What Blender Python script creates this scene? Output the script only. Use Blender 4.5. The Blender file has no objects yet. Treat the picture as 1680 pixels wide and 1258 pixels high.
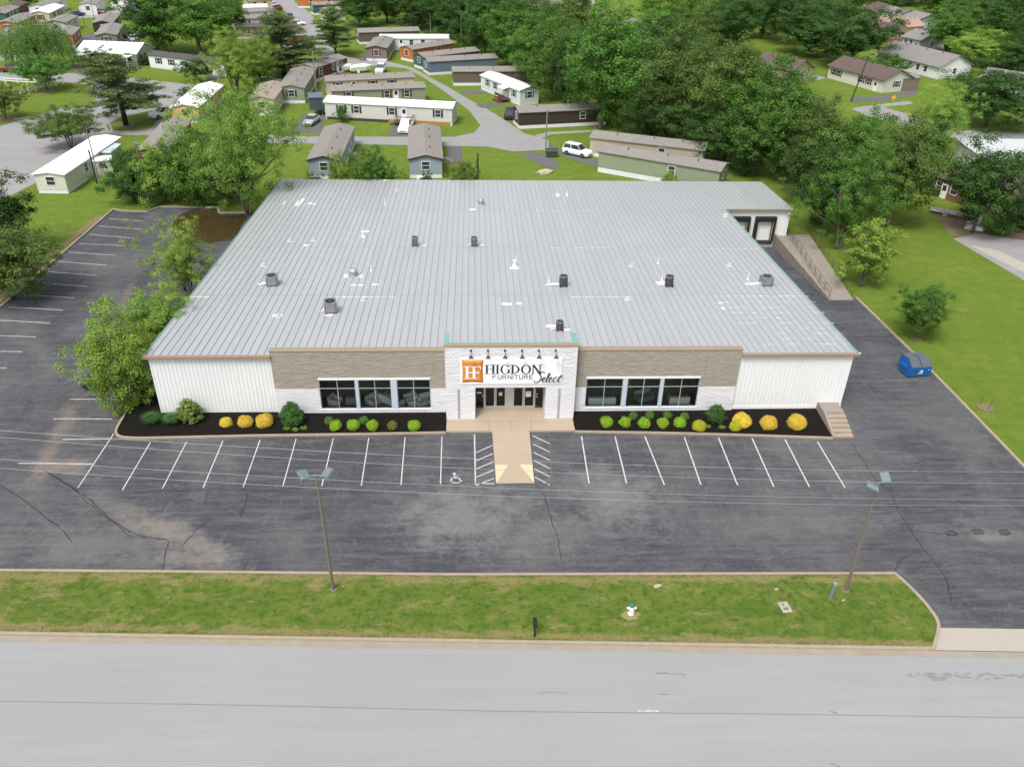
import bpy, math, random
import numpy as np
from mathutils import Vector, Matrix
random.seed(11)
RNG = np.random.default_rng(5)
SC = bpy.context.scene
COL = SC.collection
PI = math.pi
# ------------------------------------------------------------------ camera (solved from the photograph)
CAM = (-1.15465, -56.29947, 37.77703)
YAW, PITCH, ROLL, FPX = 0.05341379, 0.55367964, 0.02245205, 1348.46
def cam_axes():
    f = Vector((math.sin(YAW)*math.cos(PITCH), math.cos(YAW)*math.cos(PITCH), -math.sin(PITCH)))
    r = Vector((math.cos(YAW), -math.sin(YAW), 0.0)); u = r.cross(f)
    c, s = math.cos(ROLL), math.sin(ROLL)
    return c*r+s*u, -s*r+c*u, f
AX_R, AX_U, AX_F = cam_axes()
def ray(px, py):
    return AX_R*((px-840)/FPX)+AX_U*(-(py-629)/FPX)+AX_F
def G(px, py, z=0.0):
    d = ray(px, py); t = (z-CAM[2])/d.z
    return Vector(CAM)+d*t
def depth_of(p):
    return (Vector(p)-Vector(CAM)).dot(AX_F)
def height_at(base, px, py):
    """height above a ground point at which the pixel row is reached"""
    lo, hi = 0.0, 60.0
    for _ in range(40):
        m = (lo+hi)/2
        q = base+Vector((0, 0, m))-Vector(CAM)
        y = 629-FPX*q.dot(AX_U)/q.dot(AX_F)
        if y > py: lo = m
        else: hi = m
    return lo
# ------------------------------------------------------------------ materials
def lin(*c):
    return tuple(((v/255+0.055)/1.055)**2.4 if v/255 > 0.04045 else v/255/12.92 for v in c)
class NT:
    def __init__(s, name):
        s.m = bpy.data.materials.new(name); s.m.use_nodes = True
        s.t = s.m.node_tree; s.n = s.t.nodes; s.b = s.n['Principled BSDF']; s.out = s.n['Material Output']
        s.tc = s.n.new('ShaderNodeTexCoord')
    def L(s, a, b): s.t.links.new(a, b)
    def mapped(s, scale=(1, 1, 1), coord='Object', rot=(0, 0, 0)):
        mp = s.n.new('ShaderNodeMapping'); mp.inputs['Scale'].default_value = scale
        mp.inputs['Rotation'].default_value = rot
        s.L(s.tc.outputs[coord], mp.inputs['Vector']); return mp.outputs[0]
    def noise(s, vec, scale, detail=4, rough=.6, dist=0.0):
        k = s.n.new('ShaderNodeTexNoise'); k.inputs['Scale'].default_value = scale
        k.inputs['Detail'].default_value = detail; k.inputs['Roughness'].default_value = rough
        k.inputs['Distortion'].default_value = dist
        if vec is not None: s.L(vec, k.inputs['Vector'])
        return k.outputs[0]
    def ramp(s, fac, stops):
        r = s.n.new('ShaderNodeValToRGB'); e = r.color_ramp.elements
        while len(e) < len(stops): e.new(0.5)
        for k, (p, c) in zip(e, stops):
            k.position = p; k.color = (c, c, c, 1) if isinstance(c, (int, float)) else tuple(c)+(1,)
        s.L(fac, r.inputs[0]); return r.outputs[0]
    def mix(s, fac, a, b, mode='MIX'):
        k = s.n.new('ShaderNodeMix'); k.data_type = 'RGBA'; k.blend_type = mode
        for i, v in ((6, a), (7, b)):
            if isinstance(v, (tuple, list)): k.inputs[i].default_value = tuple(v)+(1,)
            else: s.L(v, k.inputs[i])
        if isinstance(fac, (int, float)): k.inputs[0].default_value = fac
        else: s.L(fac, k.inputs[0])
        return k.outputs[2]
    def math(s, op, a, b=0.0):
        k = s.n.new('ShaderNodeMath'); k.operation = op
        for i, v in ((0, a), (1, b)):
            if isinstance(v, (int, float)): k.inputs[i].default_value = v
            else: s.L(v, k.inputs[i])
        return k.outputs[0]
    def sep(s, vec):
        k = s.n.new('ShaderNodeSeparateXYZ'); s.L(vec, k.inputs[0]); return k.outputs
    def bump(s, h, strength=.3, dist=.02):
        k = s.n.new('ShaderNodeBump'); k.inputs['Strength'].default_value = strength
        k.inputs['Distance'].default_value = dist
        s.L(h, k.inputs['Height']); s.L(k.outputs[0], s.b.inputs['Normal'])
    def col(s, c):
        if isinstance(c, tuple): s.b.inputs['Base Color'].default_value = c+(1,)
        else: s.L(c, s.b.inputs['Base Color'])
    def set(s, rough=.7, metal=0, spec=.5):
        s.b.inputs['Roughness'].default_value = rough; s.b.inputs['Metallic'].default_value = metal
        s.b.inputs['Specular IOR Level'].default_value = spec
_MC = {}
def mul(c, k): return tuple(min(1, v*k) for v in c)
def MAT(name, c, rough=.7, var=.12, scale=2.0, metal=0, spec=.5, bump=0):
    if name in _MC: return _MC[name]
    t = NT(name); v = t.tc.outputs['Object']
    n = t.noise(v, scale, 5); n2 = t.noise(v, scale*9, 3)
    k = t.mix(n, mul(c, 1-var), mul(c, 1+var)); k = t.mix(t.math('MULTIPLY', n2, var), k, mul(c, .55))
    t.col(k); t.set(rough, metal, spec)
    if bump: t.bump(n2, bump, .02)
    _MC[name] = t.m; return t.m
def siding(name, c, vert=False, pitch=.2, rough=.6):
    """lapped or ribbed house siding"""
    if name in _MC: return _MC[name]
    t = NT(name); v = t.tc.outputs['Object']; x, y, z = t.sep(v)
    a = t.math('ADD', x, t.math('MULTIPLY', y, 1.0)) if vert else z
    fr = t.math('FRACT', t.math('DIVIDE', a, pitch))
    line = t.ramp(fr, [(0, .72), (.10, 1.0), (1, 1.0)])
    n = t.noise(t.mapped((.6, .6, 2.2)), 1.0, 5)
    k = t.mix(n, mul(c, .86), mul(c, 1.08))
    t.col(t.mix(1.0, k, line, 'MULTIPLY')); t.set(rough); t.bump(fr, .35, .02)
    _MC[name] = t.m; return t.m
def shingle(name, c):
    if name in _MC: return _MC[name]
    t = NT(name); v = t.tc.outputs['Object']
    n = t.noise(t.mapped((1, 5, 5)), 1.6, 4, .7); n2 = t.ramp(t.noise(v, .45, 5, .7), [(.4, 0), (.65, 1)]); n3 = t.noise(v, 14, 2)
    k = t.mix(t.ramp(n, [(.35, 0), (.65, 1)]), mul(c, .72), mul(c, 1.2))
    k = t.mix(t.math('MULTIPLY', n2, .5), k, mul(c, .8)); k = t.mix(t.math('MULTIPLY', n3, .35), k, mul(c, 1.45))
    t.col(k); t.set(.95, 0, .2); t.bump(n, .3, .03); _MC[name] = t.m; return t.m
# ------------------------------------------------------------------ mesh builder
class MB:
    def __init__(s, M=None): s.v = []; s.f = []; s.k = []; s.M = M
    def add(s, vs, fs, k=0):
        o = len(s.v)
        s.v += [tuple(s.M @ Vector(p)) if s.M else tuple(p) for p in vs]
        s.f += [tuple(o+i for i in f) for f in fs]; s.k += [k]*len(fs)
    def box(s, x0, x1, y0, y1, z0, z1, k=0):
        vs = [(x, y, z) for z in (z0, z1) for y in (y0, y1) for x in (x0, x1)]
        s.add(vs, [(0, 2, 3, 1), (4, 5, 7, 6), (0, 1, 5, 4), (2, 6, 7, 3), (0, 4, 6, 2), (1, 3, 7, 5)], k)
        return s
    def poly(s, pts, k=0): s.add(pts, [tuple(range(len(pts)))], k); return s
    def prism(s, pts, z0, z1, k=0):
        n = len(pts)
        if sum(pts[i][0]*pts[(i+1) % n][1]-pts[(i+1) % n][0]*pts[i][1] for i in range(n)) < 0: pts = pts[::-1]
        vs = [(p[0], p[1], z0) for p in pts]+[(p[0], p[1], z1) for p in pts]
        s.add(vs, [tuple(range(n))[::-1], tuple(range(n, 2*n))]+[(i, (i+1) % n, n+(i+1) % n, n+i) for i in range(n)], k)
        return s
    def xprism(s, pts, x0, x1, k=0):
        """polygon of (y,z) extruded along x"""
        n = len(pts); vs = [(x0, a, b) for a, b in pts]+[(x1, a, b) for a, b in pts]
        s.add(vs, [tuple(range(n))[::-1], tuple(range(n, 2*n))]+[(i, (i+1) % n, n+(i+1) % n, n+i) for i in range(n)], k)
        return s
    def yprism(s, pts, y0, y1, k=0):
        n = len(pts); vs = [(a, y0, b) for a, b in pts]+[(a, y1, b) for a, b in pts]
        s.add(vs, [tuple(range(n)), tuple(range(n, 2*n))[::-1]]+[(i, n+i, n+(i+1) % n, (i+1) % n) for i in range(n)], k)
        return s
    def tube(s, path, radii, n=8, k=0, caps=True):
        path = [Vector(p) for p in path]
        if isinstance(radii, (int, float)): radii = [radii]*len(path)
        vs = []; fs = []
        ref = Vector((0, 0, 1))
        for i, p in enumerate(path):
            d = (path[min(i+1, len(path)-1)]-path[max(i-1, 0)]).normalized()
            u = d.cross(ref)
            if u.length < .05: u = d.cross(Vector((1, 0, 0)))
            u.normalize(); w = d.cross(u)
            for j in range(n):
                a = 2*PI*j/n; vs.append(p+(u*math.cos(a)+w*math.sin(a))*radii[i])
        for i in range(len(path)-1):
            for j in range(n):
                fs.append((i*n+j, (i+1)*n+j, (i+1)*n+(j+1) % n, i*n+(j+1) % n))
        if caps: fs += [tuple(range(n)), tuple(range((len(path)-1)*n, len(path)*n))[::-1]]
        s.add(vs, fs, k); return s
    def lathe(s, prof, n=16, k=0, c=(0, 0)):
        vs = [(c[0]+r*math.cos(2*PI*j/n), c[1]+r*math.sin(2*PI*j/n), z) for r, z in prof for j in range(n)]
        fs = [(i*n+j, i*n+(j+1) % n, (i+1)*n+(j+1) % n, (i+1)*n+j) for i in range(len(prof)-1) for j in range(n)]
        fs += [tuple(range(n))[::-1], tuple(range((len(prof)-1)*n, len(prof)*n))]
        s.add(vs, fs, k); return s
    def ribbon(s, pts, w, z, k=0):
        """flat strip along a ground polyline; w may be a list"""
        n = len(pts); ws = w if isinstance(w, list) else [w]*n; vs = []
        for i in range(n):
            a = Vector(pts[max(i-1, 0)][:2]); b = Vector(pts[min(i+1, n-1)][:2]); d = (b-a).normalized()
            q = Vector((-d.y, d.x)); p = Vector(pts[i][:2])
            vs += [tuple(p+q*ws[i]/2)+(z,), tuple(p-q*ws[i]/2)+(z,)]
        s.add(vs, [(2*i, 2*i+1, 2*i+3, 2*i+2) for i in range(n-1)], k); return s
    def wallstrip(s, pts, w, z0, z1, k=0):
        """raised strip (kerb) along a polyline, mitred"""
        n = len(pts); vs = []
        for i in range(n):
            p = Vector(pts[i][:2]); ds = []
            if i > 0: ds.append((p-Vector(pts[i-1][:2])).normalized())
            if i < n-1: ds.append((Vector(pts[i+1][:2])-p).normalized())
            d = sum(ds, Vector((0, 0))).normalized(); q = Vector((-d.y, d.x)); h = w/2/max(.4, q.dot(Vector((-ds[0].y, ds[0].x))))
            a = p+q*h; b = p-q*h
            vs += [(a.x, a.y, z0), (a.x, a.y, z1), (b.x, b.y, z1), (b.x, b.y, z0)]
        fs = []
        for i in range(n-1):
            o = 4*i; fs += [(o+j, o+(j+1) % 4, o+4+(j+1) % 4, o+4+j) for j in range(4)]
        fs += [(3, 2, 1, 0), (4*n-4, 4*n-3, 4*n-2, 4*n-1)]
        s.add(vs, fs, k); return s
    def mesh(s, name, mats, smooth=False):
        me = bpy.data.meshes.new(name); me.from_pydata(s.v, [], s.f)
        for m in (mats if isinstance(mats, (list, tuple)) else [mats]): me.materials.append(m)
        if any(s.k): me.polygons.foreach_set('material_index', s.k)
        if smooth: me.polygons.foreach_set('use_smooth', [True]*len(me.polygons))
        me.update(); return me
    def build(s, name, mats, parent=None, smooth=False):
        return put(name, s.mesh(name, mats, smooth), parent)
def put(name, data, parent=None, loc=None, rot=None):
    o = bpy.data.objects.new(name, data); COL.objects.link(o)
    if parent: o.parent = parent
    if loc is not None: o.location = loc
    if rot is not None: o.rotation_euler = rot
    return o
def tag(o, label=None, cat=None, group=None, kind=None):
    for k, v in (('label', label), ('category', cat), ('group', group), ('kind', kind)):
        if v: o[k] = v
    return o
def thing(name, label, cat, loc=(0, 0, 0), rz=0, group=None):
    return tag(put(name, None, None, loc, (0, 0, rz)), label, cat, group)
def struct(name, mb, m, parent=None):
    o = mb.build(name, m, parent)
    if not parent: o['kind'] = 'structure'
    return o
def copy_tree(o, parent=None):
    c = o.copy(); COL.objects.link(c); c.parent = parent
    for ch in list(o.children): copy_tree(ch, c)
    return c
def smooth_poly(pts, n=4):
    """Catmull-Rom through 2-D points"""
    P = [Vector(p[:2]) for p in pts]; P = [2*P[0]-P[1]]+P+[2*P[-1]-P[-2]]; out = []
    for i in range(1, len(P)-2):
        for j in range(n):
            t = j/n; a, b, c, d = P[i-1:i+3]
            out.append(.5*((2*b)+(c-a)*t+(2*a-5*b+4*c-d)*t*t+(-a+3*b-3*c+d)*t**3))
    out.append(P[-2]); return [tuple(q) for q in out]
def P2(*pts): return [tuple(G(x, y)[:2]) for x, y in pts]
# ------------------------------------------------------------------ ground materials
def grass_mat(name, dry=.25, patch=.5):
    t = NT(name); v = t.tc.outputs['Object']
    big = t.noise(v, .09, 4); mid = t.noise(v, .7, 6, .7); fine = t.noise(t.mapped((1, 1.6, 1)), 7, 5, .75); xf = t.noise(v, 26, 3, .8)
    k = t.mix(t.ramp(big, [(.35, 0), (.65, 1)]), (.108, .172, .018), (.165, .215, .030))
    k = t.mix(t.ramp(mid, [(.38, 0), (.62, 1)]), k, (.08, .15, .012))
    k = t.mix(t.ramp(fine, [(.40, .0), (.75, .75)]), k, (.225, .27, .055))
    k = t.mix(t.ramp(xf, [(.30, .8), (.5, 0)]), k, (.05, .09, .012))
    dn = t.math('MULTIPLY', t.ramp(t.noise(v, .33, 5, .7), [(.66-dry*.4, 0), (.82-dry*.4, 1)]), t.ramp(fine, [(.3, .2), (.6, 1)]))
    k = t.mix(t.math('MULTIPLY', dn, .8), k, (.30, .23, .10))
    t.col(k); t.set(.95, 0, .15); t.bump(t.math('ADD', fine, xf), .7, .08); return t.m
M_GRASS = grass_mat('lawn_grass', .1)
def verge_mat():
    t = NT('verge_grass'); v = t.tc.outputs['Object']; x, y, z = t.sep(v)
    mid = t.noise(t.mapped((.8, 1.2, 1)), .75, 7, .72, .4); fine = t.noise(t.mapped((1, 1.5, 1)), 8, 5, .8); xf = t.noise(v, 30, 3, .85); clump = t.noise(v, 2.2, 4, .7)
    k = t.mix(t.ramp(mid, [(.36, 0), (.62, 1)]), (.068, .155, .012), (.185, .225, .045))
    k = t.mix(t.math('MULTIPLY', t.ramp(clump, [(.50, 0), (.62, 1)]), .8), k, (.042, .120, .008))
    k = t.mix(t.math('MULTIPLY', t.ramp(fine, [(.45, 0), (.75, 1)]), .6), k, (.24, .265, .08)); k = t.mix(t.ramp(xf, [(.30, .75), (.5, 0)]), k, (.040, .088, .008))
    # drier along both kerbs and in scattered worn spots
    yr = t.math('ADD', y, t.math('MULTIPLY', x, .0486)); e1 = t.ramp(t.math('ABSOLUTE', t.math('ADD', yr, 23.35)), [(0, 1), (.55, 0)]); tp = t.math('ADD', y, t.math('MULTIPLY', x, .029)); e2 = t.ramp(t.math('ABSOLUTE', t.math('ADD', tp, 18.7)), [(0, .8), (1.0, 0)])
    lf = t.ramp(t.math('ADD', t.math('MULTIPLY', x, -.05), -.7), [(.2, 0), (1, .30)])
    spots = t.ramp(t.math('ADD', t.noise(t.mapped((.55, 1.1, 1)), .9, 7, .75), t.math('MULTIPLY', t.math('ADD', t.math('MAXIMUM', e1, e2), lf), .20)), [(.545, 0), (.66, 1)])
    k = t.mix(t.math('MULTIPLY', t.math('MULTIPLY', spots, t.ramp(fine, [(.3, .3), (.6, 1)])), .85), k, (.34, .26, .125))
    t.col(k); t.set(.95, 0, .12); t.bump(t.math('ADD', fine, xf), .8, .1); return t.m
M_STRIP = verge_mat()
def asphalt_mat():
    t = NT('sealed_asphalt'); v = t.tc.outputs['Object']; x, y, z = t.sep(v)
    fine = t.noise(v, 22, 4, .8); big = t.noise(v, .11, 5, .65, .6); st = t.noise(t.mapped((.22, 2.2, 1)), .9, 7, .75)
    st2 = t.noise(t.mapped((2.4, .16, 1)), .9, 6, .7)
    k = t.mix(t.ramp(fine, [(.3, 0), (.75, 1)]), (.027, .028, .035), (.073, .075, .086))
    k = t.mix(t.math('MULTIPLY', t.ramp(st, [(.46, 0), (.66, 1)]), t.ramp(fine, [(.35, .12), (.65, .85)])), k, (.15, .15, .156))
    k = t.mix(t.math('MULTIPLY', t.ramp(st2, [(.55, 0), (.78, 1)]), .3), k, (.14, .135, .13))
    k = t.mix(t.math('MULTIPLY', t.ramp(big, [(.44, 0), (.68, 1)]), t.ramp(fine, [(.3, .25), (.7, .7)])), k, (.16, .157, .156))
    mott = t.noise(t.mapped((.6, 1.5, 1)), 3.2, 8, .85); k = t.mix(t.math('MULTIPLY', t.ramp(mott, [(.50, 0), (.70, 1)]), .42), k, (.165, .165, .172)); k = t.mix(t.math('MULTIPLY', t.ramp(mott, [(.30, 1), (.45, 0)]), .5), k, (.026, .027, .032))
    # worn pale areas (in front of the entrance, left drive lane, along the left aisle)
    def blob(cx, cy, rx, ry, rot=0.0):
        mp = t.n.new('ShaderNodeMapping'); mp.vector_type = 'TEXTURE'
        mp.inputs['Location'].default_value = (cx, cy, 0); mp.inputs['Rotation'].default_value = (0, 0, rot)
        mp.inputs['Scale'].default_value = (rx, ry, 1000); t.L(v, mp.inputs['Vector'])
        ln = t.n.new('ShaderNodeVectorMath'); ln.operation = 'LENGTH'; t.L(mp.outputs[0], ln.inputs[0])
        return t.ramp(t.math('ADD', ln.outputs['Value'], t.math('MULTIPLY', t.math('SUBTRACT', t.noise(v, .55, 9, .82), .5), 3.4)), [(.15, 1), (1.35, 0)])
    for b, c, a in ((blob(-2.3, -12.2, 5.6, 4.4), (.21, .204, .204), .6), (blob(8.8, -10.4, 4.6, 4.2), (.21, .204, .204), .58), (blob(3.5, -14.5, 9, 3), (.16, .156, .154), .5), (blob(-26, -15, 9, 3), (.16, .155, .15), .5), (blob(20, -14, 10, 2.5), (.14, .138, .138), .45),
                    (blob(-22, -13.6, 7.5, 1.3, -.52), (.22, .195, .17), .6), (blob(-19, -16.6, 3.2, 1.2, -.1), (.23, .205, .18), .55),
                    (blob(-31.6, -6.6, 2.3, 1.5), (.26, .21, .165), .6), (blob(-33.5, -3, 1.0, 8.5, .12), (.22, .175, .14), .5), (blob(-36.0, 16, .5, 16, .17), (.22, .165, .12), .5),
                    (blob(34.5, -15.6, 2.4, .6), (.24, .22, .18), .4), (blob(37.8, -3, 3.5, 7), (.11, .105, .10), .5), (blob(-31, 2, 3, 8), (.14, .13, .12), .35)):
        k = t.mix(t.math('MULTIPLY', b, a), k, c)
    # fine pale scuffs and crazing
    vo = t.n.new('ShaderNodeTexVoronoi'); vo.feature = 'DISTANCE_TO_EDGE'; vo.inputs['Scale'].default_value = .42
    wv = t.n.new('ShaderNodeVectorMath'); wv.operation = 'ADD'
    nz = t.n.new('ShaderNodeTexNoise'); nz.inputs['Scale'].default_value = .7; nz.inputs['Detail'].default_value = 5; t.L(v, nz.inputs['Vector'])
    sc = t.n.new('ShaderNodeVectorMath'); sc.operation = 'SCALE'; sc.inputs['Scale'].default_value = 3.0
    t.L(nz.outputs['Color'], sc.inputs[0]); t.L(v, wv.inputs[0]); t.L(sc.outputs[0], wv.inputs[1]); t.L(wv.outputs[0], vo.inputs['Vector'])
    craz = t.math('MULTIPLY', t.math('MULTIPLY', t.ramp(vo.outputs['Distance'], [(.0, 1), (.06, 0)]), t.ramp(t.noise(v, 2.5, 5, .75), [(.40, 0), (.58, 1)])), t.ramp(t.noise(v, .35, 4), [(.38, 0), (.60, 1)]))
    k = t.mix(t.math('MULTIPLY', t.math('MULTIPLY', craz, t.ramp(fine, [(.35, .2), (.6, 1)])), .42), k, (.22, .218, .218))
    t.col(k); t.set(.85, 0, .3); t.bump(fine, .25, .01); return t.m
M_ASPH = asphalt_mat()
def road_mat(name, c, tar=.3, vec=(.12, 1.6, 1)):
    t = NT(name); v = t.tc.outputs['Object']
    fine = t.noise(v, 30, 4, .85); st = t.noise(t.mapped(vec), 1.0, 7, .7); big = t.noise(v, .08, 4)
    k = t.mix(t.ramp(fine, [(.28, 0), (.72, 1)]), mul(c, .78), mul(c, 1.15))
    k = t.mix(t.math('MULTIPLY', t.ramp(st, [(.42, 0), (.75, 1)]), tar), k, mul(c, .62))
    k = t.mix(t.math('MULTIPLY', t.ramp(big, [(.4, 0), (.7, 1)]), .3), k, mul(c, 1.14))
    lane = t.noise(t.mapped((.012, .42, 1)), 1.0, 5, .6); k = t.mix(t.math('MULTIPLY', t.ramp(lane, [(.40, 0), (.62, 1)]), .35), k, mul(c, .80)); ag = t.noise(v, 75, 2, .9); k = t.mix(t.math('MULTIPLY', t.ramp(ag, [(.42, 0), (.7, 1)]), .35), k, mul(c, 1.5))
    spk = t.ramp(t.noise(v, 5.5, 1, .2), [(.80, 0), (.83, 1)])
    k = t.mix(t.math('MULTIPLY', spk, .5), k, (.06, .055, .05))
    t.col(k); t.set(.9, 0, .25); t.bump(fine, .3, .01); return t.m
M_ROAD = road_mat('worn_grey_road', (.285, .285, .286), .3); M_LANE = road_mat('old_park_road', (.27, .265, .265), .5, (.4, .4, 1))
M_DRIVE = road_mat('dark_driveway', (.12, .118, .118), .4, (.6, .6, 1))
M_CONC = MAT('walk_concrete', (.385, .31, .225), .9, .10, .8, bump=.15)
M_KERB = MAT('kerb_concrete', (.33, .275, .205), .9, .22, 1.5, bump=.3)
M_GUTTER = MAT('gutter_concrete', (.31, .265, .21), .9, .28, .9, bump=.2)
M_APRON = MAT('apron_concrete', (.375, .345, .295), .9, .10, .6, bump=.2)
M_RAMPC = MAT('ramp_concrete', (.27, .235, .20), .95, .3, 1.2, bump=.3)
M_MULCH = MAT('black_mulch', (.013, .011, .010), 1.0, .7, 5, spec=.1, bump=1.0)
M_DIRT = MAT('bare_dirt', (.20, .145, .09), 1.0, .25, 1.2, bump=.4)
M_PAINT = None
def paint_mat(name, wear):
    t = NT(name); v = t.tc.outputs['Object']; n = t.noise(v, 5, 6, .8); n2 = t.noise(v, .9, 3)
    f = t.ramp(t.math('ADD', n, t.math('MULTIPLY', n2, .35)), [(.52-wear, 0), (.66-wear, 1)])
    t.col(t.mix(f, (.48, .48, .48), (.09, .09, .095))) if wear > .2 else t.col(t.mix(t.ramp(n, [(.48, 0), (.68, 1)]), (.54, .54, .54), (.15, .15, .155)))
    t.set(.8); return t.m
M_PAINT = paint_mat('white_marking_paint', 0); M_PAINTW = paint_mat('worn_marking_paint', .22)
M_CRACK = MAT('crack_sealant', (.016, .016, .017), .8, .2, 3)
# ------------------------------------------------------------------ the big ground sheet, with the truck well left open
WX0, WX1, WY0, WY1 = 29.55, 36.45, 21.0, 39.5
g = MB(); xs = [-1500, WX0, WX1, 1500]; ys = [-500, WY0, WY1, 3000]
for i in range(3):
    for j in range(3):
        if (i, j) != (1, 1): g.poly([(xs[i], ys[j], 0), (xs[i+1], ys[j], 0), (xs[i+1], ys[j+1], 0), (xs[i], ys[j+1], 0)])
struct('ground', g, M_GRASS)
def sheet(name, pts, z, m, parent=None):
    from mathutils.geometry import tessellate_polygon
    b = MB(); n = len(pts)
    tri = tessellate_polygon([[Vector((p[0], p[1], 0)) for p in pts]])
    fs = []
    for t3 in tri:
        a, bb, c = (Vector(pts[i][:2]) for i in t3)
        fs.append(t3 if (bb-a).cross(c-a) > 0 else t3[::-1])
    b.add([(p[0], p[1], z) for p in pts], fs)
    return struct(name, b, m, parent)
# the parking lot
left_kerb = P2((29, 480), (186, 344), (201, 347), (241, 348), (263, 340), (357, 341.5), (360, 350), (402, 350))
lk0 = Vector(left_kerb[0]); ldir = (lk0-Vector(left_kerb[1])).normalized()
left_kerb = [tuple(lk0+ldir*52)]+left_kerb
right_kerb = P2((1405, 490), (1520, 602), (1600, 684), (1680, 767)); rd = (Vector(right_kerb[-1])-Vector(right_kerb[-2])).normalized()
right_kerb.append(tuple(Vector(right_kerb[-1])+rd*12.0))
front_edge = P2((0, 937), (360, 940), (735, 944), (1100, 943), (1468, 942))
fe0 = (-75, front_edge[0][1]+1.2)
curve = smooth_poly(P2((1468, 942), (1499, 971), (1526, 1002), (1539, 1028), (1530, 1068)), 4)
road_top = P2((0, 1052), (450, 1058), (940, 1069), (1530, 1077)); s_rd = (road_top[-1][1]-road_top[0][1])/(road_top[-1][0]-road_top[0][0])
def road_y(x): return road_top[0][1]+(x-road_top[0][0])*s_rd
lot = [fe0]+front_edge+curve[1:]+[(curve[-1][0]+.2, road_y(curve[-1][0])+.05), (120, road_y(120)+.05), (120, -19), (right_kerb[-1][0]+.6, -19.5)]+right_kerb[::-1]+[(WX1, WY0), (WX0, WY0), (29.3, 21), (29.3, 0), (-26.3, 0), (-26.3, 46)]+left_kerb[::-1]+[(-75, left_kerb[0][1])]
LOT = sheet('parking_lot', lot, .012, M_ASPH)
wl = MB(); wl.poly([(WX0, WY0, .012), (WX1, WY0, .012), (WX1, WY1, -1.5), (WX0, WY1, -1.5)]); struct('dock_well', wl, M_ASPH)
# verge in front and the road
verge = [fe0]+front_edge+curve[1:]+[(x, road_y(x)+.62) for x in (curve[-1][0]-.1, 10, -30, -75)]
sheet('grass_verge', verge, .10, M_STRIP)
k = MB(); k.wallstrip([fe0]+front_edge[:-1]+curve, .20, 0, .145); struct('kerb', k, M_KERB)
k = MB(); k.wallstrip([(x, road_y(x)+.52) for x in (-75, -30, 0, 15, curve[-1][0])], .22, 0, .14); struct('kerb', k, M_KERB)
k = MB(); k.ribbon([(x, road_y(x)+.21) for x in (-75, -30, 0, 30, 45, 120)], .42, .030); struct('gutter', k, M_GUTTER)
k = MB(); k.ribbon([(x, road_y(x)-12) for x in (-150, 0, 150)], 24, .020); RD = struct('road', k, M_ROAD)
seam = P2((0, 1150), (420, 1157), (840, 1167), (1260, 1171), (1680, 1177))
M_SEAM = MAT('tar_seam', (.19, .19, .19), .9, .3, 2)
k = MB(); k.ribbon([(seam[0][0]-30, seam[0][1]+.7)]+seam+[(seam[-1][0]+40, seam[-1][1]-1.2)], .05, .025); struct('road_seam', k, M_SEAM, RD)
for a, b_, w in (((1075, 1104), (1124, 1106), .12), ((880, 1136), (934, 1137), .10), ((1080, 1139), (1100, 1139), .07), ((1360, 1166), (1374, 1170), .1), ((1363, 1252), (1378, 1258), .16)):
    k = MB(); p, q = P2(a, b_); pts = [(p[0]+(q[0]-p[0])*i/6, p[1]+(q[1]-p[1])*i/6+random.uniform(-.05, .05)) for i in range(7)]
    k.ribbon(pts, [w*random.uniform(.3, 1) for _ in range(7)], .026); struct('tar_mark', k, M_SEAM, RD)
k = MB()
for i in range(70):
    p = Vector(P2((random.uniform(1490, 1700), random.uniform(1103, 1115)))[0]); r = random.uniform(.03, .16)*(1 if p.x > 24 else .6)
    k.poly([(p.x+r*2*math.cos(a)*random.uniform(.6, 1.2), p.y+r*.6*math.sin(a), .026+i*.00004) for a in np.linspace(0, 2*PI, 7)[:-1]])
struct('oil_stain', k, MAT('oil_stain', (.22, .215, .21), .8, .3, 4), RD)
k = MB(); p, q = P2((1047, 1166), (1080, 1166)); k.ribbon([p, q], .09, .026); struct('lane_marker', k, M_PAINT, RD)
# apron of the right drive
ap = [curve[-3], curve[-2], (curve[-1][0]+.15, curve[-1][1]), (curve[-1][0]+.2, road_y(curve[-1][0])+.45), (120, road_y(120)+.45), (120, -22.9)]+[tuple(P2((1680, 1032))[0])]
ap[0] = P2((1541, 1030))[0]; ap[1] = P2((1540, 1045))[0]
sheet('driveway_apron', ap, .036, M_APRON)
# kerbs left and right of the lot
k = MB(); k.wallstrip(left_kerb, .22, 0, .15); struct('kerb', k, M_KERB)
k = MB(); k.wallstrip(right_kerb, .22, 0, .15); struct('kerb', k, M_KERB)
# standing water at the back
pud = smooth_poly(P2((283, 372), (290, 358), (312, 345.5), (355, 344), (362, 353), (404, 353.5), (396, 372), (384, 392), (360, 397), (330, 400), (300, 398), (288, 390), (283, 372)), 5)
t = NT('muddy_puddle'); v = t.tc.outputs['Object']
t.col(t.mix(t.noise(v, .5, 5), (.040, .028, .012), (.066, .046, .019))); t.set(.0, 0, .6)
sheet('puddle', pud, .020, t.m)
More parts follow.
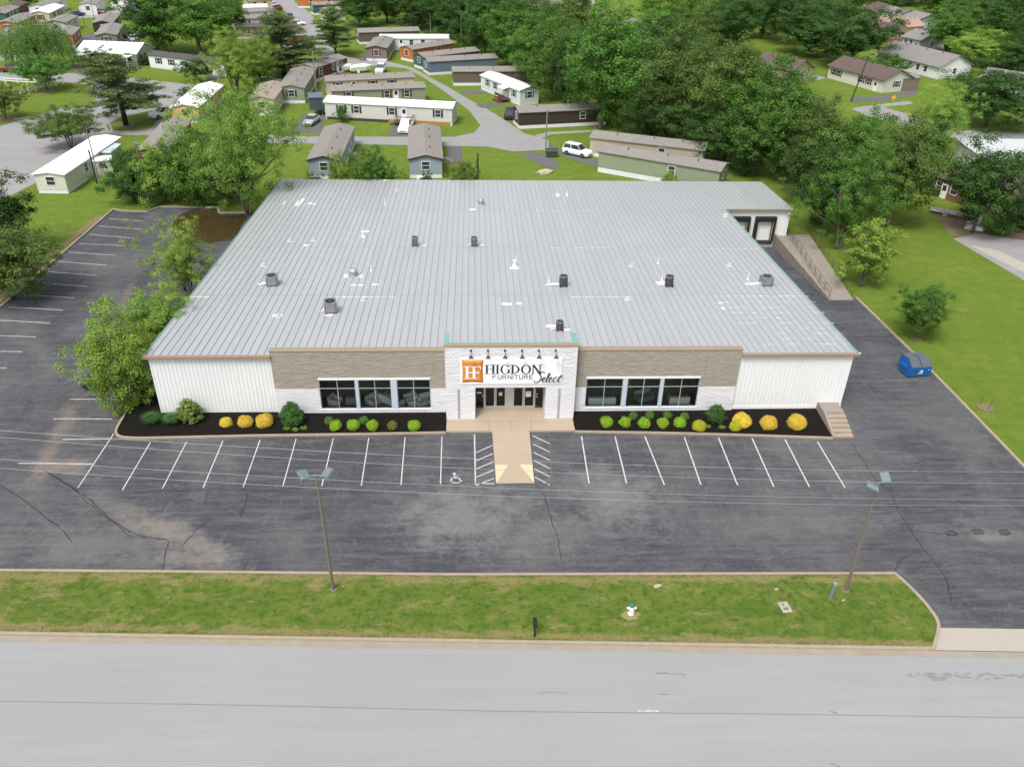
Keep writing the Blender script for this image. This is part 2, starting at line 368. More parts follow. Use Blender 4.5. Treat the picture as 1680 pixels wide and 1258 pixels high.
# painted lines
def line(p, q, w=.10, m=None):
    b = MB(); n = max(2, int((Vector(p)-Vector(q)).length/.8))
    pts = [(p[0]+(q[0]-p[0])*i/n, p[1]+(q[1]-p[1])*i/n) for i in range(n+1)]
    b.ribbon(pts, w, .017); return b.build('painted_line', m or M_PAINT, LOT)
def pline(a, b_, w=.08, m=None): return line(*P2(a, b_), w, m)
Lb = [(200.7, 804), (266.7, 801), (333.3, 800), (399, 799), (464, 798), (528, 797.5), (592.7, 796.8), (657.8, 795.4), (722.7, 795)]
Lt = [(246.7, 726), (306, 725), (365.7, 723.3), (426.7, 721.7), (485.7, 720), (546.7, 719.3), (605, 718.3), (664.5, 717.4), (725, 716)]
Rt = [(954, 716), (1009, 716), (1058, 716), (1122.8, 717), (1178.8, 718), (1233.8, 719), (1288, 721), (1341, 724.4)]
Rb = [(966.4, 792.7), (1028, 792.7), (1089.8, 794.9), (1149.7, 794.9), (1210, 795.8), (1269.5, 798.4), (1327.7, 798.4), (1386.3, 800.2)]
for a, b_ in zip(Lt, Lb): pline(a, b_)
for i, (a, b_) in enumerate(zip(Rt, Rb)): pline(a, b_, .10, M_PAINT)
pline((187, 711), (128, 800))
for a, b_ in [((179.5, 359), (234, 363)), ((161, 371), (232, 376.6)), ((147, 385), (215, 390.5)), ((130, 400), (204, 403.5)), ((113, 414), (190, 419)), ((96, 429), (175, 435.4)), ((79, 446), (159, 452)), ((62, 464), (142, 470)), ((39, 483.5), (123, 489)), ((15, 504), (103, 509)), ((-12, 525), (82, 530)), ((-40, 549), (59, 553)), ((-66, 575), (36, 577)), ((-92, 602), (11, 604)),
              ((115, 655), (208, 655)), ((88, 687), (184, 687.5)), ((150, 626), (215, 626)), ((103, 721), (184, 720)), ((30, 760), (153, 761))]:
    pline(a, b_, .09)
for a, b_ in (((1399, 606), (1464, 687)), ((1392, 644), (1426, 691))): pline(a, b_, .07, M_PAINTW)
# hatched access aisles beside the ramp
for x0, x1, xo, sg in ((778.5, 780, 808, 1), (902, 906, 873, -1)):
    pline((x0, 713), (x1, 795), .10, M_PAINT if sg > 0 else M_PAINTW)
for i in range(6):
    y = 724+i*13.5
    pline((781, y+5), (807.5+(y-724)*.05, y-7), .09, M_PAINT if i else M_PAINTW)
    pline((902, y+4), (874+(y-724)*.05, y-9), .09, M_PAINT)
pline((780, 793.5), (811, 793.5), .1); pline((878, 793), (905, 793), .08, M_PAINTW)
def wheelchair(px, py, m, sc=1.0):
    c = Vector(P2((px, py))[0]); b = MB()
    P = lambda x, y: (c.x+x*sc, c.y+y*sc)
    b.poly([P(-.12+.11*math.cos(a), .62+.11*math.sin(a))+(.0172,) for a in np.linspace(0, 2*PI, 13)[:-1]])
    b.ribbon([P(-.12, .48), P(-.08, .12), P(.20, .10), P(.36, -.22), P(.46, -.20)], .09*sc, .0174)
    b.ribbon([P(-.10, .32), P(.14, .30)], .07*sc, .0178)
    b.ribbon([P(.02+.36*math.cos(a), -.10+.32*math.sin(a)) for a in np.linspace(2.2, 5.9, 14)], .085*sc, .0176)
    b.build('wheelchair_symbol', m, LOT)
wheelchair(748, 786, M_PAINT, 1.05); wheelchair(937, 788, M_PAINTW, 1.0)
# cracks
def crack(pts, w=.07, z=.0185):
    P = smooth_poly(P2(*pts), 6); P = [(x+random.gauss(0, .035), y+random.gauss(0, .035)) for x, y in P]
    b = MB(); b.ribbon(P, [w*random.uniform(.5, 1.15) for _ in P], z); b.build('crack_seal', M_CRACK, LOT)
for c in ([(878, 795), (892, 812), (904, 850), (915, 885), (921, 918)], [(0, 795), (35, 818), (72, 846), (105, 872), (117, 890)],
          [(222, 809), (250, 806), (300, 805), (352, 803), (430, 805), (470, 803), (495, 800)], [(341, 808), (335, 826)], [(407, 810), (402, 830), (395, 850)], [(346, 850), (320, 872), (300, 893)],
          [(276, 888), (272, 905), (266, 935)], [(1398, 728), (1413, 750), (1435, 784), (1463, 812), (1470, 832), (1493, 868), (1512, 897), (1532, 920), (1552, 950), (1560, 985)],
          [(1495, 872), (1525, 873), (1560, 877)], [(1512, 906), (1490, 911), (1474, 922), (1469, 938)], [(700, 797), (760, 790), (810, 798)], [(400, 935), (402, 925)]):
    crack(c)
for c, w in (([(75, 773), (110, 795), (150, 822), (180, 850), (215, 872), (245, 882), (275, 885)], .09), ([(85, 778), (118, 800), (152, 832), (185, 856), (212, 878), (240, 884)], .05), ([(400, 943), (560, 944), (740, 945)], .10)): crack(c, w, .0188)
k = MB()
for px, py in ((1561, 875), (1604, 872), (1648, 873), (1690, 872)):
    c = Vector(P2((px, py))[0])
    k.ribbon([(c.x+.42*math.cos(a)*random.uniform(.75, 1.1), c.y+.28*math.sin(a)*random.uniform(.75, 1.1)) for a in np.linspace(0, 2*PI, 13)], .06, .0186)
    for s in (-.3, -.1, .12, .3): k.ribbon([(c.x-.32+s*.3, c.y+s*.7-.06), (c.x+s*.2, c.y+s*.7), (c.x+.32, c.y+s*.6+.08)], .05, .0184)
k.build('alligator_crack', M_CRACK, LOT)
# mulch beds, mounded towards the wall, with their kerbs
def bed(outer, inner, zo, zi):
    b = MB(); n = len(outer)
    b.add([(p[0], p[1], zo) for p in outer]+[(p[0], p[1], zi) for p in inner], [(i, i+1, n+i+1, n+i) for i in range(n-1)])
    return b
corner = smooth_poly(P2((232, 640), (222, 655), (200, 690), (191, 708), (195, 716.5), (212, 719.5), (240, 720)), 4)
lob = [(-29.5, 31), (-29.45, 15)]+corner+P2((420, 716), (600, 713.5), (731, 711))
inn = []
for p in lob:
    if p[1] > .05: inn.append((-26.35, p[1]))
    elif p[0] < -26.35: inn.append((-26.35, max(.0, p[1]*.05)))
    else: inn.append((p[0], 0.02))
struct('mulch_bed', bed(lob, inn, .13, .34), M_MULCH)
k = MB(); k.wallstrip(lob, .18, 0, .16); struct('kerb', k, M_KERB)
rob = P2((943, 709.5), (1080, 711.5), (1200, 714.5), (1366, 720))
struct('mulch_bed', bed(rob, [(p[0], .02) for p in rob], .13, .34), M_MULCH)
k = MB(); k.wallstrip(rob, .18, 0, .16); struct('kerb', k, M_KERB)
# entrance slab and the ramped walk
k = MB(); k.box(-3.43, 6.84, -2.68, 1.0, .0, .17)
struct('entrance_slab', k, M_CONC)
k = MB(); k.add([(.22, -2.68, .168), (3.18, -2.68, .168), (3.16, -9.15, .03), (.37, -9.12, .03), (.22, -2.68, 0), (3.18, -2.68, 0), (3.16, -9.15, 0), (.37, -9.12, 0)], [(0, 3, 2, 1), (0, 4, 7, 3), (1, 2, 6, 5), (3, 7, 6, 2)])
WK = struct('entrance_walk', k, M_CONC)
M_FLARE = MAT('yellow_flare_paint', (.56, .49, .32), .8, .15, 2)
for a, b_, c in (((.37, -9.10), (.36, -7.0), (1.35, -7.0)), ((3.16, -9.13), (2.18, -7.0), (3.17, -7.0))):
    k = MB(); zz = lambda y: .168+(y+2.68)/6.45*.138+.006
    pts = [(p[0], p[1], zz(p[1])) for p in (a, b_, c)]
    if (Vector(b_)-Vector(a)).cross(Vector(c)-Vector(a)) < 0: pts = pts[::-1]
    k.poly(pts); k.build('ramp_marking', M_FLARE, WK)
k = MB()
for x in (-.0, 1.7, 3.4): k.box(x-.012+.0, x+.012, -2.66, -1.0, .1705, .1715)
k.box(-3.4, 6.8, -1.45, -1.43, .1705, .1715); k.build('joint', MAT('joint_dirt', (.12, .09, .07), .9), WK)
# ------------------------------------------------------------------ the furniture store
XL, XR, YB, SL = -26.44, 29.4, 51.9, .0545
def roof_z(y): return 5.66-SL*y
def wm(name, c, sc=1.2):
    t = NT(name); v = t.tc.outputs['Object']; n = t.noise(t.mapped((3, 3, .25)), sc, 6); n2 = t.noise(v, .25, 3)
    t.col(t.mix(t.math('MULTIPLY', n, .45), t.mix(n2, c, mul(c, .93)), mul(c, .78))); t.set(.5); return t.m
M_WALL = wm('white_metal_wall', (.76, .78, .78))
M_FOUND = MAT('white_foundation', (.74, .74, .75), .85, .06, 1.5)
M_TRIM = MAT('brown_gutter', (.29, .205, .14), .5, .06, 1)
M_TAN_TRIM = MAT('tan_coping', (.29, .235, .16), .5, .06, 1); M_GREEN = MAT('green_coping', (.16, .36, .29), .5, .08, 1)
def block_mat(name, c, dk):
    t = NT(name); v = t.tc.outputs['Object']; x, y, z = t.sep(v)
    cm = t.n.new('ShaderNodeCombineXYZ'); t.L(t.math('ADD', x, y), cm.inputs[0]); t.L(z, cm.inputs[1])
    br = t.n.new('ShaderNodeTexBrick'); br.inputs['Scale'].default_value = 1.0; br.inputs['Brick Width'].default_value = .42; br.inputs['Row Height'].default_value = .21
    br.inputs['Mortar Size'].default_value = .012; br.inputs['Mortar Smooth'].default_value = .4; t.L(cm.outputs[0], br.inputs['Vector'])
    n = t.noise(t.mapped((.8, .8, 3.4)), 1.6, 7, .75); n2 = t.noise(v, 14, 4)
    k = t.mix(t.ramp(n, [(.38, 0), (.62, 1)]), mul(c, 1-dk), mul(c, 1+dk*.6)); k = t.mix(t.math('MULTIPLY', br.outputs['Fac'], .35), k, mul(c, .7))
    t.col(k); t.set(.9, 0, .2)
    t.bump(t.math('ADD', n, t.math('MULTIPLY', br.outputs['Fac'], -.3)), .9, .12); return t.m
M_TAN = block_mat('tan_split_block', (.375, .34, .28), .15); M_WBLK = block_mat('white_split_block', (.76, .76, .79), .05)
STORE = thing('store_building', 'low wide metal furniture store with grey seamed roof and tan and white block front', 'store', (0, 0, 0))
def roof_mat():
    t = NT('galvanised_roof'); v = t.tc.outputs['Object']; x, y, z = t.sep(v)
    cell = t.math('FLOOR', t.math('DIVIDE', x, .61)); row = t.math('FLOOR', t.math('DIVIDE', t.math('ADD', y, 1.0), 13.1))
    wn = t.n.new('ShaderNodeTexWhiteNoise'); wn.noise_dimensions = '2D'; cm = t.n.new('ShaderNodeCombineXYZ'); t.L(cell, cm.inputs[0]); t.L(row, cm.inputs[1]); t.L(cm.outputs[0], wn.inputs['Vector'])
    st = t.noise(t.mapped((4, .12, 1)), 1.5, 6, .7); sp = t.noise(v, 1.4, 7, .75); big = t.noise(v, .06, 4)
    c = (.445, .46, .472)
    k = t.mix(wn.outputs['Value'], mul(c, .97), mul(c, 1.04)); k = t.mix(t.math('MULTIPLY', t.ramp(st, [(.35, 0), (.8, 1)]), .35), k, mul(c, .72))
    k = t.mix(t.math('MULTIPLY', t.ramp(sp, [(.52, 0), (.8, 1)]), .4), k, mul(c, 1.22)); k = t.mix(t.math('MULTIPLY', t.ramp(big, [(.4, 0), (.7, 1)]), .30), k, mul(c, .84))
    fx = t.math('FRACT', t.math('DIVIDE', t.math('ADD', x, 300), .61)); seam_shade = t.ramp(fx, [(0, .35), (.10, 0), (.92, 0), (1, .35)])  # shade side of the ribs painted into the sheet colour along each seam
    k = t.mix(seam_shade, k, mul(c, .50))
    t.col(k); t.set(.42, .25, .4); t.bump(t.noise(t.mapped((3, .5, 1)), 1.2, 3), .06, .02); return t.m
M_ROOF = roof_mat(); M_RIB = MAT('roof_seam', (.36, .372, .38), .5, .2, .8, .2)  # rib colour darkened too, adding to the painted shade lines
M_SEAL = MAT('white_sealant', (.80, .80, .78), .7, .12, 3); M_SEALT = MAT('tan_sealant', (.52, .50, .47), .8, .3, 3)
# roof: main sheet plus the dock wing, one continuous slope
OV = .18
def roof_slab(b, x0, x1, y0, y1, th=.10):
    b.add([(x0, y0, roof_z(y0)), (x1, y0, roof_z(y0)), (x1, y1, roof_z(y1)), (x0, y1, roof_z(y1)), (x0, y0, roof_z(y0)-th), (x1, y0, roof_z(y0)-th), (x1, y1, roof_z(y1)-th), (x0, y1, roof_z(y1)-th)],
          [(0, 1, 2, 3), (7, 6, 5, 4), (0, 4, 5, 1), (1, 5, 6, 2), (2, 6, 7, 3), (3, 7, 4, 0)])
DX, DY = 37.9, 39.5; EX0, EX1 = -3.45, 6.87
b = MB(); roof_slab(b, XL-OV, -17.05, -.25, .1); roof_slab(b, 20.15, XR+OV, -.25, .1); roof_slab(b, XL-OV, XR+OV, .1, DY-.3); roof_slab(b, XL-OV, DX+OV, DY-.3, YB+.2); roof_slab(b, EX0+.3, EX1-.3, -.68, .1)
ROOF = b.build('roof', M_ROOF, STORE)
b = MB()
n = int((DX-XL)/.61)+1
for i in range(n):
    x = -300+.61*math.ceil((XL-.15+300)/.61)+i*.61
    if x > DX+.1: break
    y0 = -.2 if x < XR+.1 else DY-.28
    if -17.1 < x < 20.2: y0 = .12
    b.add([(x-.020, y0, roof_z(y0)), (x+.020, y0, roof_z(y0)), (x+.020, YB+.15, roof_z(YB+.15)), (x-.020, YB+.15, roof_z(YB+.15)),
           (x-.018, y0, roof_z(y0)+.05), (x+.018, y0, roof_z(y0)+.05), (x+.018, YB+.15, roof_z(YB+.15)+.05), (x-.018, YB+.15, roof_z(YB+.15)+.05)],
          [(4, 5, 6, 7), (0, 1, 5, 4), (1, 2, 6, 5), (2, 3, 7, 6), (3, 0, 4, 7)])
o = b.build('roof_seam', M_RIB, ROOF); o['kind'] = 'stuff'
# where a pixel meets the roof plane
def RF(px, py, lift=0.0):
    c = Vector(CAM); d = ray(px, py); t_ = (5.66+lift-SL*c.y-c.z)/(d.z+SL*d.y); return c+d*t_
# panel laps and sealant runs
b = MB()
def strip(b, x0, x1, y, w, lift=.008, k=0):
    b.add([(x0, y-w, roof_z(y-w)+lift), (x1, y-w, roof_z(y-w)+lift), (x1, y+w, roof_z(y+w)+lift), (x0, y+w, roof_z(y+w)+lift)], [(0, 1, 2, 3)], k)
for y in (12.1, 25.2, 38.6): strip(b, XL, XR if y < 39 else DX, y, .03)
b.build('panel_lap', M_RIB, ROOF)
b = MB()
for (x0, x1, py, dens, w) in ((550, 648, 487, .9, .07), (310, 336, 487, 1, .06), (938, 1045, 487, .9, .06), (1168, 1318, 486, .95, .06), (902, 1006, 407, .9, .06), (1115, 1248, 408, .95, .05), (878, 975, 346, .7, .05)):
    a, c = RF(x0, py), RF(x1, py); x = a.x
    while x < c.x:
        L_ = .61
        if random.random() < dens: strip(b, x+.04, x+L_-.06, (a.y+c.y)/2+random.uniform(-.03, .03), w*random.uniform(.5, 1.2), .012)
        x += L_
for r in range(9):        # patched field at the right front
    a, c = RF(1188+r*5, 496+r*8.6), RF(1330+r*8, 496+r*8.6); x = a.x
    while x < c.x:
        if random.random() < .5: strip(b, x+.03, x+.58, a.y+random.uniform(-.02, .02), .035*random.uniform(.5, 1.4), .012)
        x += .61
x = 20.2
while x < 29.4: strip(b, x, x+.5, -.12, .08, .012); x += .61
for (px, py, w, h) in ((489, 334, .5, 2.2), (495, 330, .4, 2), (508, 334, .5, .8), (515, 335, .3, .6), (466, 333, .15, 1.6), (831, 499, .9, .5), (851, 498, .6, .5), (580, 468, .5, .3), (592, 468, .5, .3), (615, 467, .7, .3), (456, 518, .9, .5), (433, 466, 1.2, .3), (540, 517, .7, .4), (580, 453, 1.8, .9), (476, 396, .6, .5), (1182, 497, .5, .3), (1186, 506, .4, .5), (775, 344, .9, .5), (786, 335, .7, .5), (502, 403, .5, .6), (844, 440, .9, .6), (915, 320, .5, .8), (930, 320, .3, .5), (1190, 352, .5, .5), (600, 380, .9, .5), (907, 535, 1.2, .5), (930, 541, .6, .4), (913, 466, 1.4, .3), (1088, 464, 1.4, .5), (1233, 466, 1.2, .5), (695, 403, .6, .3), (790, 402, .5, .3), (632, 296, .5, .5)):
    c = RF(px, py); strip(b, c.x-w*.5, c.x+w*.5, c.y, h*.5, .014)
o = b.build('sealant_patch', M_SEAL, ROOF); o['kind'] = 'stuff'
# plumbing vents and stacks
M_PVC = MAT('white_vent_pipe', (.74, .74, .72), .5); M_GALV = MAT('galvanised_vent', (.46, .47, .48), .4, .15, 3, .6); M_RUST = MAT('rusty_curb', (.40, .29, .19), .8, .3, 4)
def vent(px, py, kind):
    c = RF(px, py); b = MB(Matrix.Translation(c)); 
    if kind == 'pipe': b.tube([(0, 0, -.05), (0, 0, .6)], .05, 8); b.lathe([(.15, -.02), (.07, .08)], 10)
    elif kind == 'curb': b.lathe([(.34, -.05), (.30, .05), (.20, .08)], 12); b.lathe([(.16, .08), (.19, .20), (.02, .25)], 12)
    elif kind == 'turbine':
        b.box(-.45, .45, -.45, .45, -.06, .16); b.lathe([(.30, .16), (.30, .34)], 14); b.lathe([(.33, .36), (.44, .50), (.42, .66), (.22, .80), (.02, .83)], 14)
    elif kind == 'stack':
        b.box(-.24, .24, -.24, .24, -.06, .1); b.tube([(0, 0, .1), (0, 0, .6)], .09, 10); b.lathe([(.16, .6), (.16, .68), (.02, .74)], 10)
    o = b.build('roof_vent', {'pipe': M_PVC, 'curb': M_SEALT, 'turbine': M_GALV, 'stack': M_PVC}[kind], ROOF)
for a in ((580, 453, 'turbine'), (789, 336, 'turbine'), (596, 389, 'stack'), (609, 444, 'pipe'), (844, 437, 'stack'), (1080, 432, 'pipe'), (1227, 458, 'pipe'), (901, 462, 'pipe'), (1086, 460, 'pipe'), (847, 428, 'pipe'), (433, 436, 'curb'), (476, 396, 'curb'), (515, 395, 'curb'), (597, 492, 'curb'), (456, 519, 'curb'), (1036, 436, 'curb'), (1197, 436, 'curb'), (1030, 491, 'curb'), (930, 321, 'pipe'), (914, 322, 'pipe'), (632, 335, 'pipe'), (1190, 355, 'curb'), (652, 313, 'curb')): vent(*a)
# rooftop condensers: things standing on the roof
M_ACG = MAT('condenser_grey', (.24, .25, .27), .5, .1, 3, .3); M_ACD = MAT('condenser_dark', (.05, .052, .055), .6, .2, 6); M_BLK = MAT('matt_black', (.012, .012, .013), .6, .2, 4); M_COIL = MAT('coil_fins', (.09, .095, .10), .6, .25, 20, .3)
def condenser(px, py, w, h, style, label, rz=0, pipe=0):
    c = RF(px, py); t_ = thing('condenser_unit', label, 'condenser', c, rz, 'air conditioning units on the roof')
    b = MB()
    for x in (-w*.42, w*.34):
        b.box(x, x+.1, -w*.55, w*.55, -.05, .12)
    b.build('base_rail', M_BLK, t_)
    r = w/2
    if style == 'square':
        b = MB(); q = r*.94
        oct_ = [(-r, -q+.1), (-r, q-.1), (-q+.1, r), (q-.1, r), (r, q-.1), (r, -q+.1), (q-.1, -r), (-q+.1, -r)]
        b.prism(oct_, .12, h-.14); b.build('coil_body', M_ACG if w > .95 else M_COIL, t_)
        b = MB(); b.prism([(x*1.04, y*1.04) for x, y in oct_], h-.14, h-.02); b.build('top_cover', M_ACG, t_)
        b = MB()
        for s in (-1, 1):
            for u in (-1, 1): b.box(s*r*.97-.03, s*r*.97+.03, u*r*.97-.03, u*r*.97+.03, .1, h-.14)
        for z in np.linspace(.22, h-.25, 6): b.box(-r*1.012, r*1.012, -r*.8, r*.8, z, z+.02); b.box(-r*.8, r*.8, -r*1.012, r*1.012, z, z+.02)
        b.build('louvre', M_ACG, t_)
    else:
        b = MB(); b.lathe([(r*.96, .12), (r*.96, h-.12)], 20); b.build('coil_body', M_ACD, t_)
        b = MB()
        for z in np.linspace(.2, h-.2, 7): b.lathe([(r*.985, z), (r*.985, z+.02)], 20)
        for a in range(10): b.box(r*.99*math.cos(a*.628)-.015, r*.99*math.cos(a*.628)+.015, r*.99*math.sin(a*.628)-.015, r*.99*math.sin(a*.628)+.015, .12, h-.12)
        b.build('louvre', M_COIL, t_)
        b = MB(); b.lathe([(r*1.02, h-.12), (r*1.02, h-.03)], 20); b.build('top_cover', M_ACG, t_)
    b = MB(); b.lathe([(r*.82, h-.019), (r*.82, h+.004)], 20); b.build('fan_opening', M_BLK, t_)
    b = MB()
    for rr in (.30, .56): b.lathe([(r*rr, h+.004), (r*rr, h+.012), (r*rr-.008, h+.012), (r*rr-.008, h+.004)], 20)
    for a in range(6): 
        u = Vector((math.cos(a*PI/3), math.sin(a*PI/3), 0)); b.tube([u*.05+Vector((0, 0, h+.012)), u*r*.82+Vector((0, 0, h+.012))], .006, 4)
    b.lathe([(r*.14, h+.005), (r*.14, h+.02)], 10); b.build('fan_guard', M_ACG, t_)
    if pipe:
        b = MB(); b.tube([(-r, 0, .25), (-r-pipe*.5, .05, .22), (-r-pipe, .1, .05)], .045, 6); b.tube([(-r, -.12, .16), (-r-pipe*.6, -.1, .14), (-r-pipe, 0, .05)], .03, 6); b.build('refrigerant_pipe', M_PVC, t_)
condenser(447, 467, 1.0, .98, 'square', 'grey square condenser near the left edge of the store roof', .15, .7)
condenser(543, 511, 1.05, 1.05, 'square', 'grey square condenser behind the left showroom windows, with a white sticker', .2, .3)
condenser(681, 403, .62, 1.0, 'square', 'small dark condenser with rust red top in the middle of the roof', .05, 0)
condenser(778, 403, .66, .95, 'square', 'small dark condenser with pale top, right neighbour of the red topped one', .05, .2)
condenser(924, 469, .78, 1.08, 'round', 'tall dark condenser with a long pipe on its left, behind the entrance sign', 0, 1.3)
condenser(1097, 469, .78, 1.05, 'round', 'dark condenser with short bent pipe between the two white patch lines', 0, .6)
condenser(1256, 467, .98, .92, 'square', 'low wide grey condenser near the right edge of the roof', .1, 1.0)
condenser(918, 541, .62, .85, 'round', 'smallest dark condenser just behind the white entrance block', 0, .4)
# walls -----------------------------------------------------------
def ribbed(b, x0, x1, y, z0, z1, face=-1, pitch=.31, d=.03):
    """ribs on a wall lying along x"""
    x = x0+pitch*.4
    while x < x1-.05:
        b.add([(x-.05, y, z0), (x-.02, y+face*d, z0), (x+.02, y+face*d, z0), (x+.05, y, z0), (x-.05, y, z1), (x-.02, y+face*d, z1), (x+.02, y+face*d, z1), (x+.05, y, z1)],
              [(0, 1, 5, 4), (1, 2, 6, 5), (2, 3, 7, 6), (4, 5, 6, 7), (3, 2, 1, 0)]); x += pitch
b = MB(); b.box(XL, -17.05, 0, .25, .25, roof_z(0)-.11); ribbed(b, XL, -17.05, 0, .25, roof_z(0)-.12); b.build('front_wall', M_WALL, STORE)
b = MB(); b.box(20.15, XR, 0, .25, .62, roof_z(0)-.11); ribbed(b, 20.15, XR, 0, .62, roof_z(0)-.12); b.build('front_wall', M_WALL, STORE)
b = MB(); b.box(XL-.02, -17.05, -.02, .25, 0, .25); b.build('foundation', M_FOUND, STORE); b = MB(); b.box(20.15, XR+.02, -.04, .25, 0, .62); b.build('foundation', M_FOUND, STORE)
def side_wall(x0, x1, y0, y1, zb, m=None):
    b = MB(); b.xprism([(y0, zb), (y1, zb), (y1, roof_z(y1)-.11), (y0, roof_z(y0)-.11)], x0, x1)
    f = -1 if x0 < 0 else 1; xx = x0 if f < 0 else x1; y = y0+.2
    while y < y1-.1:
        zt = roof_z(y)-.13
        b.add([(xx, y-.05, zb), (xx+f*.03, y-.02, zb), (xx+f*.03, y+.02, zb), (xx, y+.05, zb), (xx, y-.05, zt), (xx+f*.03, y-.02, zt), (xx+f*.03, y+.02, zt), (xx, y+.05, zt)],
              [(0, 1, 5, 4), (1, 2, 6, 5), (2, 3, 7, 6), (4, 5, 6, 7)]); y += .31
    b.build('side_wall', m or M_WALL, STORE)
side_wall(XL, XL+.25, .25, YB, 0); side_wall(XR-.25, XR, .25, DY, -1.6)
b = MB(); b.box(XL+.25, DX-.25, YB-.25, YB, 0, roof_z(YB)-.11); b.build('rear_wall', M_WALL, STORE)
side_wall(DX-.25, DX, DY+.25, YB, -1.6)
# eave gutters and rakes
b = MB(); b.box(XL-.2, -17.0, -.36, -.04, roof_z(0)-.16, roof_z(0)+.035); b.build('gutter', M_TRIM, STORE); b = MB(); b.box(20.17, XR+.2, -.36, -.04, roof_z(0)-.16, roof_z(0)+.035); b.build('gutter', M_TRIM, STORE)
for x0, x1, y0 in ((XL-.26, XL-.18, -.36), (XR+.18, XR+.26, -.36)):
    b = MB(); y1 = YB+.2 if x0 < 0 else DY-.35; b.xprism([(y0, roof_z(y0)-.2), (y1, roof_z(y1)-.2), (y1, roof_z(y1)+.06), (y0, roof_z(y0)+.06)], x0, x1); b.build('rake_trim', M_GREEN, STORE)
b = MB(); b.box(XR+.28, DX+.25, DY-.42, DY-.3, roof_z(DY)-.14, roof_z(DY)+.06); b.xprism([(DY-.42, roof_z(DY)-.2), (YB+.2, roof_z(YB)-.2), (YB+.2, roof_z(YB)+.06), (DY-.42, roof_z(DY)+.05)], DX+.18, DX+.25); b.build('gutter', M_TRIM, STORE)
# tan and white block front, in two halves each side of the entrance
WZ0, WZ1, SPLIT = .68, 3.45, 2.60
YF = -.16
def front_block(x0, x1, w0, w1):
    b = MB()
    b.box(x0, w0, YF, .3, SPLIT, 6.02); b.box(w1, x1, YF, .3, SPLIT, 6.02); b.box(w0, w1, YF, .3, WZ1+.16, 6.02); b.build('tan_block_wall', M_TAN, STORE)
    b = MB(); b.box(x0-.0, w0, YF-.03, .3, 0, SPLIT); b.box(w1, x1, YF-.03, .3, 0, SPLIT); b.box(w0, w1, YF-.03, .3, 0, WZ0-.06); b.build('white_block_wall', M_WBLK, STORE)
    b = MB(); b.box(w0-.02, w1+.02, YF-.07, .1, WZ0-.06, WZ0); b.box(w0-.02, w1+.02, YF-.06, .2, WZ1, WZ1+.16); b.build('window_trim', M_FOUND, STORE)
    b = MB(); b.box(x0-.05, x1+.05, YF-.04, .4, 6.02, 6.10); b.build('coping', M_TAN_TRIM, STORE)
    for xj in (w0-.35, w1+.3): b = MB(); b.box(xj-.02, xj+.02, YF-.004, YF+.01, WZ1+.2, 6.0); b.build('control_joint', M_TRIM, STORE)
M_ALU = MAT('grey_window_frame', (.42, .47, .52), .4, .05, 2, .3)
t = NT('showroom_glass'); tr = t.n.new('ShaderNodeBsdfTransparent'); tr.inputs[0].default_value = (.90, .97, .96, 1); gl = t.n.new('ShaderNodeBsdfGlossy'); gl.inputs['Roughness'].default_value = .01
fr = t.n.new('ShaderNodeFresnel'); fr.inputs[0].default_value = 1.5; mx = t.n.new('ShaderNodeMixShader'); t.L(fr.outputs[0], mx.inputs[0]); t.L(tr.outputs[0], mx.inputs[1]); t.L(gl.outputs[0], mx.inputs[2]); t.L(mx.outputs[0], t.out.inputs[0]); M_GLASS = t.m
def show_window(x0, x1):
    b = MB(); y0, y1 = YF+.03, YF+.11; w = x1-x0; f = .055
    b.box(x0, x0+f, y0, y1, WZ0, WZ1); b.box(x1-f, x1, y0, y1, WZ0, WZ1); b.box(x0+f, x1-f, y0, y1, WZ0, WZ0+f); b.box(x0+f, x1-f, y0, y1, WZ1-f, WZ1)
    xm = (x0+x1)/2; zt = WZ0+(WZ1-WZ0)*.70
    b.box(xm-.03, xm+.03, y0, y1, WZ0+f, WZ1-f); b.box(x0+f, xm-.03, y0+.004, y1-.004, zt-.03, zt+.03); b.box(xm+.03, x1-f, y0+.004, y1-.004, zt-.03, zt+.03)
    o = b.build('window', M_ALU, STORE)
    g_ = MB(); g_.add([(x0+f, y0+.04, WZ0+f), (x1-f, y0+.04, WZ0+f), (x1-f, y0+.04, WZ1-f), (x0+f, y0+.04, WZ1-f)], [(0, 1, 2, 3)]); g_.build('pane', M_GLASS, o)
front_block(-17.05, -3.45, -13.55, -4.70); front_block(6.87, 20.15, 7.86, 17.12)
M_PIER = MAT('pale_blue_pier', (.46, .53, .62), .6, .05, 1)
for w0, w1, fr_ in ((-13.55, -4.70, ((0, .325), (.352, .645), (.698, 1))), (7.86, 17.12, ((0, .325), (.362, .655), (.682, 1)))):
    W_ = w1-w0
    for a, c in fr_: show_window(w0+a*W_, w0+c*W_)
    for q_ in (0, 1): b = MB(); b.box(w0+fr_[q_][1]*W_, w0+fr_[q_+1][0]*W_, YF-.05, .12, WZ0, WZ1); b.build('window_pier', M_PIER, STORE)
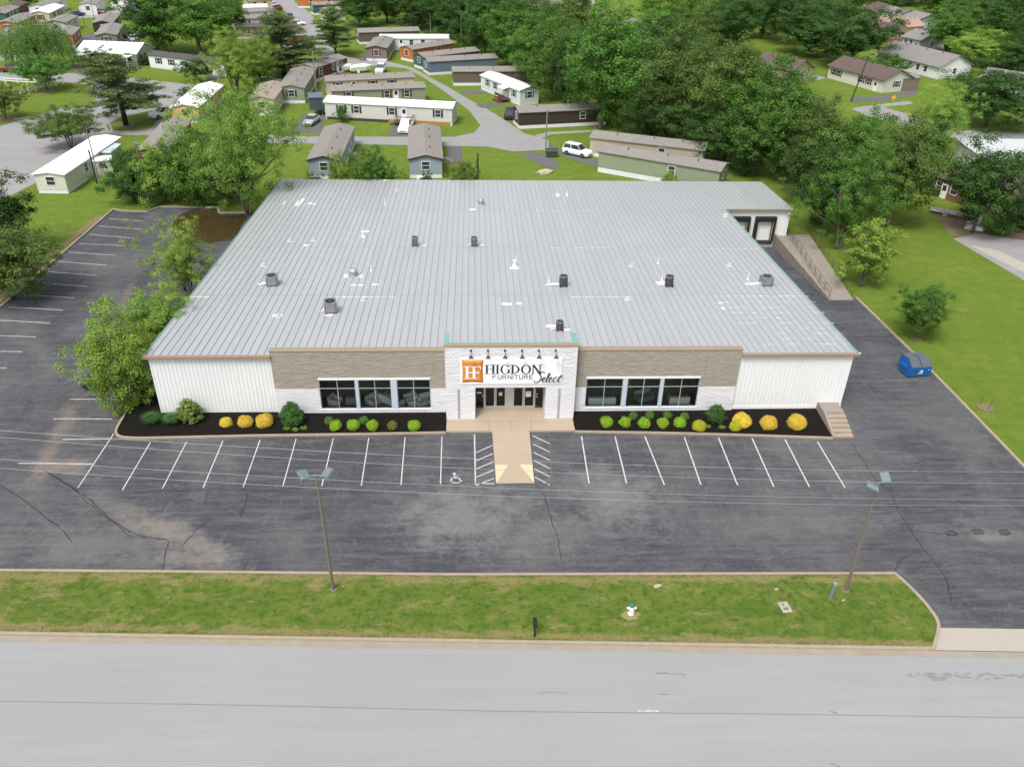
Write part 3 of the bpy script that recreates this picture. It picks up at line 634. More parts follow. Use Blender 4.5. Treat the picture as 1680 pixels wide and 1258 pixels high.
# showroom interior behind the glass
M_INW = MAT('showroom_wall', (.55, .54, .52), .9, .1, 1); M_INF = MAT('showroom_floor', (.34, .28, .22), .7, .2, 1.5)
for x0, x1 in ((-17.0, -3.4), (6.9, 20.1)):
    b = MB(); b.box(x0, x1, 7.0, 7.1, .3, 3.9); b.box(x0, x0+.1, .3, 7, .3, 3.9); b.box(x1-.1, x1, .3, 7, .3, 3.9); b.box(x0, x1, .3, 7.1, 3.9, 4.0); b.build('interior_wall', M_INW, STORE)
    b = MB(); b.box(x0, x1, .3, 7.0, .2, .3); b.build('interior_floor', M_INF, STORE)
M_SOFA = [MAT('pale_sofa_cloth', (.80, .80, .79), .95, .06, 3, bump=.2), MAT('cream_sofa_cloth', (.68, .63, .56), .95, .06, 3, bump=.2), MAT('grey_sofa_cloth', (.30, .31, .33), .95, .08, 3, bump=.2)]
def cushion(b, x0, x1, y0, y1, z0, z1, r=.06):
    for (a, c, e) in ((0, r, r), (r, 0, r), (r, r, 0)): b.box(x0+a, x1-a, y0+c, y1-c, z0+e, z1-e)
def sofa(x, y, L_, m, rz, label, group='pale sofas in the showroom windows'):
    t_ = thing('sofa', label, 'sofa', (x, y, .3), rz, group); h = L_/2
    b = MB(); b.box(-h+.05, h-.05, -.42, .40, .08, .30); b.build('sofa_base', m, t_)
    b = MB(); b.add([(-h, .26, .1), (h, .26, .1), (h, .48, .1), (-h, .48, .1), (-h, .34, .86), (h, .34, .86), (h, .52, .84), (-h, .52, .84)], [(3, 2, 1, 0), (4, 5, 6, 7), (0, 1, 5, 4), (1, 2, 6, 5), (2, 3, 7, 6), (3, 0, 4, 7)]); b.build('backrest', m, t_)
    for s in (-1, 1):
        b = MB(); cushion(b, s*h-.10*(1+s), s*h+.10*(1-s), -.45, .3, .08, .62); b.build('armrest', m, t_)
    nc = max(1, round(L_/.8)); w = (L_-.42)/nc
    for i in range(nc):
        b = MB(); cushion(b, -h+.21+i*w, -h+.21+(i+1)*w-.01, -.46, .26, .30, .48); b.build('seat_cushion', m, t_)
    b = MB(); 
    for sx in (-1, 1):
        for sy in (-.36, .36): b.box(sx*(h-.12)-.03, sx*(h-.12)+.03, sy-.03, sy+.03, 0, .08)
    b.build('foot', M_BLK, t_)
sofa(-12.6, 1.1, .9, M_SOFA[1], 1.2, 'beige armchair at the left end of the left showroom window')
sofa(-11.2, 1.3, 1.1, M_SOFA[2], PI, 'grey armchair beside the beige one in the left showroom window')
sofa(-9.4, 1.2, 1.3, M_SOFA[1], .9, 'cream armchair left in the middle pane of the left showroom window')
sofa(-8.0, 1.2, 2.1, M_SOFA[0], 2.5, 'white two seat sofa in the middle pane of the left showroom window')
sofa(-6.4, 1.2, 1.5, M_SOFA[0], -1.1, 'white armchair in the right pane of the left showroom window')
sofa(-5.2, 1.1, 1.8, M_SOFA[0], .5, 'white sofa at the right end of the left showroom window')
sofa(9.4, 1.0, 2.3, M_SOFA[0], PI, 'long pale sofa seen from behind in the right showroom window')
sofa(13.1, 1.5, 1.6, M_SOFA[2], .4, 'grey sofa in the middle pane of the right showroom window')
sofa(15.9, 1.0, 1.7, M_SOFA[0], PI, 'short pale sofa seen from behind at the right end of the showroom window')
# the white entrance block -----------------------------------------
EX0, EX1, EY, EZ = -3.45, 6.87, -1.0, 6.92
OX0, OX1, OZ = -1.12, 4.52, 3.15
b = MB()
b.box(EX0, OX0, EY, .62, .02, 5.3); b.box(OX1, EX1, EY, .62, .02, 5.3); b.box(OX0, OX1, EY, .62, OZ, 5.3); b.box(EX0, EX1, EY, -.68, 5.3, EZ); b.box(EX0, EX0+.3, -.68, .9, 5.3, EZ); b.box(EX1-.3, EX1, -.68, .9, 5.3, EZ)
b.box(EX0, OX0-.02, .62, .9, .02, OZ+.5); b.box(OX1+.02, EX1, .62, .9, .02, OZ+.5)
b.build('entrance_wall', M_WBLK, STORE)
b = MB(); b.box(EX0-.06, EX1+.06, EY-.08, EY+.28, EZ, EZ+.09); b.build('coping', MAT('brown_coping', (.33, .215, .135), .5, .06, 1), STORE)
b = MB(); b.box(EX0-.05, EX1+.05, EY+.28, EY+.42, EZ, EZ+.12); b.box(EX0-.05, EX0+.32, EY+.42, .95, EZ, EZ+.12); b.box(EX1-.32, EX1+.05, EY+.42, .95, EZ, EZ+.12); b.build('green_coping', M_GREEN, STORE)
b = MB()
for x in (-2.42, 5.62): b.box(x-.10, x+.10, EY-.012, EY+.02, .2, 3.05)
b.build('recess_strip', MAT('grey_recess', (.33, .33, .35), .8), STORE)
b = MB(); b.box(OX0-.02, OX1+.02, .62, .75, 2.42, OZ); b.build('soffit', M_FOUND, STORE)
# doors and sidelights, recessed
DYF = .62; M_DG = MAT('door_frame', (.50, .51, .52), .4, .05, 2, .3)
b = MB(); b.box(1.42, 1.98, DYF-.06, DYF+.1, .17, 2.42); b.box(OX0-.02, OX1+.02, DYF-.04, DYF+.10, 2.36, 2.42)
for x in (-1.12, -.42, 3.78, 4.47): b.box(x, x+.06, DYF-.04, DYF+.1, .17, 2.36)
b.build('door_surround', M_DG, STORE)
M_DARK = MAT('dark_vestibule', (.035, .033, .032), .8)
b = MB(); b.box(OX0, OX1, 3.4, 3.5, .17, 2.6); b.box(OX0-.02, OX0+.06, .75, 3.4, .17, 2.6); b.box(OX1-.06, OX1+.02, .75, 3.4, .17, 2.6); b.box(OX0, OX1, .76, 3.5, 2.6, 2.7); b.box(OX0, OX1, .62, 3.5, .05, .165); b.build('vestibule', M_DARK, STORE)
def door(x0, x1, handle):
    f = .10; b = MB(); z0, z1 = .18, 2.36
    b.box(x0, x0+f, DYF-.03, DYF+.03, z0, z1); b.box(x1-f, x1, DYF-.03, DYF+.03, z0, z1); b.box(x0+f, x1-f, DYF-.03, DYF+.03, z0, z0+.2); b.box(x0+f, x1-f, DYF-.03, DYF+.03, z1-f, z1)
    o = b.build('door', M_DG, STORE); g_ = MB(); g_.poly([(x0+f, DYF, z0+.2), (x1-f, DYF, z0+.2), (x1-f, DYF, z1-f), (x0+f, DYF, z1-f)]); g_.build('pane', M_GLASS, o)
    hx = x1-.05 if handle > 0 else x0+.05
    h = MB(); h.tube([(hx, DYF-.03, .95), (hx, DYF-.09, .98), (hx, DYF-.09, 1.27), (hx, DYF-.03, 1.3)], .015, 6); h.build('handle', M_DG, o); return o
d1 = door(-.36, .53, 1); d2 = door(.54, 1.42, -1); d3 = door(1.98, 2.87, 1); d4 = door(2.88, 3.77, -1)
M_PAPER = MAT('white_paper', (.78, .80, .82), .9, .03); M_GPAP = MAT('green_edged_notice', (.25, .42, .25), .9, .03)
b = MB(); b.box(.82, 1.12, DYF-.012, DYF-.006, 1.35, 1.72, 0); b.box(.87, 1.07, DYF-.016, DYF-.0125, 1.43, 1.64, 1); b.build('notice', [M_GPAP, M_PAPER], d2)
b = MB(); b.box(3.04, 3.47, DYF-.012, DYF-.006, 1.25, 1.78, 0); b.box(3.10, 3.41, DYF-.016, DYF-.0125, 1.55, 1.72, 1); b.build('notice', [M_PAPER, MAT('blue_print', (.50, .58, .70), .9, .2, 20)], d4)
for x0, x1 in ((-1.06, -.42), (3.84, 4.47)):
    b = MB(); b.poly([(x0, DYF, .2), (x1, DYF, .2), (x1, DYF, 2.36), (x0, DYF, 2.36)]); o = b.build('sidelight', M_GLASS, STORE)
b = MB(); b.box(-.98, -.58, DYF-.012, DYF-.006, 1.60, 1.72); b.box(-.55, -.47, DYF-.012, DYF-.006, 1.3, 1.42); b.box(3.92, 4.0, DYF-.012, DYF-.006, 1.45, 1.56); b.box(3.92, 4.0, DYF-.012, DYF-.006, 1.2, 1.3); b.build('notice', M_PAPER, STORE)
b = MB()
for x in (-2.0, 5.05): b.box(x-.16, x+.16, EY-.018, EY, 1.65, 1.78)
b.build('wall_plaque', MAT('pale_plaque', (.60, .60, .62), .6), STORE)
# sign ---------------------------------------------------------------
SGN = thing('store_sign', 'white store sign with orange emblem, black serif name and script word above the entrance', 'sign', (-2.26, EY-.02, 3.55))
SW, SH = 7.96, 2.36
M_SGN = MAT('white_sign_face', (.86, .87, .92), .4, .01); M_INK = MAT('sign_black', (.02, .03, .04), .6); M_INKB = MAT('sign_brown', (.20, .14, .11), .6); M_WHT = MAT('sign_white', (.86, .86, .86), .5, .01)
b = MB(); b.box(0, SW, -.04, 0, 0, SH); b.build('sign_face', M_SGN, SGN)
ex0, ex1, ez0, ez1 = .12, 1.80, .12, 2.24; cx, cz = (ex0+ex1)/2, (ez0+ez1)/2; q = .24
b = MB(); A = [(ex0, ez0), (ex1, ez0), (ex1, ez1), (ex0, ez1)]; B = [(ex0+q, ez0+q), (ex1-q, ez0+q), (ex1-q, ez1-q), (ex0+q, ez1-q)]
for i in range(4):
    a, c = A[i], A[(i+1) % 4]; e, d = B[(i+1) % 4], B[i]
    mid = ((a[0]+c[0])/2+(cx-(a[0]+c[0])/2)*.06, (a[1]+c[1])/2+(cz-(a[1]+c[1])/2)*.06)
    b.add([(a[0], -.045, a[1]), (mid[0], -.045, mid[1]), (c[0], -.045, c[1]), (e[0], -.075, e[1]), (d[0], -.075, d[1])], [(0, 1, 2, 3, 4)], i)
b.add([(p[0], -.0752, p[1]) for p in B], [(0, 1, 2, 3)], 4)
cols = [(.42, .13, .025), (.50, .16, .03), (.80, .36, .08), (.62, .23, .04), (.62, .235, .045)]
b.build('emblem', [MAT('emblem_orange_%d' % i, c, .6, .04) for i, c in enumerate(cols)], SGN)
class Glyphs:
    """serif capitals drawn as flat polygons in x-z"""
    def __init__(s, y): s.b = MB(); s.y = y; s.n = 0
    def quad(s, pts): s.n += 1; s.b.add([(x, s.y-s.n*.0002, z) for x, z in pts], [tuple(range(len(pts)))])
    def bar(s, x0, z0, x1, z1, w):
        d = Vector((x1-x0, z1-z0)).normalized(); p = Vector((-d.y, d.x))*w/2
        s.quad([(x0+p.x, z0+p.y), (x0-p.x, z0-p.y), (x1-p.x, z1-p.y), (x1+p.x, z1+p.y)])
    def stem(s, x, z, h, w, serif=True):
        s.bar(x, z, x, z+h, w)
        if serif:
            for zz in (z+.02*h, z+h*.98): s.bar(x-w*1.35, zz, x+w*1.35, zz, h*.05)
    def ring(s, cx, cz, rx, rz, w, t, a0=0, a1=2*PI, n=28):
        for i in range(n):
            a, c = a0+(a1-a0)*i/n, a0+(a1-a0)*(i+1)/n
            P = lambda u, k: (cx+math.cos(u)*(rx-k*w), cz+math.sin(u)*(rz-k*t))
            s.quad([P(a, 0), P(a, 1), P(c, 1), P(c, 0)])
    def text(s, word, x, z, h, w):
        th = h*.055
        for ch in word:
            if ch == 'H': s.stem(x+.16*h, z, h, w); s.stem(x+.80*h, z, h, w); s.bar(x+.16*h, z+.52*h, x+.80*h, z+.52*h, th); x += 1.02*h
            elif ch == 'I': s.stem(x+.2*h, z, h, w); x += .46*h
            elif ch == 'D': s.stem(x+.16*h, z, h, w); s.ring(x+.20*h, z+.5*h, .66*h, .5*h, w, th, -PI/2, PI/2); s.bar(x+.1*h, z+.975*h, x+.22*h, z+.975*h, th); s.bar(x+.1*h, z+.025*h, x+.22*h, z+.025*h, th); x += .97*h
            elif ch == 'O': s.ring(x+.52*h, z+.5*h, .50*h, .53*h, w, th); x += 1.08*h
            elif ch == 'G': s.ring(x+.50*h, z+.5*h, .48*h, .53*h, w, th, PI*.22, PI*1.78); s.bar(x+.86*h, z+.08*h, x+.86*h, z+.46*h, w*.9); s.bar(x+.68*h, z+.46*h, x+1.0*h, z+.46*h, th); s.bar(x+.86*h, z+.72*h, x+.86*h, z+.96*h, th); x += 1.08*h
            elif ch == 'N': s.stem(x+.14*h, z, h, w*.55); s.stem(x+.84*h, z, h, w*.55); s.bar(x+.16*h, z+h, x+.82*h, z+.0*h, w); x += 1.0*h
            elif ch == 'F': s.stem(x+.16*h, z, h, w); s.bar(x+.1*h, z+.97*h, x+.68*h, z+.97*h, th*1.3); s.bar(x+.16*h, z+.52*h, x+.54*h, z+.52*h, th*1.3); s.bar(x+.67*h, z+.99*h, x+.67*h, z+.76*h, th); s.bar(x+.53*h, z+.64*h, x+.53*h, z+.40*h, th); x += .8*h
        return x
gl_ = Glyphs(-.078); 
gl_.stem(.52, .52, 1.12, .20); gl_.stem(1.06, .52, 1.12, .20); gl_.bar(.52, 1.08, 1.42, 1.08, .09); gl_.bar(1.0, 1.60, 1.60, 1.60, .085); gl_.bar(1.57, 1.62, 1.57, 1.36, .07); gl_.bar(1.42, 1.22, 1.42, .95, .06)
gl_.b.build('emblem_letters', M_WHT, SGN)
gl_ = Glyphs(-.042); h_ = .80
x_end = gl_.text('HIGDON', 0, 0, 1.0, .17)
gl_ = Glyphs(-.042); wid = 6.36-1.94; h_ = .82
gl_.b.M = Matrix.Translation((1.94, 0, .92)) @ Matrix.Diagonal((wid/x_end, 1, h_, 1))
gl_.text('HIGDON', 0, 0, 1.0, .20); gl_.b.build('name_lettering', M_INK, SGN)
def sans(word, x, z, h, wid_, th, name, m):
    """plain capitals from strokes"""
    S = {'F': [[(0, 0), (0, 1), (.62, 1)], [(0, .52), (.52, .52)]], 'U': [[(0, 1), (0, .3), (.08, .1), (.25, 0), (.45, 0), (.62, .1), (.7, .3), (.7, 1)]], 'R': [[(0, 0), (0, 1), (.4, 1), (.58, .9), (.62, .75), (.55, .56), (.4, .48), (0, .48)], [(.34, .48), (.66, 0)]],
         'N': [[(0, 0), (0, 1), (.7, 0), (.7, 1)]], 'I': [[(.0, 0), (.0, 1)]], 'T': [[(0, 1), (.7, 1)], [(.35, 1), (.35, 0)]], 'E': [[(.6, 1), (0, 1), (0, 0), (.6, 0)], [(0, .52), (.5, .52)]]}
    W = {'I': .3}; tot = sum(W.get(c, 1.0) for c in word); b = MB(); n = 0; xx = x; u = wid_/tot
    for c in word:
        for pl in S[c]:
            for (a, e), (a2, e2) in zip(pl, pl[1:]):
                n += 1; p = Vector((xx+a*u*.95, z+e*h)); q_ = Vector((xx+a2*u*.95, z+e2*h)); d = (q_-p).normalized(); w = Vector((-d.y, d.x))*th/2; p = p-d*th*.5; q_ = q_+d*th*.5
                b.add([(p.x+w.x, -.042-n*.0002, p.y+w.y), (p.x-w.x, -.042-n*.0002, p.y-w.y), (q_.x-w.x, -.042-n*.0002, q_.y-w.y), (q_.x+w.x, -.042-n*.0002, q_.y+w.y)], [(0, 1, 2, 3)])
        xx += W.get(c, 1.0)*u
    return b.build(name, m, SGN)
sans('FURNITURE', 2.54, .45, .34, 3.28, .072, 'furniture_lettering', M_INKB)
def script(strokes, x, z, s, name):
    b = MB(); n = 0
    for pl in strokes:
        pts = smooth_poly(pl, 6)
        for (a, e), (a2, e2) in zip(pts, pts[1:]):
            n += 1; sh = .28; p = Vector((x+(a+e*sh)*s, z+e*s)); q_ = Vector((x+(a2+e2*sh)*s, z+e2*s)); d = q_-p
            if d.length < 1e-6: continue
            d.normalize(); th = s*(.17 if d.y < -.3 else .10); w = Vector((-d.y, d.x))*th/2; p = p-d*.01; q_ = q_+d*.01
            b.add([(p.x+w.x, -.095-n*.0001, p.y+w.y), (p.x-w.x, -.095-n*.0001, p.y-w.y), (q_.x-w.x, -.095-n*.0001, q_.y-w.y), (q_.x+w.x, -.095-n*.0001, q_.y+w.y)], [(0, 1, 2, 3)])
    return b.build(name, M_INK, SGN)
script([[(.78, 1.45), (.70, 1.62), (.45, 1.66), (.22, 1.45), (.30, 1.12), (.52, .82), (.58, .45), (.38, .08), (.05, -.06), (-.22, .06), (-.24, .26)],
        [(.80, .34), (1.02, .42), (1.16, .60), (1.08, .78), (.92, .68), (.84, .38), (.94, .08), (1.14, .02), (1.36, .22), (1.56, .80), (1.62, 1.35), (1.50, 1.45), (1.42, 1.0), (1.42, .3), (1.54, .02), (1.70, .10)],
        [(1.74, .34), (1.96, .42), (2.10, .60), (2.02, .78), (1.86, .68), (1.78, .38), (1.88, .08), (2.08, .02), (2.26, .16)],
        [(2.84, .64), (2.72, .78), (2.52, .70), (2.38, .40), (2.44, .10), (2.64, .00), (2.90, .18), (3.12, .60), (3.26, 1.15)], [(3.26, 1.15), (3.12, .5), (3.14, .1), (3.28, .02), (3.48, .16)], [(2.92, .84), (3.22, .87), (3.56, .95)]], 5.92, .18, .56, 'script_lettering')
# gooseneck lamps
M_LAMP = MAT('black_lamp_enamel', (.016, .018, .022), .4)
def lamp():
    t_ = thing('gooseneck_lamp', 'black gooseneck lamp above the sign, leftmost of the six', 'lamp', (0, EY, 6.44), 0, 'gooseneck lamps over the sign')
    b = MB(); b.lathe([(.09, -.02), (.09, .02)], 12); b.M = None; o = b.build('wall_plate', M_LAMP, t_); o.rotation_euler = (PI/2, 0, 0); o.location = (0, -.02, .12)
    b = MB(); b.tube([(0, -.04, .12), (0, -.25, .20), (0, -.48, .16), (0, -.62, .02)], .025, 8); b.build('neck', M_LAMP, t_)
    b = MB(); b.lathe([(.05, .10), (.08, .06), (.10, -.02), (.21, -.16), (.215, -.17)], 16); o = b.build('lamp_shade', M_LAMP, t_, True); o.location = (0, -.66, -.02); o.rotation_euler = (-.35, 0, 0)
    return t_
L0 = lamp()
for i, nm in enumerate(('leftmost of the six', 'second from the left of the six', 'third from the left, above the serif name', 'third from the right of the six', 'second from the right of the six', 'rightmost of the six')):
    o = L0 if i == 0 else copy_tree(L0); o.location = (-1.42+i*1.31, EY, 6.42); o['label'] = 'black gooseneck lamp above the sign, '+nm
# dock wing front -----------------------------------------------------
b = MB(); b.box(XR, DX, DY, DY+.25, -1.6, roof_z(DY)-.12); ribbed(b, XR, DX, DY, -1.6, roof_z(DY)-.14); b.build('dock_wall', M_WALL, STORE)
M_DOCK = MAT('white_dock_door', (.72, .74, .76), .5, .04); M_YEL = MAT('yellow_stripe', (.55, .38, .06), .7)
for x0, x1 in ((30.35, 32.95), (33.6, 36.2)):
    b = MB(); b.box(x0, x1, DY-.55, DY-.04, 2.0, 2.55); b.box(x0, x0+.42, DY-.5, DY-.04, -.55, 2.0); b.box(x1-.42, x1, DY-.5, DY-.04, -.55, 2.0); o = b.build('dock_shelter', M_BLK, STORE)
    b = MB()
    for i in range(5): b.box(x0+.42, x1-.42, DY-.07, DY-.035, -.55+i*.51, -.55+i*.51+.49)
    b.build('dock_door', M_DOCK, STORE)
    b = MB(); b.box(x0+.36, x0+.425, DY-.52, DY-.5, -.5, 1.9); b.box(x1-.425, x1-.36, DY-.52, DY-.5, -.5, 1.9); b.build('guide_stripe', M_YEL, o)
    b = MB(); b.box(x0+.05, x1-.05, DY-.28, DY-.04, -1.0, -.56); b.build('dock_bumper', MAT('dark_rubber', (.05, .035, .03), .8), STORE)
b = MB(); b.box(DX-.35, DX-.05, DY-.3, DY-.04, 2.9, 3.05); b.build('wall_light', M_FOUND, STORE)
# ramp walk and retaining wall beside the dock well
ra = [(36.72, 21.05), (38.25, 39.6), (41.0, 39.8), (39.15, 21.1)]
sheet('dock_walk', ra, .05, M_RAMPC)
b = MB(); b.add([(36.45, 21, -1.7), (36.72, 21, -1.7), (38.2, 39.5, -1.7), (36.45, 39.5, -1.7), (36.45, 21, .22), (36.72, 21, .22), (36.75, 39.5, .22), (36.45, 39.5, .22)], [(4, 5, 6, 7), (0, 1, 5, 4), (3, 0, 4, 7), (1, 2, 6, 5)])
tag(b.build('retaining_wall', M_RAMPC), 'low concrete retaining wall between the loading dock and the sloped walk', 'wall')
b = MB(); b.poly([(36.72, 21.02, .03), (38.25, 39.6, .03), (37.0, 39.6, .03)]); struct('walk_edge', b, M_RAMPC)
M_RAIL = MAT('rusty_rail', (.10, .075, .055), .6, .3, 6)
def railing(p, q, h, label):
    t_ = thing('railing', label, 'railing', (0, 0, 0)); p, q = Vector(p), Vector(q); n = 9
    for i in range(n+1):
        c = p.lerp(q, i/n); b = MB(); b.tube([c, c+Vector((0, 0, h))], .03, 6); b.build('post', M_RAIL, t_)
    for z in (h*.5, h-.03):
        b = MB(); b.tube([p+Vector((0, 0, z)), q+Vector((0, 0, z))], .025, 6); b.build('rail', M_RAIL, t_)
railing((36.6, 21.4, .2), (38.0, 39.0, .2), 1.0, 'thin rusty pipe railing between the dock well and the concrete walk')
railing((39.35, 22.0, 0), (41.1, 39.5, 0), 1.0, 'thin rusty pipe railing on the lawn side of the concrete walk')
# front right steps
STP = thing('concrete_steps', 'five concrete steps with a side wall at the right front corner of the store', 'steps', (27.35, 0, 0))
b = MB(); b.box(.22, 1.72, -1.55, -.05, 0, .92); b.build('landing', M_RAMPC, STP)
for i in range(5):
    b = MB(); b.box(.22, 1.72, -1.55-(i+1)*.47, -1.55-i*.47, 0, .92-(i+1)*.153); b.box(.22, 1.745, -1.58-(i+1)*.47, -1.55-i*.47-.005, .92-(i+1)*.153, .95-(i+1)*.153); b.build('step', M_KERB, STP)
b = MB(); b.xprism([(-3.95, 0), (-.05, 0), (-.05, .96), (-1.55, .96), (-3.95, .22)], 0, .215); b.build('cheek_wall', M_RAMPC, STP)
# ------------------------------------------------------------------ vegetation
def leaf_mat(name, c1, c2, trans=.38, rough=.55, vr=.5):
    t = NT(name)
    at = t.n.new('ShaderNodeAttribute'); at.attribute_name = 'tint'
    oi = t.n.new('ShaderNodeObjectInfo'); geo = t.n.new('ShaderNodeNewGeometry')
    f = t.math('ADD', t.math('MULTIPLY', at.outputs['Fac'], .62), t.math('MULTIPLY', geo.outputs['Random Per Island'], .38))
    k = t.mix(f, c1, c2)
    hs = t.n.new('ShaderNodeHueSaturation'); t.L(k, hs.inputs['Color'])
    t.L(t.math('ADD', t.math('MULTIPLY', oi.outputs['Random'], .018), .491), hs.inputs['Hue'])
    t.L(t.math('ADD', t.math('MULTIPLY', oi.outputs['Random'], vr), 1.05-vr/2), hs.inputs['Value'])
    t.L(hs.outputs[0], t.b.inputs['Base Color']); t.set(rough, 0, .3)
    tr = t.n.new('ShaderNodeBsdfTranslucent'); t.L(hs.outputs[0], tr.inputs[0])
    ms = t.n.new('ShaderNodeMixShader'); ms.inputs[0].default_value = trans
    t.L(t.b.outputs[0], ms.inputs[1]); t.L(tr.outputs[0], ms.inputs[2]); t.L(ms.outputs[0], t.out.inputs[0]); return t.m
LM = {'spring': leaf_mat('leaves_spring_green', (.085, .18, .022), (.27, .41, .08), .38, vr=.2),
      'mid': leaf_mat('leaves_mid_green', (.048, .125, .018), (.135, .265, .040)),
      'deep': leaf_mat('leaves_deep_green', (.026, .078, .016), (.085, .175, .032)),
      'bright': leaf_mat('leaves_bright_green', (.13, .25, .030), (.33, .47, .085), vr=.2),
      'olive': leaf_mat('leaves_olive_green', (.062, .115, .020), (.155, .225, .048)),
      'silver': leaf_mat('leaves_silver_green', (0.101, 0.169, 0.047), (0.297, 0.378, 0.162), rough=.4),
      'pine': leaf_mat('needles_blue_green', (.085, .145, .045), (.20, .265, .09), .25),
      'willow': leaf_mat('leaves_willow', (0.081, 0.162, 0.035), (0.176, 0.270, 0.068)),
      'rusty': leaf_mat('leaves_rusty_tips', (0.068, 0.115, 0.024), (0.216, 0.230, 0.061)),
      'gold': leaf_mat('leaves_golden', (.58, .43, .025), (.88, .72, .13), vr=.12),
      'lime': leaf_mat('leaves_lime', (0.184, 0.345, 0.017), (0.414, 0.598, 0.046), vr=.12),
      'yellow': leaf_mat('leaves_yellow_green', (0.345, 0.391, 0.023), (0.632, 0.598, 0.046), vr=.12),
      'box': leaf_mat('leaves_boxwood', (0.074, 0.176, 0.030), (0.149, 0.297, 0.054), vr=.12),
      'tips': leaf_mat('leaves_red_tips', (0.115, 0.162, 0.034), (0.338, 0.270, 0.068), vr=.12),
      'mag': leaf_mat('leaves_glossy', (.045, .10, .020), (.20, .23, .05), .1, .3),
      'blade': leaf_mat('grass_blades', (0.068, 0.162, 0.041), (0.162, 0.297, 0.081))}
M_BARK = MAT('grey_brown_bark', (.13, .105, .08), .95, .3, 4, bump=.5); M_BARKD = MAT('dark_bark', (.06, .045, .035), .95, .3, 4, bump=.5)
def leafmesh(name, C, N, S, T, asp=.55, tang=None):
    n = len(C); r = RNG.normal(size=(n, 3)) if tang is None else tang
    N = N/np.linalg.norm(N, axis=1, keepdims=True)
    a = r-(r*N).sum(1, keepdims=True)*N; a /= np.linalg.norm(a, axis=1, keepdims=True)+1e-9
    b = np.cross(N, a); S = S[:, None]
    V = np.stack([C-a*S, C-b*S*asp+N*S*.12, C+a*S, C+b*S*asp+N*S*.12], 1).reshape(-1, 3)
    me = bpy.data.meshes.new(name); me.vertices.add(4*n); me.vertices.foreach_set('co', V.ravel().astype(np.float32))
    me.loops.add(4*n); me.loops.foreach_set('vertex_index', np.arange(4*n, dtype=np.int32))
    me.polygons.add(n); me.polygons.foreach_set('loop_start', np.arange(0, 4*n, 4, dtype=np.int32)); me.polygons.foreach_set('loop_total', np.full(n, 4, dtype=np.int32))
    at = me.attributes.new('tint', 'FLOAT', 'FACE'); at.data.foreach_set('value', T.astype(np.float32)); me.update(calc_edges=True); return me
def unit(n):
    d = RNG.normal(size=(n, 3)); return d/np.linalg.norm(d, axis=1, keepdims=True)
def clumps_to_leaves(CC, CR, per, ls, up=.5, flat=.65, outw=None):
    n = len(CC)*per; idx = np.repeat(np.arange(len(CC)), per)
    o = RNG.normal(size=(n, 3))*.55; o[:, 2] *= flat; L = np.linalg.norm(o, axis=1, keepdims=True); o *= np.minimum(1, 1.25/np.maximum(L, 1e-6))
    C = CC[idx]+o*CR[idx][:, None]; N = o*1.0+unit(n)*.75+np.array([0, 0, up])
    if outw is not None: N += outw[idx]*.5
    T = np.clip(RNG.random(len(CC))[idx]*.8+RNG.normal(size=n)*.08+.1, 0, 1)
    S = ls*RNG.uniform(.6, 1.35, n); return C, N, S, T
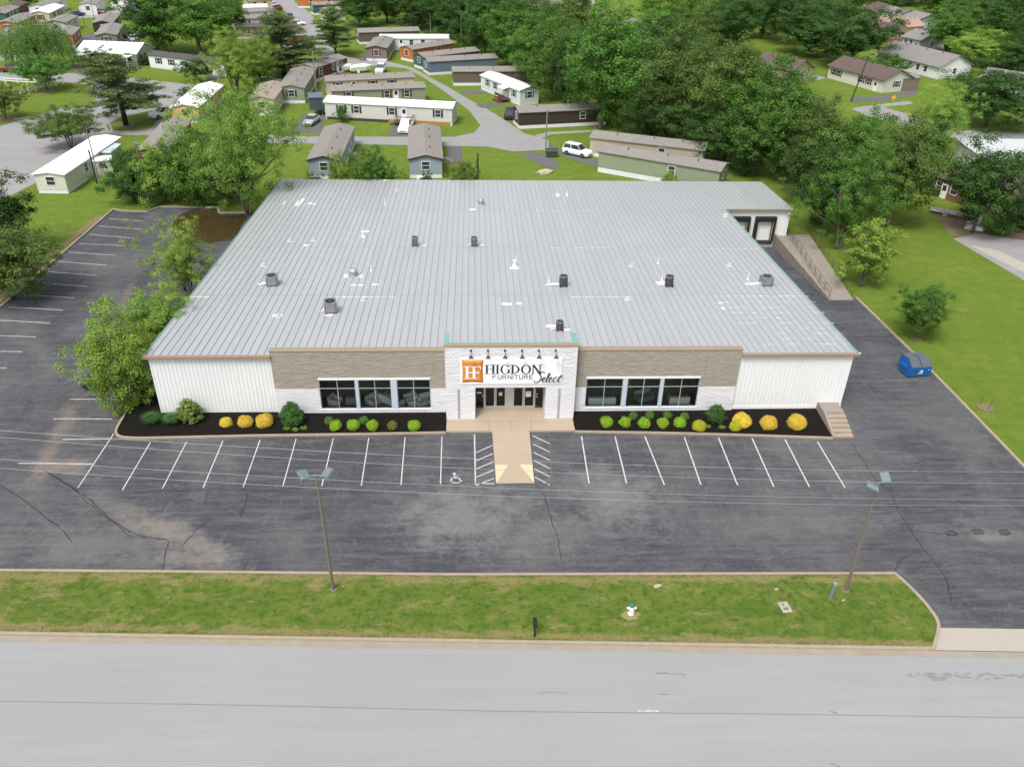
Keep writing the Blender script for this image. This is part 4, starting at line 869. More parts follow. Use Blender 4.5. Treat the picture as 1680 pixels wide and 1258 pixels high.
def broadleaf(seed, cw=.75, base=.22, ncl=260, per=70, ls=.014, lob=.25, cr=.055, top=.5, fill=.45, trunk=.018, multi=1, up=.5, dens_low=1.0):
    """crown and trunk meshes of a tree of height 1; cw = crown width"""
    global RNG
    RNG = np.random.default_rng(seed); random.seed(seed)
    d = unit(ncl); fr = RNG.normal(size=(5, 3)); fr /= np.linalg.norm(fr, axis=1, keepdims=True); ph = RNG.uniform(0, 6.28, 5); fq = RNG.uniform(2, 4.5, 5)
    m = 1+lob*np.sum([np.sin(fq[i]*(d@fr[i])*1.6+ph[i]) for i in range(5)], 0)/2.2
    rr = RNG.random(ncl)**fill*m
    hz = (1-base)/2; zc = base+hz*(2*top-.0)*.5+hz*.5*(1-top)*0
    CC = np.stack([d[:, 0]*rr*cw/2, d[:, 1]*rr*cw/2, base+hz+d[:, 2]*rr*hz], 1)
    # egg profile: narrower towards the top, fuller low down when top<.5
    z = (CC[:, 2]-base)/(1-base); prof = 1-(np.clip(z, 0, 1)-.4)*(.5-top)*2.2
    CC[:, :2] *= np.clip(prof, .35, 1.4)[:, None]
    CC[:, 2] = np.clip(CC[:, 2], base*.8, 1.02)
    CR = cr*RNG.uniform(.65, 1.5, ncl); o = CC-np.array([0, 0, base+hz*.8]); o /= np.linalg.norm(o, axis=1, keepdims=True)+1e-6
    me = leafmesh('crown', *clumps_to_leaves(CC, CR, per, ls, up, .65, o))
    b = MB(); 
    far = CC[np.argsort(-np.linalg.norm(CC-np.array([0, 0, base]), axis=1))]
    starts = [(0, 0)] if multi == 1 else [(.018*math.cos(a*2*PI/multi), .018*math.sin(a*2*PI/multi)) for a in range(multi)]
    for j, (sx, sy) in enumerate(starts):
        w = trunk/(multi**.5); lean = (0, 0) if multi == 1 else (sx*5, sy*5)
        p1 = (sx+lean[0]*.5+random.uniform(-.01, .01), sy+lean[1]*.5+random.uniform(-.01, .01), base+.05); p2 = (sx+lean[0]*1.1+random.uniform(-.02, .02), sy+lean[1]*1.1, base+(1-base)*.45); p3 = (p2[0]+random.uniform(-.03, .03), p2[1]+random.uniform(-.03, .03), base+(1-base)*.8)
        b.tube([(sx, sy, -.01), (sx, sy, .02), p1, p2, p3], [w*1.5, w*1.1, w*.9, w*.55, w*.15], 7)
    pick = RNG.choice(ncl, min(30, ncl), replace=False)
    for i in pick:
        e = Vector(CC[i]); z0 = base*.8+random.random()*.35*(1-base); z0 = min(z0, max(e.z-.02, base*.7))
        s = Vector((random.choice(starts)[0]*(1+3*z0*(multi > 1)), 0, z0)); mid = s.lerp(e, .5)+Vector((0, 0, random.uniform(-.02, .05)))
        b.tube([s, mid, e], [trunk*.38, trunk*.24, trunk*.06], 5)
    return me, b
def pine(seed, cw=.6, base=.12, rows=15, ls=.017):
    global RNG
    RNG = np.random.default_rng(seed); random.seed(seed); CC = []; b = MB(); CRr = []
    b.tube([(0, 0, -.01), (.003, 0, .4), (0, .004, .75), (0, 0, 1)], [.020, .015, .008, .002], 7)
    for i in range(rows):
        z = base+(1-base)*(i/(rows-.5)); L0_ = cw/2*(min(1, .55+2.2*(z-base)) if z < .35 else (1-z)**.72*1.35)+.02
        for a in range(random.choice((4, 5, 6))):
            an = random.uniform(0, 2*PI); L_ = L0_*random.uniform(.55, 1.15); rise = random.uniform(-.03, .06)*(1 if z < .6 else 2)
            e = Vector((math.cos(an)*L_, math.sin(an)*L_, z+rise)); s = Vector((0, 0, z-.02))
            b.tube([s, s.lerp(e, .6)+Vector((0, 0, -.006)), e], [.006, .004, .0015], 4)
            for f in np.linspace(.28, 1.0, max(3, int(L_/.035))):
                q = s.lerp(e, f); wdt = .055*(1.15-f*.5)*random.uniform(.7, 1.2)
                for s2 in range(2): CC.append((q.x+random.gauss(0, .022), q.y+random.gauss(0, .022), q.z+random.uniform(-.002, .012))); CRr.append(wdt)
    CC = np.array(CC); CRr = np.array(CRr); C, N, S, T = clumps_to_leaves(CC, CRr, 34, ls, .2, .38)
    return leafmesh('crown', C, N, S, T, .2), b
def willow(seed, cw=.95):
    global RNG
    RNG = np.random.default_rng(seed); random.seed(seed); P = []; K = []; n = 620
    d = unit(n); d[:, 2] = np.abs(d[:, 2])
    rr = RNG.random(n)**.4; top = np.stack([d[:, 0]*rr*cw/2, d[:, 1]*rr*cw/2, .45+d[:, 2]*rr*.52], 1)
    for i in range(n):
        L_ = random.uniform(.15, .5)*(.6+rr[i]*.5); m = 44; f = np.linspace(0, 1, m); L_ = min(L_, top[i, 2]-.05)
        q = np.stack([top[i, 0]*(1+.10*f), top[i, 1]*(1+.10*f), top[i, 2]-L_*f], 1)+RNG.normal(size=(m, 3))*.010; P.append(q); K.append(np.full(m, RNG.random()))
    C = np.concatenate(P); T = np.concatenate(K); N = unit(len(C))+np.concatenate([C[:, :2]*1.2, np.full((len(C), 1), .2)], 1)
    tang = RNG.normal(size=C.shape)*.35+np.array([0, 0, -1]); b = MB(); b.tube([(0, 0, -.01), (0, 0, .3), (.02, 0, .6)], [.035, .026, .012], 7)
    for a in range(9): b.tube([(0, 0, .28), (.2*math.cos(a*.7), .2*math.sin(a*.7), .6), (.34*math.cos(a*.7), .34*math.sin(a*.7), .72)], [.016, .009, .003], 5)
    return leafmesh('crown', C, N, RNG.uniform(.010, .018, len(C)), T, .3, tang), b
def bush_mesh(seed, n=5200, ls=.045, lump=.08, flat=.9):
    """a clipped shrub of unit radius resting on z=0: leafy shell plus inner leaves"""
    global RNG
    RNG = np.random.default_rng(seed); d = unit(n); d[:, 2] = d[:, 2]*1.0; fr = unit(6); ph = RNG.uniform(0, 6, 6)
    m = 1+lump*np.sum([np.sin(5*(d@fr[i])+ph[i]) for i in range(6)], 0)/2; r = (1-.25*RNG.random(n)**2.5)*m+.16*RNG.random(n)*(RNG.random(n) < .16)
    C = d*r[:, None]*np.array([1, 1, flat])+np.array([0, 0, flat*.86]); C[:, 2] = np.maximum(C[:, 2], .02)
    T = np.clip(.5+.35*np.sin(7*(d@fr[0])+ph[1])*np.sin(6*(d@fr[1]))+RNG.normal(size=n)*.2, 0, 1)
    return leafmesh('foliage', C, d+unit(n)*.8+np.array([0, 0, .4]), ls*RNG.uniform(.6, 1.4, n), T)
PROTO = {}
def proto(key):
    if key in PROTO: return PROTO[key]
    K = {'cone': lambda: broadleaf(23, .72, .01, 210, 70, .026, .14, .075, fill=.4, top=.30), 'low1': lambda: broadleaf(21, .95, .05, 420, 102, 0.0105, .28, .055, fill=.5, top=.42, up=.6), 'low2': lambda: broadleaf(22, .85, .06, 400, 102, 0.0105, .32, .055, fill=.5, top=.42, up=.6), 'round1': lambda: broadleaf(1, .80, .20, 300, 105, 0.0105), 'round2': lambda: broadleaf(2, .85, .16, 330, 99, 0.0105, .3), 'round3': lambda: broadleaf(3, .72, .18, 300, 105, 0.0105, .32),
         'tall1': lambda: broadleaf(4, .62, .14, 340, 94, 0.0097, .34, .05), 'tall2': lambda: broadleaf(5, .58, .10, 340, 94, 0.0097, .38, .05), 'tall3': lambda: broadleaf(6, .66, .12, 340, 94, 0.0097, .3, .05),
         'airy': lambda: broadleaf(7, .9, .14, 420, 94, 0.0071, .35, .040, fill=.55, multi=3), 'airy2': lambda: broadleaf(17, .85, .18, 330, 99, 0.0080, .45, .042, fill=.5, multi=2),
         'flat1': lambda: broadleaf(8, 1.25, .30, 280, 108, 0.0134, .22, .06, top=.6, multi=4), 'flat2': lambda: broadleaf(9, 1.35, .26, 280, 108, 0.0134, .25, .06, top=.6, multi=4),
         'young': lambda: broadleaf(10, .62, .18, 190, 81, 0.0151, .42, .052, fill=.6, multi=3), 'ragged': lambda: broadleaf(11, .85, .18, 150, 108, 0.0168, .5, .07, fill=.5, multi=2),
         'shrub1': lambda: broadleaf(12, 1.3, .03, 230, 94, 0.0168, .35, .08), 'shrub2': lambda: broadleaf(13, 1.1, .02, 230, 94, 0.0168, .4, .08),
         'pine1': lambda: pine(14, .72, .26, 11), 'pine2': lambda: pine(15, .66, .16, 13), 'pine3': lambda: pine(18, .85, .22, 12, .02), 'willow': lambda: willow(16)}
    me, b = K[key](); 
    PROTO[key] = (me, b.mesh('trunk', M_BARKD if key.startswith('pine') else M_BARK, True), {})
    co = np.empty(len(me.vertices)*3, np.float32); me.vertices.foreach_get('co', co); co = co.reshape(-1, 3)
    PROTO[key][2]['w'] = np.percentile(co[:, 0], 98)-np.percentile(co[:, 0], 2); PROTO[key][2]['top'] = np.percentile(co[:, 2], 99.5); return PROTO[key]
def plant_tree(key, leaf, base, h, w, label, cat='tree', group=None, name='broadleaf_tree', rz=None):
    me, tm, info = proto(key)
    ck = leaf
    if ck not in info: info[ck] = me.copy(); info[ck].name = 'crown'; info[ck].materials.clear(); info[ck].materials.append(LM[leaf])
    t_ = thing(name, label, cat, base, random.uniform(0, 6.28) if rz is None else rz, group)
    t_.scale = (w/info['w'], w/info['w'], h/info['top'])
    put('crown', info[ck], t_); put('trunk', tm, t_); return t_
def tree_px(key, leaf, xb, yb, ytop, wpx, label, cat='tree', group=None, name='broadleaf_tree', zb=0):
    """stand a tree on the ground where its foot shows, as tall and wide as measured"""
    p = G(xb, yb, zb); h = height_at(p, xb, ytop); w = wpx*depth_of(p+Vector((0, 0, h*.55)))/FPX
    return plant_tree(key, leaf, p, h, w, label, cat, group, name)
# ------------------------------------------------------------------ trees one by one
BF = 'broadleaf_tree'
tree_px('airy', 'spring', 408, 352, 148, 172, 'big feathery light green tree overhanging the back left corner of the store roof')
tree_px('airy2', 'bright', 312, 498, 362, 112, 'airy light green tree beside the store wall next to the puddle')
tree_px('low1', 'bright', 278, 598, 474, 100, 'light green tree against the left store wall, middle one of three')
tree_px('low2', 'bright', 220, 666, 506, 112, 'largest bright green tree at the front left corner of the store wall')
tree_px('round2', 'olive', 22, 492, 358, 120, 'olive green tree leaning over the left edge kerb of the parking lot')
tree_px('ragged', 'deep', 16, 420, 300, 104, 'dark tree at the left edge of the picture behind the olive green one')
tree_px('shrub1', 'deep', 222, 333, 246, 88, 'dark holly shrub next to the brown lamp pole behind the parking lot', 'shrub', None, 'shrub')
tree_px('shrub2', 'bright', 275, 330, 232, 90, 'bright green shrub between the dark holly and the feathery tree', 'shrub', None, 'shrub')
tree_px('shrub1', 'mid', 325, 332, 222, 110, 'mid green shrub mass under the feathery tree', 'shrub', None, 'shrub')
tree_px('shrub2', 'deep', 370, 334, 262, 60, 'low dark shrub at the foot of the feathery tree', 'shrub', None, 'shrub')
tree_px('shrub2', 'mid', 330, 246, 214, 50, 'leafy shrub behind the long grey shingled home', 'shrub', None, 'shrub')
tree_px('flat1', 'olive', 117, 243, 179, 96, 'round rusty tipped small tree behind the white roofed trailer', 'tree', None, 'ornamental_tree')
tree_px('flat2', 'rusty', 10, 196, 137, 66, 'rusty tipped small tree cut by the left picture edge', 'tree', None, 'ornamental_tree')
tree_px('flat1', 'mid', 78, 149, 92, 74, 'small round green tree inside the white rail fence', 'tree', None, 'ornamental_tree')
tree_px('pine1', 'pine', 207, 206, 90, 122, 'tall wide pine on the grass island beside the stop sign', 'tree', None, 'pine_tree')
tree_px('willow', 'willow', 68, 112, 34, 102, 'weeping willow next to the small red garage', 'tree', None, 'willow_tree')
tree_px('shrub2', 'deep', 162, 120, 78, 50, 'dark bushy tree in front of the white roofed ranch house', 'tree')
tree_px('flat2', 'deep', 322, 134, 97, 48, 'dark flat crowned small tree in front of the white trailer with a dark roof', 'tree', None, 'ornamental_tree')
tree_px('shrub1', 'deep', 307, 164, 143, 26, 'small rounded shrub by the corner of the yellow home', 'shrub', None, 'shrub')
tree_px('shrub1', 'deep', 237, 107, 90, 22, 'small dark red and green shrub between the two long white homes', 'shrub', None, 'shrub')
tree_px('round3', 'deep', 262, 86, -28, 96, 'big dark green tree behind the ranch house, left of its lighter twin')
tree_px('round1', 'mid', 330, 92, -25, 125, 'big mid green tree with pale trunk behind the dark roofed trailer')
tree_px('round2', 'mid', 375, 60, -10, 60, 'green tree half hidden right of the two big ones')
tree_px('airy2', 'bright', 388, 158, 48, 92, 'light green loose tree to the left of the tall pine by the home rows')
tree_px('round2', 'bright', 430, 150, 58, 46, 'yellowish green small tree between the loose tree and the pine')
tree_px('pine2', 'pine', 467, 126, 22, 92, 'tall dark pine above the sage green home', 'tree', None, 'pine_tree')
tree_px('pine3', 'pine', 551, 92, 12, 62, 'sparse pine with upturned limbs beside the park road', 'tree', None, 'pine_tree')
tree_px('tall1', 'deep', 590, 44, -20, 56, 'dark tree behind the sparse pine')
tree_px('round3', 'deep', 635, 38, -30, 70, 'dark tree above the brown double home')
tree_px('round1', 'mid', 615, 68, 55, 18, 'small light shrub at the corner of the white and brown homes', 'shrub', None, 'shrub')
tree_px('young', 'mid', 561, 201, 174, 20, 'small round tree against the long white roofed home', 'tree', None, 'young_tree')
tree_px('shrub2', 'deep', 616, 99, 88, 12, 'little dark bush in front of the brown gabled home', 'shrub', None, 'shrub')
# the band of growth just behind the store roof
for (k_, lf, x, yt, w, lab) in (('shrub1', 'bright', 560, 250, 34, 'bright shrub against the blue end of the left grey roofed home'), ('round2', 'mid', 612, 240, 44, 'bushy green tree between the two grey roofed homes'), ('shrub2', 'bright', 580, 272, 36, 'light shrub just above the back edge of the store roof'),
                             ('shrub2', 'mid', 636, 268, 28, 'shrub left of the second grey roofed home'), ('shrub1', 'bright', 660, 278, 26, 'small bright shrub touching the second grey roofed home'), ('shrub1', 'olive', 762, 266, 44, 'yellowish shrub right of the second grey roofed home'), ('shrub2', 'mid', 520, 284, 30, 'low shrub under the blue end wall'), ('shrub1', 'bright', 1095, 281, 26, 'young bright shrub in front of the sage green long home'), ('shrub2', 'olive', 700, 280, 18, 'thin shrub beside the heat pump of the second home')):
    p = G(x, 322); h = height_at(p, x, yt); plant_tree(k_, lf, p, h, w*depth_of(p)/FPX*1.05, lab, 'shrub', None, 'shrub')
# the wood behind: front row first
WOOD = 'trees of the dense wood behind the mobile homes'
wl_ = 'dense green broadleaf tree within the wood behind the mobile homes'
front = [('tall1', 'deep', 690, 46, -25, 60), ('tall2', 'deep', 722, 62, -30, 62), ('tall3', 'deep', 760, 80, -28, 66), ('tall1', 'deep', 795, 96, -22, 64), ('tall2', 'mid', 832, 112, -8, 62), ('tall3', 'mid', 872, 142, 22, 70),
         ('round3', 'mid', 905, 165, 40, 74), ('tall3', 'deep', 930, 185, 62, 70), ('round2', 'mid', 1010, 200, 40, 80), ('tall1', 'mid', 1045, 222, 60, 78), ('tall2', 'olive', 1092, 232, 42, 92), ('round3', 'deep', 1062, 238, 128, 70),
         ('tall3', 'olive', 1140, 246, 68, 86), ('round2', 'deep', 1122, 250, 150, 80), ('tall1', 'olive', 1190, 262, 66, 92), ('round3', 'deep', 1176, 268, 160, 80), ('tall2', 'mid', 1240, 285, 92, 92), ('round2', 'deep', 1222, 288, 190, 74), ('tall3', 'mid', 1280, 300, 138, 84), ('round1', 'deep', 1290, 300, 215, 56), ('tall1', 'olive', 1330, 330, 165, 78), ('round3', 'deep', 1325, 335, 225, 66)]
for i, (k_, lf, x, y, yt, w) in enumerate(front): tree_px(k_, lf, x, y, yt, w*1.12, wl_, 'tree', WOOD)
tree_px('tall3', 'mid', 985, 212, 2, 116, 'tallest green tree standing over the dark brown mobile home')
back = [(690, 14), (735, 26), (790, 44), (845, 66), (890, 92), (935, 112), (985, 128), (1035, 140), (1085, 150), (1135, 162), (1180, 178), (1225, 196), (770, 10), (830, 28), (885, 52), (940, 70), (1120, 120), (1170, 130), (1215, 142), (1260, 170), (1300, 200),
        (1080, 70), (1130, 84), (1110, 44), (1160, 56), (1200, 70), (1160, 30), (1210, 40), (1250, 52), (1290, 62), (1325, 80), (1080, 22), (1130, 14), (1190, 14), (1240, 20), (1290, 30), (1330, 44), (1350, 22)]
for i, (x, y) in enumerate(back):
    p = G(x, y+22); lf = ('bright' if i % 2 else 'mid') if (1040 < x < 1175 and y < 60) else ('deep', 'mid', 'olive', 'mid', 'bright')[i % 5] if x > 1060 and y < 90 else ('deep', 'mid', 'deep', 'olive')[i % 4]
    hh = random.uniform(11, 16)
    if x > 1150 and y > 100: hh = random.uniform(7, 9)
    if (x, y) in ((1290, 62), (1325, 80), (1250, 52), (1330, 44)): lf = 'deep'; p = G(x, y+12)
    plant_tree(('tall1', 'round3', 'tall2', 'round2', 'tall3', 'round1')[i % 6], lf, p, hh, random.uniform(10.5, 14), wl_, 'tree', WOOD)
# right side
tree_px('round2', 'deep', 1345, 385, 240, 84, 'dark tree beside the dock corner of the store')
tree_px('airy2', 'mid', 1375, 408, 228, 140, 'big leafy tree between the loading dock and the lawn, silvery leaf backs')
tree_px('round1', 'olive', 1455, 372, 196, 118, 'rounded olive green tree next to the lawn behind the silvery one')
tree_px('round3', 'mid', 1392, 335, 182, 92, 'tree at the wood edge behind the rounded olive tree')
tree_px('young', 'bright', 1411, 470, 362, 74, 'young multi stemmed light green tree beside the concrete walk', 'tree', None, 'young_tree')
tree_px('round3', 'mid', 1503, 556, 470, 74, 'small lopsided tree on the lawn above the dumpster', 'tree', None, 'young_tree')
tree_px('airy2', 'bright', 1530, 262, 138, 92, 'open light green tree over the brick house chimney end')
tree_px('ragged', 'mid', 1502, 290, 196, 70, 'tree with crooked limbs in front of the brick house gable')
tree_px('round2', 'deep', 1595, 382, 226, 116, 'dark tree in the brick house yard by the upturned boat trailer')
tree_px('round2', 'deep', 1616, 208, 102, 124, 'broad dark tree across the road from the brick house')
tree_px('round1', 'deep', 1392, 112, 8, 116, 'broad dark tree beside the cream house with brown roof')
tree_px('shrub1', 'mid', 1452, 126, 88, 64, 'rounded green shrub behind the cream house', 'shrub', None, 'shrub')
tree_px('tall3', 'mid', 1548, 92, 10, 78, 'mid green tree behind the white ranch house')
tree_px('round2', 'bright', 1604, 108, 48, 78, 'yellow green round tree behind the white ranch house')
tree_px('shrub2', 'deep', 1500, 112, 100, 18, 'small shrub against the front of the white ranch house', 'shrub', None, 'shrub')
tree_px('round3', 'deep', 1662, 120, 62, 60, 'dark tree at the right picture edge by the far brown house')
tree_px('tall1', 'deep', 1636, 84, -10, 70, 'dark leaning tree upper right behind the brown house')
RW = 'trees of the far upper right wood'
for i, (x, y, w) in enumerate(((1560, 44, 50), (1600, 54, 55), (1645, 50, 60), (1690, 46, 60), (1575, 24, 60), (1620, 20, 60), (1670, 22, 60), (1535, 12, 60), (1590, 4, 60), (1640, 2, 60), (1480, -2, 50), (1510, -4, 60), (1370, 30, 50), (1400, 8, 60), (1685, 110, 60), (1350, 4, 60), (1455, -8, 60), (1560, -6, 60))):
    p = G(x, y+12); plant_tree(('round3', 'tall1', 'round2')[i % 3], ('deep', 'mid', 'deep')[i % 3], p, random.uniform(9, 13), w*depth_of(p)/FPX*.9, 'green tree in the far wood at the upper right', 'tree', RW)
tree_px('young', 'deep', 1499, 34, 24, 18, 'small tree in front of the pale blue far house', 'tree', None, 'young_tree')
tree_px('shrub1', 'mid', 1640, 385, 360, 40, 'shrub bed in front of the brick house carport', 'shrub', None, 'shrub')
tree_px('shrub2', 'deep', 1672, 372, 330, 60, 'dark shrub at the right edge by the brick house', 'shrub', None, 'shrub')
tree_px('shrub1', 'mid', 1535, 318, 298, 40, 'low shrub along the brick house side wall', 'shrub', None, 'shrub')
tree_px('tall2', 'deep', 45, 10, -22, 40, 'dark tree between the red brown home and the white roofed home')
tree_px('round2', 'mid', 80, -12, -30, 60, 'tree at the top left picture edge')
tree_px('shrub1', 'bright', 262, 88, 55, 40, 'pale flowering shrub under the big dark tree', 'shrub', None, 'shrub')
FW = 'trees of the far skyline wood'
for i in range(34):
    p = G(-120+i*58, -30); p.y += random.uniform(0, 60); plant_tree(('round3', 'tall1', 'round2')[i % 3], ('deep', 'mid', 'olive')[i % 3], p, random.uniform(10, 15), random.uniform(14, 20), 'green tree of the far skyline wood', 'tree', FW)
# shrubs in the mulch beds -------------------------------------------
BM = [bush_mesh(i, 6000, .058, .06, .82) for i in (31, 32, 33)]
BL = [bush_mesh(i, 5200, .07, .10) for i in (34, 35)]
_bm = {}
def bush(px, py, r, leaf, label, grp, meshes=BM, sq=1.0):
    p = G(px, py, .2); i = random.randrange(len(meshes)); key = (id(meshes), i, leaf)
    if key not in _bm: _bm[key] = meshes[i].copy(); _bm[key].name = 'foliage'; _bm[key].materials.clear(); _bm[key].materials.append(LM[leaf])
    o = put('round_shrub', _bm[key], None, (p.x, p.y+r*.25, .16), (0, 0, random.uniform(0, 6))); o.scale = (r, r, r*.95*sq); tag(o, label, 'shrub', grp); return o
GG = 'golden shrubs along the white metal walls'; LG = 'lime shrubs under the showroom windows'; BG = 'small clipped boxwoods near the window wall'
bush(371, 699, .47, 'gold', 'smallest golden shrub, left of three by the left metal wall', GG); bush(402.5, 699, .57, 'gold', 'golden shrub in the middle of three by the left metal wall', GG); bush(434, 699, .66, 'gold', 'largest golden shrub, right of three by the left metal wall', GG)
bush(1217, 699, .72, 'gold', 'golden shrub behind the round yellow green one at the right bed', GG); bush(1261, 702, .66, 'gold', 'golden shrub in the middle of the right metal wall', GG); bush(1307, 702, .72, 'gold', 'golden shrub nearest the concrete steps', GG)
for px, py, lb in ((551, 704, 'leftmost lime shrub of the left bed'), (580, 703, 'lime shrub left of the single boxwood pair in the left bed'), (611, 704, 'lime shrub in the middle of the left bed'), (679.5, 704, 'lime shrub nearest the entrance in the left bed'), (995, 698, 'lime shrub nearest the entrance in the right bed'), (1025, 698, 'second lime shrub from the entrance in the right bed'), (1057, 700, 'third lime shrub from the entrance in the right bed'), (1087, 700, 'fourth lime shrub from the entrance in the right bed'), (1115, 699, 'fifth lime shrub from the entrance in the right bed')):
    bush(px, py, .46, 'lime', lb, LG, BL)
bush(644, 703, .38, 'tips', 'brownish tipped small shrub in the left bed', None, BL)
bush(1147, 705, .52, 'yellow', 'round yellow green shrub left of the dark upright shrub, right bed', 'round yellow green shrubs of the right bed'); bush(1206, 705, .46, 'yellow', 'round yellow green shrub in front of the first golden one, right bed', 'round yellow green shrubs of the right bed')
for px, py, lb in ((540, 695, 'dark clipped boxwood behind the leftmost lime shrub'), (597, 694, 'dark clipped boxwood between two lime shrubs of the left bed'), (1039, 687, 'dark clipped boxwood nearest the entrance in the right bed'), (1066, 686, 'second dark boxwood from the entrance in the right bed'), (1095, 686, 'third dark boxwood from the entrance in the right bed'), (1123, 688, 'fourth dark boxwood from the entrance in the right bed')):
    bush(px, py, .36, 'box', lb, BG, BM, 1.1)
def upright(px, py, r, h, leaf, label):
    p = G(px, py, .2); plant_tree('cone', leaf, (p.x, p.y+.2, .15), h, 2*r, label, 'shrub', None, 'upright_shrub')
upright(314.5, 694, .72, 2.15, 'mag', 'glossy bronze leaved cone shrub by the left metal wall')
upright(479.5, 697, .72, 1.95, 'deep', 'dark fine leaved shrub at the seam of metal and block wall, left bed'); upright(1174, 695, .58, 1.75, 'deep', 'dark fine leaved shrub in the right bed')
# ornamental grasses and hostas
def blades(label, name, px, py, n, L_, spread, leaf, w=.012, grp=None, cat='grass clump'):
    rs = np.random.default_rng(int(px)); C = []; b = MB(); p = G(px, py, .2)
    for i in range(n):
        a = rs.uniform(0, 6.283); r0 = rs.uniform(0, .12); ln = L_*rs.uniform(.6, 1.1); sp = spread*rs.uniform(.2, 1.0); x0, y0 = math.cos(a)*r0, math.sin(a)*r0
        u = Vector((math.cos(a), math.sin(a), 0)); s_ = Vector((-u.y, u.x, 0))*w; q = [Vector((x0, y0, 0)), Vector((x0, y0, 0))+u*sp*.35+Vector((0, 0, ln*.75)), Vector((x0, y0, 0))+u*sp+Vector((0, 0, ln*.80))]
        b.add([q[0]-s_, q[0]+s_, q[1]+s_, q[1]-s_, q[2]], [(0, 1, 2, 3), (3, 2, 4)])
    o = b.build(name, LM[leaf]); o.location = (p.x, p.y+.15, .15); tag(o, label, cat, grp); return o
blades('left clump of fine green ornamental grass at the corner of the store', 'ornamental_grass', 250, 696, 1100, 1.0, .95, 'blade', .010, 'ornamental grass clumps'); blades('right clump of fine green ornamental grass, beside the glossy cone shrub', 'ornamental_grass', 283, 696, 1100, .95, .9, 'blade', .010, 'ornamental grass clumps')
for px, py, lb in ((470, 706, 'leftmost pale hosta under the dark shrub, left bed'), (484, 708, 'middle pale hosta under the dark shrub, left bed'), (498, 705, 'right pale hosta under the dark shrub, left bed'), (1161, 703, 'small pale hosta left of the dark shrub, right bed'), (1185, 704, 'small pale hosta right of the dark shrub, right bed')):
    blades(lb, 'hosta_plant', px, py, 60, .24, .30, 'bright', .045, 'pale hostas', 'plant')
# ------------------------------------------------------------------ roads and drives of the mobile home park
def psheet(name, pts, z, m): return sheet(name, P2(*pts), z, m)
psheet('park_road', [(446, 0), (474, 25), (487, 42), (513, 67), (524, 90), (560, 106), (640, 110), (667, 113), (692, 126), (730, 151), (770, 182), (788, 206), (778, 218), (745, 225), (510, 224.5), (440, 222), (440, 236), (510, 236), (640, 238), (800, 241), (842, 249), (900, 246), (900, 230), (860, 219), (832, 200), (800, 180), (768, 163), (735, 143), (705, 127), (676, 111), (640, 102), (590, 98), (552, 90), (535, 60), (510, 23), (486, 6), (470, -14), (440, -14)], .020, M_LANE)
psheet('park_road', [(-60, 120), (60, 120), (135, 121), (230, 130), (327, 141), (305, 160), (290, 180), (284, 200), (310, 214), (245, 222), (200, 222), (165, 222), (110, 262), (60, 300), (0, 330), (-70, 370)], .020, M_LANE)
def island(pts, edge=True):
    P = smooth_poly(P2(*(pts+[pts[0]])), 3); sheet('grass_island', P, .05, M_GRASS)
    b = MB(); b.wallstrip(P, .18, 0, .08); struct('island_edge', b, M_DIRT)
island([(-60, 133), (10, 132), (105, 136), (148, 142), (156, 160), (146, 174), (100, 179), (55, 191), (0, 207), (-60, 224)])
island([(175, 207), (193, 196), (215, 190), (260, 181), (262, 190), (255, 201), (240, 213), (185, 215)])
b = MB()
for a, c in (((24, 197), (56, 191)), ((138, 178), (151, 177))): b.ribbon(P2(a, c), .5, .06)
struct('kerb_paint', b, M_PAINT)
psheet('driveway', [(472, 219), (497, 188), (532, 186), (528, 219)], .024, M_DRIVE)
psheet('driveway', [(636, 223), (646, 205), (682, 205), (676, 224)], .024, M_DRIVE)
psheet('driveway', [(898, 244), (902, 237), (935, 252), (980, 264), (980, 275), (940, 262)], .024, M_DRIVE)
psheet('driveway', [(878, 222), (900, 217), (970, 214), (970, 217), (905, 221), (885, 228)], .024, M_LANE)
psheet('driveway', [(852, 252), (880, 250), (918, 268), (912, 278), (890, 273)], .024, M_DRIVE)
psheet('driveway', [(733, 240), (758, 241), (758, 268), (735, 268)], .024, M_DRIVE)
psheet('driveway', [(755, 150), (790, 148), (800, 153), (760, 156)], .024, M_DRIVE); psheet('driveway', [(780, 172), (815, 169), (835, 173), (790, 178)], .024, M_DRIVE)
psheet('driveway', [(588, 100), (600, 88), (615, 88), (604, 101)], .024, M_DRIVE)
psheet('driveway', [(130, 60), (160, 54), (170, 70), (135, 72)], .024, M_DRIVE); psheet('park_road', [(105, 26), (140, 22), (230, 14), (230, 26), (160, 29), (128, 31)], .022, M_LANE); psheet('driveway', [(200, 60), (232, 50), (234, 60), (212, 70)], .024, M_DRIVE)
psheet('driveway', [(108, 115), (140, 103), (150, 106), (128, 120)], .024, M_DRIVE); psheet('driveway', [(330, 128), (372, 120), (372, 126), (336, 134)], .024, M_DRIVE)
psheet('dirt_patch', [(830, 200), (850, 196), (905, 222), (940, 236), (900, 238), (860, 216)], .018, M_DRIVE) if False else None
